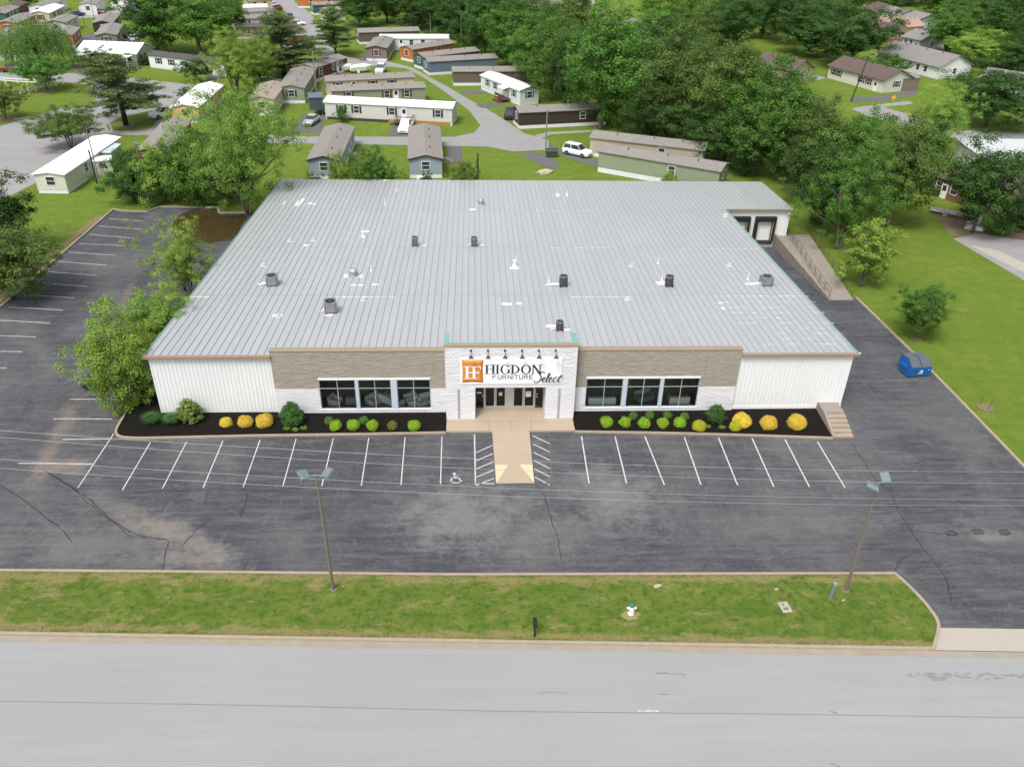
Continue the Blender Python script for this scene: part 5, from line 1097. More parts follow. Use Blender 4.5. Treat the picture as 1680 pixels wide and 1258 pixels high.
# right hand streets and yards
psheet('side_road', [(1396, 178), (1440, 172), (1492, 166), (1498, 171), (1450, 176), (1470, 182), (1530, 198), (1580, 214), (1760, 222), (1760, 236), (1560, 226), (1480, 205), (1420, 190)], .020, M_LANE)
psheet('side_road', [(1395, 160), (1440, 158), (1505, 148), (1505, 156), (1446, 166), (1396, 168)], .020, M_DRIVE)
psheet('driveway', [(1303, 128), (1340, 124), (1356, 128), (1342, 132), (1305, 133)], .020, M_LANE)
psheet('concrete_drive', [(1563, 392), (1600, 384), (1760, 400), (1760, 520), (1680, 460), (1625, 428)], .020, M_LANE)
psheet('dirt_patch', [(1536, 350), (1570, 352), (1610, 376), (1640, 392), (1600, 394), (1560, 386), (1545, 368)], .015, M_DIRT)
psheet('concrete_strip', [(1590, 402), (1640, 412), (1760, 470), (1760, 484), (1640, 428)], .026, M_APRON)
b = sheet('brick_walk', P2((1610, 372), (1660, 392), (1720, 400), (1720, 380), (1650, 360)), .022, MAT('red_brown_paving', (.17, .10, .085), .9, .2, 3))
for c_, r in (((207, 207), 1.6), ((76, 150), 1.6), ((10, 196), 2.2), ((1503, 557), .5), ((1616, 668), .7)):
    p = G(*c_); struct('dirt_patch', MB().poly([(p.x+r*math.cos(a)*random.uniform(.7, 1.2), p.y+r*math.sin(a)*random.uniform(.7, 1.2), .055) for a in np.linspace(0, 6.28, 15)[:-1]]), M_DIRT)
b = MB(); b.wallstrip([tuple(p) for p in P2((-18, 508), (76, 424), (166, 354))], .8, 0, .03); struct('dirt_strip', b, M_DIRT)
# ------------------------------------------------------------------ mobile homes
W_ = dict(white=(.72, .73, .74), cream=(.55, .47, .33), tan=(.40, .34, .26), lgrey=(.55, .54, .51), sage=(.24, .28, .19), maroon=(.11, .030, .028), blue=(.115, .16, .215), brown=(.125, .10, .078), dbrown=(.040, .028, .020), orange=(.46, .155, .045), teal=(.035, .11, .085), green=(.04, .12, .085), red=(.26, .055, .045), yellow=(.60, .42, .18), grey=(.20, .215, .20), pblue=(.40, .50, .55), mauve=(.20, .155, .13), dusk=(.27, .33, .385), pale=(.62, .66, .66), bgrey=(.42, .45, .50), brick=(.20, .10, .065), off=(.60, .58, .50))
R_ = dict(white=None, grey=(.225, .21, .192), dark=(.085, .080, .085), brown=(.115, .085, .075), tan=(.30, .26, .21), pink=(.36, .24, .20), lg=(.21, .20, .20))
M_WROOF = MAT('white_metal_roof', (.82, .83, .84), .5, .05, .6); M_SKIRT = MAT('white_skirting', (.66, .68, .70), .8, .12, 1.2); M_WTRIM = MAT('white_trim', (.75, .75, .74), .6, .03)
M_PANE = MAT('dark_window_glass', (.035, .042, .05), .08, .3, 2, spec=.6); M_SHB = MAT('black_shutter', (.02, .022, .025), .6); M_SHM = MAT('maroon_shutter', (.09, .02, .025), .6)
_shared = {}
def window_at(parent, x, y, z, rz, w=.9, h=1.2, shutter=None):
    k = ('w', w, h)
    if k not in _shared:
        b = MB(); f = .07
        b.box(-w/2-f, -w/2, -.05, .01, -h/2-f, h/2+f); b.box(w/2, w/2+f, -.05, .01, -h/2-f, h/2+f); b.box(-w/2, w/2, -.05, .01, h/2, h/2+f); b.box(-w/2, w/2, -.05, .01, -h/2-f, -h/2); b.box(-w/2, w/2, -.04, -.005, -.025, .025)
        p = MB(); p.box(-w/2, w/2, -.02, .004, -h/2, h/2); s = MB(); s.box(-.17, .17, -.045, .01, -h/2-.06, h/2+.06)
        _shared[k] = (b.mesh('window', M_WTRIM), p.mesh('pane', M_PANE), s)
    m = _shared[k]; o = put('window', m[0], parent, (x, y, z), (0, 0, rz)); put('pane', m[1], o)
    if shutter:
        kk = ('s', w, h, shutter.name)
        if kk not in _shared: _shared[kk] = m[2].mesh('shutter', shutter)
        for s in (-1, 1): put('shutter', _shared[kk], o, (s*(w/2+.26), 0, 0))
    return o
def gable_body(b, L, w, z0, z1, rise):
    b.add([(0, 0, z0), (L, 0, z0), (L, w, z0), (0, w, z0), (0, 0, z1), (L, 0, z1), (L, w, z1), (0, w, z1), (0, w/2, z1+rise), (L, w/2, z1+rise)],
          [(0, 1, 5, 4), (2, 3, 7, 6), (3, 0, 4, 8, 7), (1, 2, 6, 9, 5)])
def gable_roof(b, L, w, z1, rise, ov=.22, th=.12):
    s = rise/(w/2); ze = z1-s*ov
    pts = [(-ov, ze), (w/2, z1+rise), (w+ov, ze), (w+ov, ze+th), (w/2, z1+rise+th), (-ov, ze+th)]
    b.xprism([(y, z) for y, z in pts][::-1], -ov, L+ov)
def hip_roof(b, L, w, z1, rise, ov=.4):
    r = w/2; b.add([(-ov, -ov, z1), (L+ov, -ov, z1), (L+ov, w+ov, z1), (-ov, w+ov, z1), (r, w/2, z1+rise), (L-r, w/2, z1+rise)], [(0, 1, 5, 4), (2, 3, 4, 5), (3, 0, 4), (1, 2, 5), (3, 2, 1, 0)])
def home(label, a, c, w, wall, roof, za=0.0, eave=2.8, rise=.55, wins=(.1, .3, .62, .86), door=.48, sh=None, skirt=.6, left=True, skirtm=None, hip=False, endwin=True, vert=False, name='mobile_home', cat='mobile home', group=None, rot=None, steps=True, trim=None, L=None, back=True):
    A, B = G(a[0], a[1], za), G(c[0], c[1], za); A.z = B.z = 0
    if not left: A, B = B, A
    d = B-A; L0 = d.length
    if L is not None:
        if left: B = A+d*(L/L0)
        else: A = B-d*(L/L0)
        L0 = L
    ang = math.atan2(d.y, d.x); L = L0
    t_ = thing(name, label, cat, A, ang, group)
    wm_ = siding('siding_%s%s' % (wall, '_v' if vert else ''), W_[wall], vert, .3 if vert else .2)
    b = MB(); gable_body(b, L, w, skirt, eave, rise if not hip else .01); b.build('wall', wm_, t_)
    if skirt > .05: b = MB(); b.box(.03, L-.03, .03, w-.03, 0, skirt); b.build('skirting', skirtm or M_SKIRT, t_)
    b = MB()
    if hip: hip_roof(b, L, w, eave, rise)
    else: gable_roof(b, L, w, eave, rise, .22 if w < 6 else .45)
    rm = M_WROOF if roof == 'white' else shingle('shingle_'+roof, R_[roof]); R = b.build('roof', rm, t_)
    if trim:
        b = MB(); ov = .22; s = rise/(w/2)
        for x0, x1 in ((-ov-.03, -ov), (L+ov, L+ov+.03)):
            b = MB(); b.xprism([(-ov, eave-s*ov-.08), (w/2, eave+rise-.08), (w+ov, eave-s*ov-.08), (w+ov, eave-s*ov+.13), (w/2, eave+rise+.13), (-ov, eave-s*ov+.13)][::-1], x0, x1); b.build('fascia', trim, R)
    b = MB()
    for f in (.22, .55, .8): b.tube([(L*f, w*.5-.7, eave+rise*.7), (L*f, w*.5-.7, eave+rise+.25)], .07, 6)
    b.build('roof_vent', M_SHB if roof != 'white' else M_GALV, R)
    zc = skirt+(eave-skirt)*.58
    for f in wins: window_at(t_, L*f, 0, zc, 0, .95, 1.15, sh)
    if back:
        for f in (wins if len(wins) else (.2, .75)): window_at(t_, L*f, w, zc, PI, .8, 1.0, None)
    if endwin:
        window_at(t_, 0, w/2, zc, -PI/2, 1.1, 1.1, sh); window_at(t_, L, w/2, zc, PI/2, 1.1, 1.1, sh)
    if door:
        b = MB(); x = L*door; b.box(x-.48, x+.48, -.06, .01, skirt+.02, skirt+2.05); o = b.build('door', M_WTRIM, t_)
        b = MB(); b.box(x-.3, x+.3, -.075, -.061, skirt+1.1, skirt+1.85); b.build('pane', M_PANE, o)
        if steps and skirt > .3:
            b = MB(); b.box(x-.7, x+.7, -1.2, -.05, 0, skirt); b.box(x-.5, x+.5, -1.5, -1.2, 0, skirt*.66); b.box(x-.5, x+.5, -1.8, -1.5, 0, skirt*.33); b.build('doorstep', M_RAMPC, t_)
    return t_
MG = 'manufactured homes of the park'
def H(*a, **k): k.setdefault('group', MG); return home(*a, **k)
M_WOODSK = MAT('orange_wood_skirting', (.38, .19, .05), .8, .2, 3); M_MTRIM = MAT('dark_fascia', (.05, .03, .028), .6); M_GTRIM = MAT('green_fascia', (.05, .16, .10), .6)
h1 = H('long pale mobile home with white roof and partly orange wood skirting', (535, 196), (742, 207), 4.6, 'lgrey', 'white', eave=3.0, rise=.5, wins=(.13, .25, .53, .89), door=.625, sh=M_SHB, endwin=False, steps=False)
b = MB(); Lh = (G(742, 207)-G(535, 196)).length; b.box(Lh*.5, Lh*.985, -.02, .03, 0, .62); b.build('wood_skirting', M_WOODSK, h1)
b = MB(); b.box(.2, Lh*.5, -.02, .03, 0, .5); b.build('wood_skirting', MAT('dark_wood_skirting', (.06, .04, .033), .9), h1)
M_DECK = MAT('dark_deck_wood', (.09, .06, .045), .85, .2, 4)
b = MB(); x0, x1 = Lh*.575, Lh*.705; b.box(x0, x1, -2.2, -.08, .55, .65)
for i in range(4): b.box(x0-.3-i*.28, x0-.02-i*.28, -1.7, -.6, 0, .55-i*.14)
for x in np.linspace(x0, x1, 9):
    b.box(x-.03, x+.03, -2.2, -2.14, .65, 1.6)
for y in (-2.2, -1.2, -.3): b.box(x1-.04, x1+.02, y, y+.06, 0, 1.6); b.box(x0-.02, x0+.04, y, y+.06, 0, 1.6)
b.box(x0, x1, -2.23, -2.12, 1.6, 1.68); b.box(x1-.05, x1+.03, -2.1, -.1, 1.6, 1.68); b.build('porch_deck', M_DECK, h1)
H('sage green long mobile home with maroon shutters just behind the white roofed one', (545, 150), (697, 144), 4.4, 'sage', 'grey', za=2.8, wins=(.17, .58, .80), door=.68, sh=M_SHM)
H('beige long mobile home with wide dark windows behind the sage green one', (536, 134), (679, 127), 4.4, 'cream', 'grey', za=2.8, wins=(.12, .52, .74), door=.3, sh=M_SHB)
H('sage green mobile home seen end on, with maroon shutters on its gable window', (501, 170), (520, 137), 4.8, 'sage', 'grey', wins=(.4, .7), sh=M_SHM, door=None, trim=None)
H('maroon red mobile home with white framed windows and white skirting', (519, 135), (571, 117), 4.6, 'maroon', 'grey', wins=(.16, .55, .80), door=.68, sh=None)
H('tan roofed mobile home at the edge of the feathery light green tree', (452, 190), (470, 163), 4.4, 'cream', 'tan', wins=(.3, .7), door=None)
H('grey roofed mobile home with pale blue end wall, left of two behind the store', (556, 263), (580, 209), 4.4, 'dusk', 'grey', za=2.8, wins=(.25, .5, .75), door=.62, trim=M_MTRIM)
H('grey roofed mobile home with slate blue end wall, right of two behind the store', (725, 261), (720, 209), 4.7, 'dusk', 'grey', za=2.8, wins=(.2, .75), door=.45, trim=M_MTRIM)
h9 = H('white mobile home with white roof, green trim and a small red porch', (789, 147), (853, 174), 4.2, 'pale', 'white', left=True, wins=(.18, .38, .85), door=.66, sh=M_GTRIM, trim=M_GTRIM, steps=False)
b = MB(); L9 = (G(789, 147)-G(853, 174)).length; b.box(L9*.58, L9*.78, -1.9, -.08, .5, .6)
for x in (L9*.58, L9*.68, L9*.78): b.box(x-.05, x+.05, -1.9, -1.8, 0, 1.5)
b.box(L9*.58, L9*.78, -1.92, -1.84, 1.0, 1.5); b.box(L9*.6, L9*.76, -2.6, -1.9, 0, .3); b.build('porch_deck', MAT('red_brown_porch', (.12, .04, .035), .8, .2, 3), h9)
b = MB(); b.add([(L9*.6, -1.5, 2.45), (L9*.76, -1.5, 2.45), (L9*.76, -.02, 2.75), (L9*.6, -.02, 2.75), (L9*.6, -1.5, 2.53), (L9*.76, -1.5, 2.53), (L9*.76, -.02, 2.83), (L9*.6, -.02, 2.83)], [(3, 2, 1, 0), (4, 5, 6, 7), (0, 1, 5, 4), (1, 2, 6, 5), (3, 0, 4, 7)]); b.build('porch_roof', M_WROOF, h9)
H('dark brown ribbed mobile home with white skirting under the tallest tree', (852, 212), (994, 205), 4.4, 'dbrown', 'grey', wins=(.72,), door=None, vert=True)
H('plain brown mobile home with white skirting beyond the white and green one', (744, 141), (864, 140), 4.3, 'brown', 'grey', wins=(), door=None, endwin=False)
H('blue mobile home with white skirting at its near corner', (704, 124), (816, 117), 4.4, 'blue', 'grey', wins=(), door=None)
H('dark green mobile home with white gable window between the orange and blue ones', (695, 94), (786, 84), 4.4, 'teal', 'grey', za=2.8, wins=(), door=None)
H('orange brown mobile home with grey roof and small gable window', (677, 82), (746, 71), 4.4, 'orange', 'grey', za=2.8, wins=(.6,), door=None)
H('mauve brown mobile home seen end on with a dark bush below its gable window', (635, 101), (647, 83), 4.8, 'mauve', 'grey', wins=(.3, .7), door=None, sh=M_SHM, trim=M_MTRIM)
H('pale long mobile home with thin white roof behind the mauve brown one', (624, 64), (736, 64), 4.2, 'pale', 'white', za=2.7, wins=(.45, .62, .85), door=.3)
H('tan brown double mobile home at the foot of the dark wood', (589, 54), (688, 51), 5.5, 'brown', 'grey', za=2.8, wins=(), door=None)
H('green and tan mobile home beside the park road, far behind the sparse pine', (514, 9), (566, 7), 4.6, 'green', 'grey', za=2.8, wins=(.5,), door=None)
H('tan mobile home under the far dark trees, in front of the green one', (534, 18), (566, 16), 4.4, 'tan', 'grey', za=2.8, wins=(.5,), door=None)
H('orange roofed far mobile home at the top picture edge', (487, -2), (562, -2), 4.6, 'orange', 'tan', za=2.8, wins=(.3, .7), door=None)
H('blue grey mobile home in the row above the left pine', (383, 32), (446, 30), 4.4, 'bgrey', 'grey', za=2.8, wins=(.14, .75), door=.4, sh=M_SHB)
H('brown roofed mobile home, nearest grey wall of the row above the left pine', (387, 46), (487, 43), 4.4, 'mauve', 'brown', za=2.8, wins=(.2, .4, .7), door=None)
H('grey mobile home in the middle of the row above the left pine', (395, 21), (452, 18), 4.4, 'lgrey', 'grey', za=2.8, wins=(.2, .7), door=None)
H('white roofed far mobile home at the end of the row above the left pine', (400, 13), (438, 12), 4.2, 'pale', 'white', za=2.8, wins=(.2, .75), door=None)
H('red mobile home with grey roof behind the left pine', (440, 59), (503, 58), 4.6, 'red', 'grey', za=2.8, wins=(.45,), door=None)
H('sandy mobile home wall at the top of the row above the left pine', (405, 2), (446, 0), 4.4, 'cream', 'tan', za=2.8, wins=(.3, .7), door=None)
# homes right behind the store on the right
H('tan grey long mobile home behind the sage green one, near the wood', (969, 226), (1155, 247), 4.4, 'tan', 'grey', za=2.9, eave=2.9, wins=(.64,), door=None)
H('sage green long mobile home with white skirting just behind the store roof', (980, 282), (1176, 317), 4.4, 'sage', 'grey', eave=3.1, skirt=.75, wins=(.62,), door=None)
# left of the store
h22 = H('cream trailer with long white roof at the edge of the big grey road', (104.6, 287), (196, 226), 4.0, 'off', 'white', za=2.6, eave=2.6, rise=.28, left=True, skirt=.5, wins=(.34,), door=.7, steps=False)
H('yellow mobile home with white roof beside the parked white pickup', (324, 177), (366, 140), 4.6, 'yellow', 'white', za=2.6, eave=2.6, left=True, wins=(.5, .8), door=.25, trim=None)
H('long low home with grey shingled roof in front of the yellow one', (275, 247), (312, 199), 4.2, 'red', 'grey', za=2.5, eave=2.5, left=True, wins=(.5,), door=None)
H('white trailer with dark roof and black shutters, far side of the grey loop road', (247, 111), (372, 126), 4.2, 'white', 'dark', skirt=.25, eave=2.6, wins=(.13, .30, .62), door=.5, sh=M_SHB, steps=False)
h26 = H('tan ranch house with long white metal roof and side carport', (127, 84), (222, 88), 8.0, 'lgrey', 'white', za=2.7, eave=2.7, rise=1.5, skirt=.2, wins=(.88,), door=None, name='ranch_house', cat='house', group=None)
b = MB(); b.box(-.5, 13.2, -3.4, -.5, 2.35, 2.42)
for x in (-.3, 4, 8.6, 13): b.box(x-.06, x+.06, -3.3, -3.18, 0, 2.35)
b.build('carport', M_WTRIM, h26)
H('grey green home seen end on, above the ranch house roof', (191, 58), (201, 41), 4.8, 'grey', 'grey', za=2.8, left=True, wins=(.3, .7), door=.5, sh=M_SHB)
H('dark brown home with a white gable window behind the grey green one', (184, 38), (196, 24), 4.8, 'dbrown', 'grey', za=2.8, left=True, wins=(.8,), door=None)
H('orange home with grey roof half hidden behind the willow', (118, 58), (131, 46), 4.8, 'orange', 'grey', za=2.8, left=True, wins=(.3, .7), door=None)
H('light grey home with grey gable roof above the willow', (106, 38), (127, 27), 4.8, 'lgrey', 'grey', za=2.8, left=True, wins=(.3, .75), door=None, trim=M_MTRIM)
H('two tone home with bright white roof, upper left', (80, 22), (105, 10), 4.8, 'cream', 'white', za=3, eave=3, left=True, wins=(.3, .6, .8), door=None, sh=M_SHB)
H('bright orange home with grey roof at the left picture edge', (26, 39), (57, 25), 4.8, 'orange', 'grey', za=2.8, left=True, wins=(.5,), door=None, sh=M_SHB)
H('pale grey home with grey gable at the left picture edge, left of the willow', (20, 62), (47, 46), 4.8, 'lgrey', 'grey', za=2.8, left=True, wins=(.7,), door=None)
H('green mobile home with white windows at the upper left corner', (8, 23), (31, 12), 4.8, 'green', 'grey', za=2.8, left=True, wins=(.3, .5, .8), door=None)
H('red brown mobile home with white skirting at the upper left corner', (28, 13), (45, 4), 4.8, 'maroon', 'brown', za=2.8, left=True, wins=(), door=None)
H('long white mobile home with grey roof along the top edge, left', (75, 11), (108, -1), 4.8, 'white', 'grey', za=2.8, left=True, wins=(.3, .7), door=None)
H('white gabled home beside the far yellow shrub, upper left', (157, 8), (173, -3), 4.8, 'white', 'grey', za=2.8, left=True, wins=(.4,), door=None)
H('white home with a small stair at the top picture edge', (179, -2), (216, 1), 4.8, 'white', 'grey', za=2.8, left=True, wins=(.3,), door=.7)
H('white home end with white skirting low at the left picture edge', (3, 84), (14, 76), 4.8, 'white', 'grey', za=2.0, eave=2.6, left=True, wins=(), door=None)
hg = H('small red garage with a pale door beside the willow', (50, 107), (57, 102), 3.6, 'maroon', 'brown', eave=2.3, skirt=.02, rise=.9, left=True, wins=(), door=None, endwin=False, name='garage', cat='garage', group=None, back=False)
b = MB(); b.box(-.06, .01, .6, 3.0, .05, 2.1); b.build('garage_door', M_WTRIM, hg)
# small sheds
def shed(label, a, c, w, h, col_, roofm, rise=.4, lean=False):
    A, B = G(*a), G(*c); d = B-A; t_ = thing('shed', label, 'shed', A, math.atan2(d.y, d.x)); L = d.length
    b = MB(); gable_body(b, L, w, 0, h, rise); b.build('wall', siding('shed_'+col_, W_[col_], True, .3), t_)
    b = MB(); gable_roof(b, L, w, h, rise, .12, .07); b.build('roof', roofm, t_)
    b = MB(); b.box(L*.3, L*.7, -.04, .01, .05, h*.85); b.build('door', siding('shed_'+col_, W_[col_], True, .3), t_); return t_
W_['slate'] = (.055, .075, .095)
shed('slate blue garden shed by the gravel drive left of the long white roofed home', (509, 181), (531, 180), 3.0, 2.2, 'slate', MAT('slate_roof', (.11, .135, .16), .6), .55)
shed('cream storage shed leaning against the white roofed trailer', (152, 290), (187, 287), 2.4, 2.1, 'off', M_WROOF, .15)
shed('tan porch room under the pale blue awning', (187, 277), (203, 262), 2.2, 2.3, 'tan', MAT('pale_awning', (.50, .58, .62), .4, .08, 1), .1)
shed('grey mauve shed beside the cream house', (1478, 150), (1505, 148), 3.6, 2.5, 'mauve', shingle('shingle_lg', R_['lg']), .6)
# ------------------------------------------------------------------ houses at the right
def HS(label, a, c, w, wall, roof, za, **k):
    k.setdefault('rise', 1.7); k.setdefault('eave', 2.7); k.setdefault('skirt', 0.0); return home(label, a, c, w, wall, roof, za=za, name='ranch_house', cat='house', steps=False, **k)
hb = HS('red brick house with brown hip roof behind the dark yard tree', (1524, 318), (1720, 386), 9.0, 'brick', 'brown', 0, hip=True, rise=2.3, wins=(.07, .2, .4, .75), door=.12)
h2 = HS('cream house with dark brown roof, right of the wood', (1357, 128), (1445, 153), 8.0, 'off', 'brown', 0, wins=(.1, .2, .62, .75), door=.88, sh=M_SHB)
HS('white ranch house with long grey roof and white gable', (1442, 85), (1542, 110), 9.5, 'white', 'lg', 2.7, rise=2.2, wins=(.25, .42, .55, .68, .8), door=.35)
HS('grey roofed house with white wall at the right edge, behind the broad dark tree', (1606, 132), (1692, 146), 9.0, 'white', 'lg', 2.7, rise=2.0, wins=(.3,), door=None)
HS('brick house with brown roof in the far upper right cluster', (1448, 51), (1485, 52), 8, 'brick', 'brown', 2.7, wins=(.2, .5, .8), door=None)
HS('grey roofed house with white front beside the far brick one', (1482, 60), (1511, 66), 9, 'bgrey', 'lg', 2.7, wins=(.2, .5), door=.8)
HS('pink roofed far house behind the brick one', (1446, 40), (1484, 40), 8, 'tan', 'pink', 2.7, wins=(), door=None)
HS('small tan house with orange pink roof in the far cluster', (1489, 44), (1516, 42), 7, 'cream', 'pink', 2.7, wins=(), door=None)
HS('long white far house with dark grey roof', (1440, 20), (1470, 27), 9, 'white', 'lg', 2.7, wins=(.2, .4, .6), door=None)
HS('pale blue far house with grey roof', (1480, 28), (1504, 34), 9, 'pblue', 'lg', 2.7, wins=(.4,), door=None)
HS('dark roofed far house at the left end of the upper right cluster', (1418, 12), (1440, 20), 9, 'brown', 'brown', 2.7, wins=(), door=None)
HS('dark brown house under the trees at the right edge', (1636, 90), (1668, 98), 9, 'brown', 'lg', 2.7, wins=(.5,), door=None)
HS('grey roofed house behind the wood, upper middle right', (1028, 46), (1074, 44), 9, 'tan', 'lg', 2.7, rise=1.9, wins=(.4, .7), door=.55, hip=True)
HS('tan ranch house half hidden behind the olive wood trees', (1238, 102), (1300, 116), 7, 'tan', 'brown', 2.7, wins=(.5,), door=None)
HS('low grey roofed house at the top edge above the wood', (872, 12), (920, 15), 8, 'tan', 'lg', 2.7, wins=(.4,), door=None)
b = MB(); A, B = G(1618, 262, 3.0), G(1790, 266, 3.0); d = B-A; t_ = thing('metal_building', 'long flat white metal roof building behind the brick house', 'building', (A.x, A.y, 0), math.atan2(d.y, d.x)); L = d.length
b.box(0, L, 0, 10, 0, 2.9); b.build('wall', siding('siding_white', W_['white']), t_)
b = MB(); b.add([(-.3, -.3, 2.9), (L+.3, -.3, 2.9), (L+.3, 10.3, 3.35), (-.3, 10.3, 3.35), (-.3, -.3, 3.05), (L+.3, -.3, 3.05), (L+.3, 10.3, 3.5), (-.3, 10.3, 3.5)], [(3, 2, 1, 0), (4, 5, 6, 7), (0, 1, 5, 4), (1, 2, 6, 5), (2, 3, 7, 6), (3, 0, 4, 7)]); b.build('roof', MAT('pale_metal_roof', (.50, .52, .53), .5, .06, .6), t_)
b = MB(); b.add([(2, -6, 2.3), (L, -6, 2.3), (L, -.32, 2.85), (2, -.32, 2.85), (2, -6, 2.36), (L, -6, 2.36), (L, -.32, 2.91), (2, -.32, 2.91)], [(3, 2, 1, 0), (4, 5, 6, 7), (0, 1, 5, 4), (1, 2, 6, 5), (2, 3, 7, 6), (3, 0, 4, 7)])
for x in (2.3, 8, 14, 20): b.box(x, x+.1, -5.9, -5.8, 0, 2.32)
b.build('carport', MAT('grey_corrugated', (.42, .45, .47), .5, .12, 1.5, .2), t_)
# ------------------------------------------------------------------ vehicles
M_TYRE = MAT('tyre_rubber', (.015, .015, .016), .8); M_RIM = MAT('alloy_rim', (.42, .43, .45), .35, .05, 3, .6); M_CGL = MAT('car_glass', (.03, .037, .042), .06, .1, 1, spec=.7); M_LAMPW = MAT('headlight_glass', (.62, .64, .66), .15); M_LAMPR = MAT('tail_light', (.25, .01, .01), .2)
def paint(nm, c): return MAT('car_'+nm, c, .3, .03, 1, 0, .6)
CP = dict(white=(.78, .79, .80), silver=(.36, .40, .44), maroon=(.16, .015, .02), black=(.02, .02, .022), blue=(.04, .06, .16), red=(.30, .02, .02), teal=(.05, .10, .09), greyblue=(.16, .21, .26))
def car(kind, col_, px, py, heading, label):
    p = G(px, py); t_ = thing('parked_'+('pickup' if kind == 'pickup' else 'suv' if kind == 'suv' else 'car'), label, {'pickup': 'pickup', 'suv': 'suv'}.get(kind, 'car'), p, heading, 'cars parked around the park')
    m = paint(col_, CP[col_])
    if kind == 'sedan': st = [(-2.3, .78, .78), (-2.2, .94, .84), (-1.4, 1.0, .9), (.9, .98, .9), (1.7, .90, .88), (2.2, .78, .82), (2.33, .62, .74)]; cab = [(-1.55, 1.05, -1.0, .30, .98, 1.43)]; wx = 1.40; wr = .32; hw = .89
    elif kind == 'suv': st = [(-2.35, .90, .86), (-2.28, 1.05, .92), (-1.4, 1.12, .95), (.85, 1.12, .95), (1.6, 1.06, .94), (2.2, .98, .9), (2.38, .72, .82)]; cab = [(-2.25, 1.05, -2.0, .35, 1.10, 1.76)]; wx = 1.42; wr = .38; hw = .95
    else: st = [(-2.75, .98, .9), (-2.7, 1.04, .94), (-1.0, 1.08, .96), (1.1, 1.10, .96), (1.8, 1.08, .95), (2.55, 1.0, .92), (2.75, .72, .86)]; cab = [(-.75, 1.35, -.55, .75, 1.08, 1.82)]; wx = 1.75; wr = .40; hw = .96
    vs = []; fs = []
    for x, zt, w in st: vs += [(x, -w*.9, .30), (x, -w, .52), (x, -w*.99, zt-.14), (x, -w*.86, zt), (x, w*.86, zt), (x, w*.99, zt-.14), (x, w, .52), (x, w*.9, .30)]
    for i in range(len(st)-1):
        for j in range(8): fs.append((i*8+j, i*8+(j+1) % 8, (i+1)*8+(j+1) % 8, (i+1)*8+j))
    n = len(st); fs += [tuple(range(8))[::-1], tuple(range((n-1)*8, n*8))]
    fs = [f[::-1] for f in fs]
    b = MB(); b.add(vs, fs); body = b.build('body', m, t_)
    x0, x1, x2, x3, z0, z1 = cab[0]; wb, wt = hw*.86, hw*.70
    b = MB(); b.add([(x0, -wb, z0-.02), (x1, -wb, z0-.02), (x1, wb, z0-.02), (x0, wb, z0-.02), (x2, -wt, z1), (x3, -wt, z1), (x3, wt, z1), (x2, wt, z1)], [(0, 1, 5, 4), (1, 2, 6, 5), (2, 3, 7, 6), (3, 0, 4, 7), (4, 5, 6, 7)]); b.build('window', M_CGL, t_)
    b = MB(); b.box(x2-.03, x3+.03, -wt-.02, wt+.02, z1-.02, z1+.04)
    for s in (-1, 1):
        for (xb, xt) in ((x0, x2), (x1, x3), ((x0+x1)/2-.1, (x2+x3)/2-.1)):
            y0, y1 = s*wb, s*wt; b.add([(xb-.05, y0*1.015, z0-.02), (xb+.05, y0*1.015, z0-.02), (xt+.05, y1*1.02, z1), (xt-.05, y1*1.02, z1)], [(0, 1, 2, 3) if s < 0 else (3, 2, 1, 0)])
    b.build('cabin_roof', m, t_)
    if kind == 'pickup': b = MB(); b.box(-2.62, -.85, -.78, .78, 1.05, 1.066); b.build('cargo_bed', M_SHB, t_)
    for sx in (-1, 1):
        for sy in (-1, 1):
            if 'wheel' not in _shared or True:
                k = ('wheel', wr)
                if k not in _shared:
                    bt = MB(); bt.lathe([(wr*.62, -.11), (wr*.95, -.11), (wr, -.07), (wr, .07), (wr*.95, .11), (wr*.62, .11)], 18); br = MB(); br.lathe([(wr*.64, -.08), (wr*.64, .10), (.05, .115)], 12); _shared[k] = (bt.mesh('tyre', M_TYRE), br.mesh('rim', M_RIM))
            o = put('wheel', _shared[k][0], t_, (sx*wx, sy*(hw-.10), wr), (-sy*PI/2, 0, 0)); put('rim', _shared[k][1], o)
    xf = st[-1][0]; xr = st[0][0]
    for s in (-1, 1):
        b = MB(); b.box(xf-.14, xf-.02, s*.52-.16, s*.52+.16, .66, .80); b.build('headlight', M_LAMPW, t_)
        b = MB(); b.box(xr-.015, xr+.06, s*.62-.12, s*.62+.12, .70, .90); b.build('tail_light', M_LAMPR, t_)
    b = MB(); b.box(xf-.10, xf+.012, -.5, .5, .42, .56); b.build('grille', M_SHB, t_); return t_
D = math.radians
car('pickup', 'white', 666, 214, D(-97), 'white pickup nose towards the lane in front of the long white roofed home')
car('sedan', 'silver', 512, 203, D(-100), 'silver blue car on the short drive by the slate shed')
car('suv', 'white', 947, 255, D(-38), 'white suv parked on the drive of the tan grey long home')
car('pickup', 'white', 272, 192, D(-135), 'white pickup beside the yellow mobile home')
car('suv', 'maroon', 20, 118, D(180), 'maroon suv in front of the small red garage')
car('sedan', 'maroon', 162, 24, D(175), 'dark red car on the far upper left lane'); car('sedan', 'blue', 127, 27, D(60), 'dark blue car beside the light grey home, upper left')
car('suv', 'white', 625, 119, D(-95), 'white and blue suv behind the beige home')
car('suv', 'greyblue', 475, 31, D(110), 'grey blue suv on the left verge of the park road'); car('sedan', 'maroon', 456, 16, D(120), 'dark red car parked along the park road'); car('sedan', 'white', 449, 11, D(120), 'white car behind the dark red one on the park road'); car('sedan', 'silver', 443, 3, D(120), 'silver car at the top of the park road'); car('sedan', 'white', 488, 42, D(15), 'white car at the end of the brown roofed home')
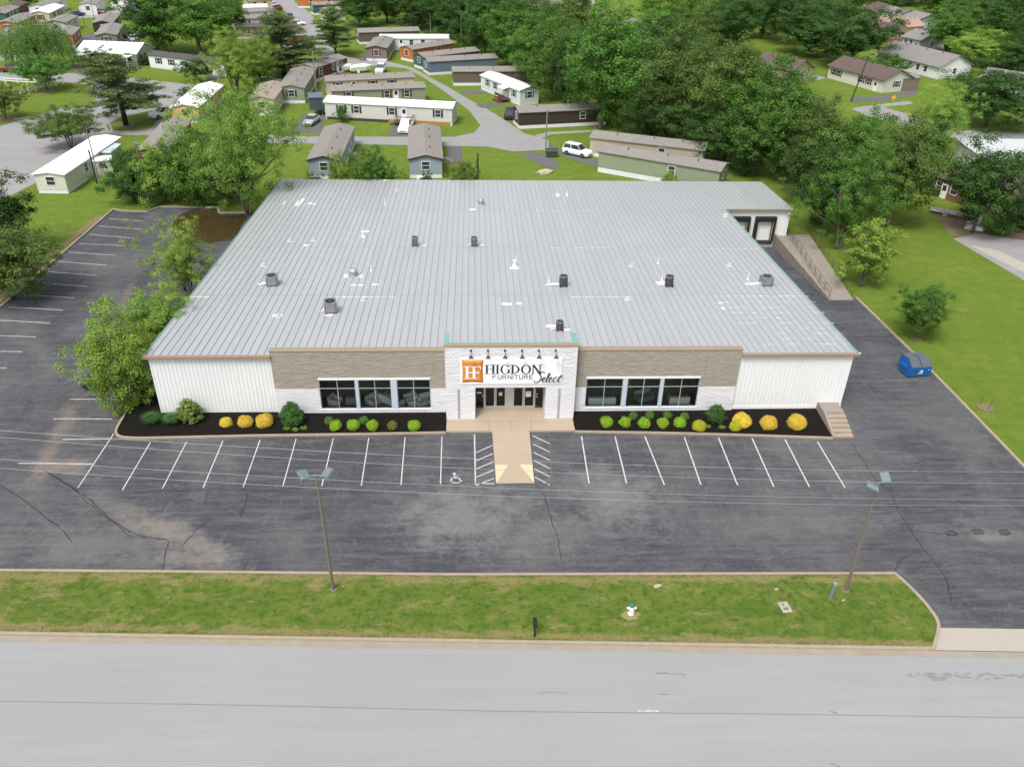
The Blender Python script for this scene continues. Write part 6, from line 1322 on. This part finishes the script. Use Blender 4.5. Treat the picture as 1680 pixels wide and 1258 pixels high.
car('suv', 'silver', 445, 141, D(20), 'silver suv under the loose light green tree'); car('sedan', 'teal', 497, 78, D(0), 'dark green car below the red mobile home')
car('sedan', 'black', 345, 122, D(10), 'dark car at the door of the white trailer with a dark roof'); car('sedan', 'black', 212, 64, D(-60), 'dark car beside the grey green home'); car('suv', 'black', 836, 193, D(85), 'dark car at the end of the dark brown home')
car('suv', 'blue', 1466, 64, D(10), 'dark blue suv in front of the far brick house'); car('sedan', 'maroon', 1503, 73, D(30), 'dark red car by the far grey roofed house'); car('sedan', 'silver', 219, 68, D(-60), 'pale car beside the dark one by the grey green home')
car('suv', 'black', 188, 634, D(178), 'dark car mostly hidden under the big tree at the store corner')
# things in the yards
def blob_thing(name, label, cat, px, py, mk, rz=0, m=None):
    p = G(px, py); b = MB(); mk(b); o = b.build(name, m); o.location = p; o.rotation_euler = (0, 0, rz); tag(o, label, cat); return o
def boat(b):
    b.add([(-2.2, -.8, .5), (1.2, -.8, .5), (2.4, 0, .7), (1.2, .8, .5), (-2.2, .8, .5), (-2.0, -1.0, 1.25), (1.2, -1.0, 1.35), (2.8, 0, 1.5), (1.2, 1.0, 1.35), (-2.0, 1.0, 1.25), (-1.2, 0, 1.75), (1.0, 0, 1.8)],
          [(4, 3, 2, 1, 0), (0, 1, 6, 5), (1, 2, 7, 6), (2, 3, 8, 7), (3, 4, 9, 8), (4, 0, 5, 9), (5, 6, 11, 10), (6, 7, 11), (7, 8, 11), (8, 9, 10, 11), (9, 5, 10)]); b.box(-1.8, 1.0, -.06, .06, .1, .5)
    for s in (-1, 1): b.tube([(-.5, s*.75, .3), (-.5, s*.95, .3)], .3, 10)
blob_thing('covered_boat', 'boat under a white cover behind the beige home', 'boat', 591, 119, boat, .3, M_WTRIM)
blob_thing('wrapped_trailer', 'white tarp covered trailer beside the maroon home', 'trailer', 560, 119, boat, .6, M_WTRIM)
def atv(b):
    for x in (-.6, .6):
        for y in (-.4, .4): b.tube([(x, y-.12, .3), (x, y+.12, .3)], .3, 10)
    b.box(-.9, .9, -.25, .25, .45, .75); b.box(-.6, .3, -.18, .18, .75, .95); b.tube([(.55, -.35, 1.15), (.5, 0, 1.05), (.55, .35, 1.15)], .03, 6); b.tube([(.7, 0, .7), (.5, 0, 1.08)], .04, 6); b.box(-1.0, -.4, -.4, .4, .80, .86); b.box(.5, 1.0, -.4, .4, .75, .80)
blob_thing('quad_bike', 'black quad bike by the slate blue shed', 'quad bike', 525, 189, atv, 1.0, M_SHB)
def bin_(b): b.box(-.9, .9, -.6, .6, .1, 1.0); b.add([(-1, -.7, 1), (1, -.7, 1), (1, .7, 1), (-1, .7, 1), (-.8, -.5, 1.18), (.8, -.5, 1.18), (.8, .5, 1.18), (-.8, .5, 1.18)], [(0, 1, 5, 4), (1, 2, 6, 5), (2, 3, 7, 6), (3, 0, 4, 7), (4, 5, 6, 7)]); b.box(-.8, -.6, -.5, .5, 0, .1); b.box(.6, .8, -.5, .5, 0, .1)
blob_thing('utility_cabinet', 'dark green utility box beside the tall pole near the white suv', 'utility box', 905, 257, bin_, 0, MAT('dark_green_box', (.03, .055, .035), .5))
def heat_pump(b): b.box(-.5, .5, -.4, .4, 0, .9); b.lathe([(.3, .9), (.3, .95)], 12); b.box(-.52, .52, -.42, .42, .82, .88)
p_ = G(690, 322); o = blob_thing('heat_pump', 'white heat pump at the slate blue end wall', 'heat pump', 690, 300, heat_pump, 0, M_WTRIM)
def boulder(b):
    vs = []
    for i, (r, z) in enumerate(((1.0, 0), (.95, .25), (.6, .5), (.1, .58))):
        for j in range(9): a = j*2*PI/9; q = r*(1+.22*math.sin(j*2.3+i)); vs.append((q*1.3*math.cos(a), q*.7*math.sin(a), z+.05*math.sin(j*1.7)))
    b.add(vs, [(i*9+j, i*9+(j+1) % 9, (i+1)*9+(j+1) % 9, (i+1)*9+j) for i in range(3) for j in range(9)]+[tuple(range(27, 36))])
blob_thing('boulder', 'pale flat boulder on the grass behind the store', 'rock', 893, 284, boulder, .2, MAT('pale_rock', (.42, .35, .27), .9, .2, 3, bump=.4))
def trailer_(b):
    b.tube([(-3.2, -.5, .5), (3.2, -.3, .5)], .07, 6); b.tube([(-3.2, .5, .5), (3.2, .3, .5)], .07, 6)
    for x in np.linspace(-3, 3, 6): b.tube([(x, -.5, .52), (x, .5, .52)], .05, 6)
    for s in (-1, 1): b.tube([(-1.2, s*.62, .32), (-1.2, s*.82, .32)], .32, 12)
    b.box(-3.1, 1.5, -.35, .35, .56, .68); b.tube([(3.2, 0, .5), (4.3, 0, .5)], .06, 6); b.tube([(4.0, 0, .5), (4.0, 0, 0)], .05, 6)
blob_thing('boat_trailer', 'empty boat trailer in front of the brick house tree', 'trailer', 1566, 356, trailer_, -.62, M_GALV)
def barrel(b): b.lathe([(.45, 0), (.5, .1), (.5, .8), (.42, .95), (.1, 1.0)], 12); b.tube([(.3, 0, .95), (.3, 0, 1.15)], .06, 6)
blob_thing('white_barrel', 'white barrel at the right end of the boat trailer', 'barrel', 1592, 366, barrel, 0, M_WTRIM); blob_thing('white_barrel', 'second white barrel, right of the one by the boat trailer', 'barrel', 1602, 367, barrel, 0, M_WTRIM)
def dinghy(b): b.add([(-1.2, -.5, 0), (1, -.5, 0), (1.7, 0, .1), (1, .5, 0), (-1.2, .5, 0), (-1, -.3, .4), (.8, -.3, .42), (.8, .3, .42), (-1, .3, .4)], [(0, 1, 6, 5), (1, 2, 6), (2, 7, 6), (2, 3, 7), (3, 4, 8, 7), (4, 0, 5, 8), (5, 6, 7, 8)])
blob_thing('upturned_dinghy', 'silver upturned dinghy on the lawn by the boat trailer', 'boat', 1598, 376, dinghy, -.4, M_GALV)
def rv(b): b.box(-3.5, 3.5, -1.2, 1.2, .6, 2.9); b.box(2.0, 3.6, -1.15, 1.15, 2.2, 3.2); b.box(-3, 3, -1.1, 1.1, .35, .6); [b.tube([(x, s*1.0, .4), (x, s*1.25, .4)], .4, 12) for x in (-1.6, 2.2) for s in (-1, 1)]; b.box(-2.4, -1.2, -1.23, -1.2, 1.7, 2.4); b.box(.2, 1.2, -1.23, -1.2, 1.7, 2.4)
blob_thing('camper_van', 'white camper on the far field above the wood', 'camper', 957, 10, rv, .1, M_WTRIM)
# white rail fence on the grass island
def rail_fence(pts, label):
    t_ = thing('rail_fence', label, 'fence', (0, 0, 0), 0); P = [Vector(p) for p in P2(*pts)]
    for i in range(len(P)-1):
        n = max(1, round((P[i+1]-P[i]).length/2.4))
        for j in range(n+(i == len(P)-2)):
            q = P[i].lerp(P[i+1], j/n); b = MB(); b.box(q.x-.07, q.x+.07, q.y-.07, q.y+.07, 0, 1.25); b.build('post', M_WTRIM, t_)
    for z in (.55, 1.0):
        b = MB(); b.wallstrip([tuple(p) for p in P], .05, z, z+.16); b.build('rail', M_WTRIM, t_)
rail_fence([(-10, 136), (30, 139), (60, 140.5), (104, 136)], 'white rail fence along the upper road edge of the grass island'); rail_fence([(35, 159), (60, 151), (80, 146), (105, 138)], 'white rail fence crossing the grass island towards the small green tree')
# ------------------------------------------------------------------ poles, wires and small things
M_POLE = MAT('brown_steel_pole', (.17, .135, .105), .6, .15, 2); M_HEAD = MAT('grey_flood_housing', (.165, .21, .235), .4, .06, 2, .2); M_WOODP = MAT('grey_wood_pole', (.23, .20, .17), .9, .25, 3); M_LENS = MAT('flood_lens', (.30, .32, .33), .2)
def flood_head(parent, loc, rot):
    b = MB(); b.add([(-.26, -.34, -.10), (.26, -.34, -.10), (.26, .34, -.10), (-.26, .34, -.10), (-.32, -.40, -.10), (.32, -.40, -.10), (.32, .40, -.10), (-.32, .40, -.10), (-.32, -.40, .04), (.32, -.40, .04), (.32, .40, .04), (-.32, .40, .04), (-.28, -.36, .12), (.28, -.36, .12), (.28, .36, .12), (-.28, .36, .12)],
                    [(4, 7, 6, 5), (4, 5, 9, 8), (5, 6, 10, 9), (6, 7, 11, 10), (7, 4, 8, 11), (8, 9, 13, 12), (9, 10, 14, 13), (10, 11, 15, 14), (11, 8, 12, 15), (12, 13, 14, 15)])
    o = b.build('flood_head', M_HEAD, parent); o.scale = (.86, .86, .9); o.location = loc; o.rotation_euler = rot
    b = MB(); b.box(-.24, .24, -.32, .32, -.115, -.103); b.build('lens', M_LENS, o); return o
def light_pole(px, py, h, label, tx=0, heads=2, r=.10):
    p = G(px, py); t_ = thing('parking_light_pole', label, 'light pole', (p.x, p.y, .08), 0, 'light poles of the parking lot')
    b = MB(); b.tube([(0, 0, 0), (tx*.5, 0, h*.5), (tx, 0, h)], [r, r*.9, r*.62], 10); b.build('pole', M_POLE, t_)
    b = MB(); b.lathe([(r*2.2, -.05), (r*2.2, .03), (r*1.4, .06)], 10); b.build('base_plate', M_POLE, t_)
    b = MB(); b.tube([(tx-.38, 0, h), (tx, 0, h+.04), (tx+.38, 0, h)], .045, 6); b.lathe([(.08, h-.02), (.09, h+.06), (.02, h+.09)], 8, 0, (tx, 0)); b.build('cross_arm', M_HEAD, t_)
    if heads == 2:
        flood_head(t_, (tx-.66, -.05, h+.10), (.30, .22, .65)); flood_head(t_, (tx+.62, .10, h+.10), (.38, -.20, -.6))
    else: flood_head(t_, (tx, 0, h+.15), (.1, .3, .3))
    return t_
lp1 = light_pole(547, 968, 8.85, 'brown light pole with two grey flood heads on the left part of the verge', -.12)
lp2 = light_pole(1387, 970, 8.6, 'brown light pole with two grey flood heads on the right part of the verge', -.15)
lp3 = light_pole(246, 342, 8.2, 'brown light pole with one lamp head behind the back left corner of the lot', 0, 1)
# the two heads of the right pole face differently in the photo
lp2.rotation_euler = (0, 0, .5)
# overhead wires crossing in front of the store
M_WIRE = MAT('aluminium_wire', (.34, .345, .35), .5, .05, 1, .3)
YW = -24.6
def atY(px, py, y):
    d = ray(px, py); return Vector(CAM)+d*((y-CAM[1])/d.y)
for i, (a, m_, c) in enumerate((((0, 706), (560, 742), (1680, 774)), ((0, 717), (560, 757), (1680, 793)), ((0, 753), (560, 788), (1680, 820)), ((0, 768), (560, 802), (1680, 829)))):
    pa, pm, pc = (atY(q[0], q[1], YW+.25*i) for q in (a, m_, c))
    K = np.polyfit([pa.x, pm.x, pc.x], [pa.z, pm.z, pc.z], 2); K[0] = max(K[0], 0.0006)
    s = (pc.z-pa.z)/(pc.x-pa.x)
    pts = [(x, YW+.25*i, K[0]*x*x+(np.polyfit([pa.x, pc.x], [pa.z-K[0]*pa.x**2, pc.z-K[0]*pc.x**2], 1)@[x, 1])) for x in np.linspace(-60, 60, 41)]
    b = MB(); b.tube(pts, .0085, 5)
    tag(b.build('overhead_wire', M_WIRE), ('uppermost of the four overhead wires crossing the lot', 'second from the top of the four overhead wires crossing the lot', 'third from the top of the four overhead wires crossing the lot', 'lowest of the four overhead wires crossing the lot')[i], 'wire', 'overhead wires')
# utility poles in the park
def upole(px, py, ytop, label, r=.13, lamp=False, m=None, dx=0, cross=False, transf=False):
    p = G(px, py); h = height_at(p, px, ytop); t_ = thing('utility_pole', label, 'pole', p, 0)
    b = MB(); b.tube([(0, 0, 0), (dx*.5, 0, h*.5), (dx, 0, h)], [r, r*.9, r*.7], 8); b.build('pole', m or M_WOODP, t_)
    if lamp: b = MB(); b.tube([(dx, 0, h-.3), (dx+.8, -.2, h)], .03, 6); b.lathe([(.14, h-.12), (.16, h), (.05, h+.08)], 8, 0, (dx+.85, -.2)); b.build('lamp_arm', M_HEAD, t_)
    if cross: b = MB(); b.box(dx-.9, dx+.9, -.06, .06, h-.5, h-.38); b.build('cross_arm', M_WOODP, t_)
    if transf: b = MB(); b.lathe([(.22, h-1.7), (.25, h-1.6), (.25, h-.9), (.15, h-.8)], 10, 0, (dx+.35, 0)); b.build('transformer', M_HEAD, t_)
upole(164, 302, 208, 'slim grey pole beside the cream shed', .09, True); upole(159, 301, 246, 'short black pole in front of the cream shed', .13, False, M_SHB)
upole(895, 254, 181, 'pale bare pole in the grass beside the dark green utility box'); upole(1066, 228, 184, 'grey pole standing behind the tan grey long home'); upole(898, 163, 121, 'pale pole on the grass below the wood edge', .10)
upole(757, 85, 17, 'utility pole with transformer in front of the wood', .13, False, None, 0, True, True); upole(707, 66, 20, 'thin pale pole in front of the wood', .08)
upole(520, 158, 84, 'tall pale pole between the sage and maroon homes', .13, True, None, 0); upole(527, 156, 98, 'middle brown pole between the sage and maroon homes', .09, False, M_POLE); upole(533, 154, 100, 'right brown pole between the sage and maroon homes', .09, False, M_POLE)
upole(784, 294, 252, 'short black post behind the store roof', .14, False, M_SHB); upole(1396, 167, 92, 'dark leaning pole with transformer beside the cream house', .14, True, M_SHB, 1.5); upole(1334, 262, 196, 'broken white topped stub in the trees', .16, False, M_WOODP, .5)
upole(139, 42, 16, 'thin dark pole on the upper left lawn', .07, False, M_SHB); upole(157, 40, 4, 'second thin dark pole on the upper left lawn', .07, False, M_SHB); upole(864, 142, 108, 'pale pole at the end of the plain brown home', .09)
# stop sign on its white post
p = G(184, 215); t_ = thing('stop_sign', 'red octagonal stop sign on a white leaning post at the pine island', 'sign', p, 0)
b = MB(); b.tube([(0, 0, 0), (-.25, .1, 2.2)], .10, 6); b.build('post', M_WTRIM, t_)
b = MB(); n = 8; b.yprism([(-.28+.40*math.cos(PI/8+i*PI/4), 2.55+.40*math.sin(PI/8+i*PI/4)) for i in range(8)], .02, .05); b.build('sign_plate', MAT('stop_red', (.30, .015, .02), .5), t_)
fc = bpy.data.curves.new('lettering', 'FONT'); fc.body = 'STOP'; fc.size = .27; fc.align_x = 'CENTER'; fc.align_y = 'CENTER'; fc.materials.append(M_WTRIM); fo = bpy.data.objects.new('lettering', fc); COL.objects.link(fo); bpy.context.view_layer.update(); fm = bpy.data.meshes.new_from_object(fo); bpy.data.objects.remove(fo); put('lettering', fm, t_, (-.28, .012, 2.55), (PI/2, 0, 0))
p = G(1462, 178); t_ = thing('warning_sign', 'small yellow diamond road sign by the side road', 'sign', p, 0)
b = MB(); b.tube([(0, 0, 0), (0, 0, 2.0)], .05, 6); b.build('post', M_GALV, t_); b = MB(); b.yprism([(0, 1.6), (.5, 2.1), (0, 2.6), (-.5, 2.1)], -.05, -.02); b.build('sign_plate', MAT('warning_yellow', (.72, .40, .01), .5), t_)
p = G(311, 326); t_ = thing('small_notice', 'little white notice on a thin post at the puddle lawn', 'sign', p, 0)
b = MB(); b.tube([(0, 0, 0), (0, 0, 1.2)], .03, 5); b.build('post', M_GALV, t_); b = MB(); b.box(-.22, .22, -.03, -.01, .7, 1.3); b.build('sign_plate', M_WTRIM, t_)
p = G(1449, 206); t_ = thing('mailbox', 'grey mailbox on a post at the side road', 'mailbox', p, 0); b = MB(); b.box(-.05, .05, -.05, .05, 0, 1.0); b.build('post', M_WOODP, t_); b = MB(); b.xprism([(-.3, 1.0), (.3, 1.0), (.3, 1.25), (.18, 1.4), (-.18, 1.4), (-.3, 1.25)], -.15, .15); b.build('box', M_SHB, t_)
# verge furniture
p = G(1035, 1006, .1); t_ = thing('fire_hydrant', 'white fire hydrant with green cap on the grass verge', 'hydrant', p, 0)
M_HYD = MAT('hydrant_white', (.75, .76, .76), .4, .05); M_HG = MAT('hydrant_green', (.02, .17, .12), .45)
b = MB(); b.lathe([(.19, 0), (.19, .06), (.13, .08), (.13, .56), (.17, .58), (.17, .64)], 16); b.build('barrel', M_HYD, t_)
b = MB(); b.lathe([(.165, .641), (.16, .74), (.10, .83), (.04, .86), (.04, .93), (.015, .93)], 16); b.build('bonnet', M_HG, t_)
for v_, r in (((-1, 0), .075), ((1, 0), .075), ((0, -1), .10)):
    b = MB(); d = Vector((v_[0], v_[1], 0)); b.tube([d*.10+Vector((0, 0, .46)), d*.23+Vector((0, 0, .46))], r, 10); b.tube([d*.23+Vector((0, 0, .46)), d*.28+Vector((0, 0, .46))], r*1.15, 10); b.build('outlet_cap', M_HYD, t_)
b = MB(); b.poly([(p.x+.6*math.cos(a)*random.uniform(.6, 1.15), p.y-.12+.42*math.sin(a)*random.uniform(.8, 1.15), .104) for a in np.linspace(0, 6.28, 18)[:-1]]); struct('dry_grass_patch', b, MAT('dry_grass', (.25, .225, .09), .95, .3, 5))
p = G(877, 1043, .1); t_ = thing('mailbox', 'black mailbox seen end on by the road kerb', 'mailbox', p, 0)
b = MB(); b.box(-.05, .05, -.05, .05, -.05, 1.0); b.build('post', M_BLK, t_)
b = MB(); b.yprism([(-.12, 1.0), (.12, 1.0), (.12, 1.17), (.07, 1.25), (-.07, 1.25), (-.12, 1.17)], -.30, .30); b.build('box', M_BLK, t_)
b = MB(); b.box(.125, .14, -.1, .1, 1.1, 1.15); b.build('flag', M_LAMPR, t_)
p = G(1288, 996, .1); t_ = thing('meter_lid', 'square concrete meter lid with dark cover in the verge grass', 'meter box', p, .12)
b = MB(); b.box(-.30, .30, -.42, .42, -.05, .035); b.build('surround', M_APRON, t_); b = MB(); b.box(-.15, .15, -.24, -.02, .036, .05); b.build('cover', M_POLE, t_); b = MB(); b.lathe([(.09, .036), (.09, .05)], 12, 0, (-.05, .2)); b.build('valve_lid', M_POLE, t_)
p = G(1362, 981, .1); t_ = thing('service_post', 'grey green service post beside the right light pole', 'post', p, 0)
b = MB(); b.tube([(0, 0, -.05), (.05, 0, 1.15)], .11, 10); b.build('post', MAT('grey_green_post', (.17, .21, .20), .6), t_); b = MB(); b.tube([(.05, 0, 1.15), (.055, 0, 1.28)], .13, 10); b.build('cap', M_GALV, t_)
for px, py, q, lb in ((1078, 963, .22, 'pale flat stone in the verge grass, left of the meter lid'), (1273, 968, .12, 'tan stone in the verge grass above the meter lid'), (563, 963, .07, 'tiny pale stone beside the left light pole'), (1383, 986, .1, 'small pale stone at the foot of the right light pole')):
    o = blob_thing('verge_stone', lb, 'stone', px, py, boulder, .3, MAT('pale_rock', (.42, .35, .27), .9)); o.scale = (q, q, q); o.location.z = .09
# dumpster
p = G(1497, 612); DT = thing('dumpster', 'blue front load dumpster with two ribbed dark lids on the right drive', 'dumpster', p, .12)
M_DB = MAT('dumpster_blue', (.010, .125, .38), .45, .12, 2); M_LID = MAT('dark_ribbed_lid', (.035, .045, .06), .55, .1, 3)
b = MB(); hw = 1.0
b.xprism([(-.78, .14), (.75, .14), (.95, .95), (.95, 1.50), (-.15, 1.62), (-.95, 1.12), (-.95, .95)][::-1], -hw, hw); b.build('bin_body', M_DB, DT)
b = MB()
for x in (-.98, -.33, .33, .98): b.box(x-.035, x+.035, -.985, -.93, .5, 1.08)
b.box(-1.02, 1.02, -1.0, -.92, 1.06, 1.15); b.box(-1.02, 1.02, .92, 1.0, 1.42, 1.51); b.build('bin_rim', M_DB, DT)
for s in (-1, 1):
    b = MB(); b.box(s*1.0, s*1.13, -.45, .45, .72, .78); b.box(s*1.0, s*1.13, -.45, .45, .94, 1.0); b.box(s*1.07, s*1.13, -.45, .45, .78, .94); b.build('fork_pocket', M_DB, DT)
    b = MB(); b.poly([(s*1.004, -.3, .80), (s*1.004, .2, .80), (s*1.004, .2, .92), (s*1.004, -.3, .92)]); b.build('white_label', M_PAPER, DT)
for x0, x1 in ((-.98, -.03), (.03, .98)):
    b = MB(); A_, B_, C_ = (-.97, 1.14), (-.15, 1.655), (.95, 1.53)
    for (ya, za), (yb, zb) in ((A_, B_), (B_, C_)):
        b.add([(x0, ya, za), (x1, ya, za), (x1, yb, zb), (x0, yb, zb), (x0, ya, za+.04), (x1, ya, za+.04), (x1, yb, zb+.04), (x0, yb, zb+.04)], [(3, 2, 1, 0), (4, 5, 6, 7), (0, 1, 5, 4), (1, 2, 6, 5), (2, 3, 7, 6), (3, 0, 4, 7)])
    o = b.build('lid', M_LID, DT); b = MB()
    for x in np.linspace(x0+.08, x1-.08, 8):
        for (ya, za), (yb, zb) in ((A_, B_), (B_, C_)): b.add([(x-.025, ya, za+.035), (x+.025, ya, za+.035), (x+.025, yb, zb+.035), (x-.025, yb, zb+.035), (x-.015, ya, za+.085), (x+.015, ya, za+.085), (x+.015, yb, zb+.085), (x-.015, yb, zb+.085)], [(4, 5, 6, 7), (0, 1, 5, 4), (1, 2, 6, 5), (3, 0, 4, 7)])
    b.build('lid_rib', MAT('lid_rib_grey', (.16, .18, .21), .5), o)
b = MB(); y_ = -.962
def fq(pts):
    # slanted front face: follow the taper between z .95 and .14
    b.add([(x, -.952-.012 if z > .95 else -.78-(z-.14)/.81*.17-.014, z) for x, z in pts], [tuple(range(len(pts)))])
fq([(-.12, .55), (.04, .66), (-.10, .68), (.06, .80), (-.02, .80), (.10, .93), (.24, .80), (.16, .80), (.32, .68), (.18, .66), (.34, .55)]); fq([(-.16, .42), (.38, .42), (.38, .50), (-.16, .50)]); fq([(.62, .84), (.86, .90), (.86, .80)]); b.build('emblem', M_PAPER, DT)
# pole base stakes in the right lawn
for px, py, lb in ((1608, 664, 'left thin rusty stake in the right lawn'), (1621, 672, 'right thin rusty stake in the right lawn')):
    p = G(px, py); b = MB(); b.tube([(0, 0, 0), (.12, .02, 1.0)], .022, 6); b.tube([(.0, 0, .0), (.0, 0, .08)], .05, 6); o = b.build('metal_stake', M_RAIL); o.location = p; tag(o, lb, 'stake', 'rusty stakes')
# ------------------------------------------------------------------ grass tufts that break up the verge edges
rs = np.random.default_rng(3); n = 9000; xs_ = rs.uniform(-40, 27, n); fr_ = rs.random(n)
yt_ = np.interp(xs_, [p_[0] for p_ in front_edge], [p_[1] for p_ in front_edge])-.12; yb_ = np.array([road_y(x)+.66 for x in xs_]); e_ = rs.random(n)
ys_ = np.where(e_ < .18, yt_-rs.random(n)**2*.3, np.where(e_ < .36, yb_+rs.random(n)**2*.3, yb_+(yt_-yb_)*fr_))
C = np.stack([xs_, ys_, np.full(n, .115)], 1)+rs.normal(size=(n, 3))*[.02, .02, .015]
ok = xs_ < 23.8; C = C[ok]
RNG = np.random.default_rng(8)
me = leafmesh('grass_tufts', C, unit(len(C))*.8+np.array([0, -.3, .7]), RNG.uniform(.03, .075, len(C)), RNG.random(len(C)), .3); me.materials.append(leaf_mat('tuft_grass', (.05, .115, .010), (.19, .20, .06)))
tag(put('grass_tufts', me), kind='stuff')
# ------------------------------------------------------------------ light, sky, camera
W = bpy.data.worlds.new('World'); SC.world = W; W.use_nodes = True; nt = W.node_tree; bg = nt.nodes['Background']
sky = nt.nodes.new('ShaderNodeTexSky'); sky.sky_type = 'NISHITA'; sky.sun_disc = False; SE, SR = math.radians(58), math.radians(-150)
sky.sun_elevation = SE; sky.sun_rotation = SR; sky.air_density = 1.0; sky.dust_density = 4.0; sky.ozone_density = 1.0
hs = nt.nodes.new('ShaderNodeHueSaturation'); hs.inputs['Saturation'].default_value = .35; nt.links.new(sky.outputs[0], hs.inputs['Color']); nt.links.new(hs.outputs[0], bg.inputs[0]); bg.inputs[1].default_value = .138
sl = bpy.data.lights.new('sun', 'SUN'); sl.energy = 1.7; sl.angle = math.radians(18); sl.color = (1, .96, .90)
so = put('sun', sl)
# Nishita: rotation measured from +Y towards +X ; the lamp shines from the same place
sd = Vector((math.sin(SR)*math.cos(SE), math.cos(SR)*math.cos(SE), math.sin(SE)))
so.rotation_euler = sd.to_track_quat('Z', 'Y').to_euler()
cd = bpy.data.cameras.new('camera'); co = put('camera', cd); cd.sensor_width = 36; cd.sensor_fit = 'HORIZONTAL'; cd.lens = FPX*36/1680; cd.clip_end = 6000; cd.clip_start = .5
co.matrix_world = Matrix.Translation(CAM) @ Matrix((AX_R, AX_U, -AX_F)).transposed().to_4x4()
SC.camera = co
vs_ = SC.view_settings; vs_.view_transform = 'Standard'; vs_.look = 'None'; vs_.gamma = 1; vs_.exposure = .60
SC.cycles.max_bounces = 8; SC.cycles.transparent_max_bounces = 12; SC.cycles.use_denoising = True
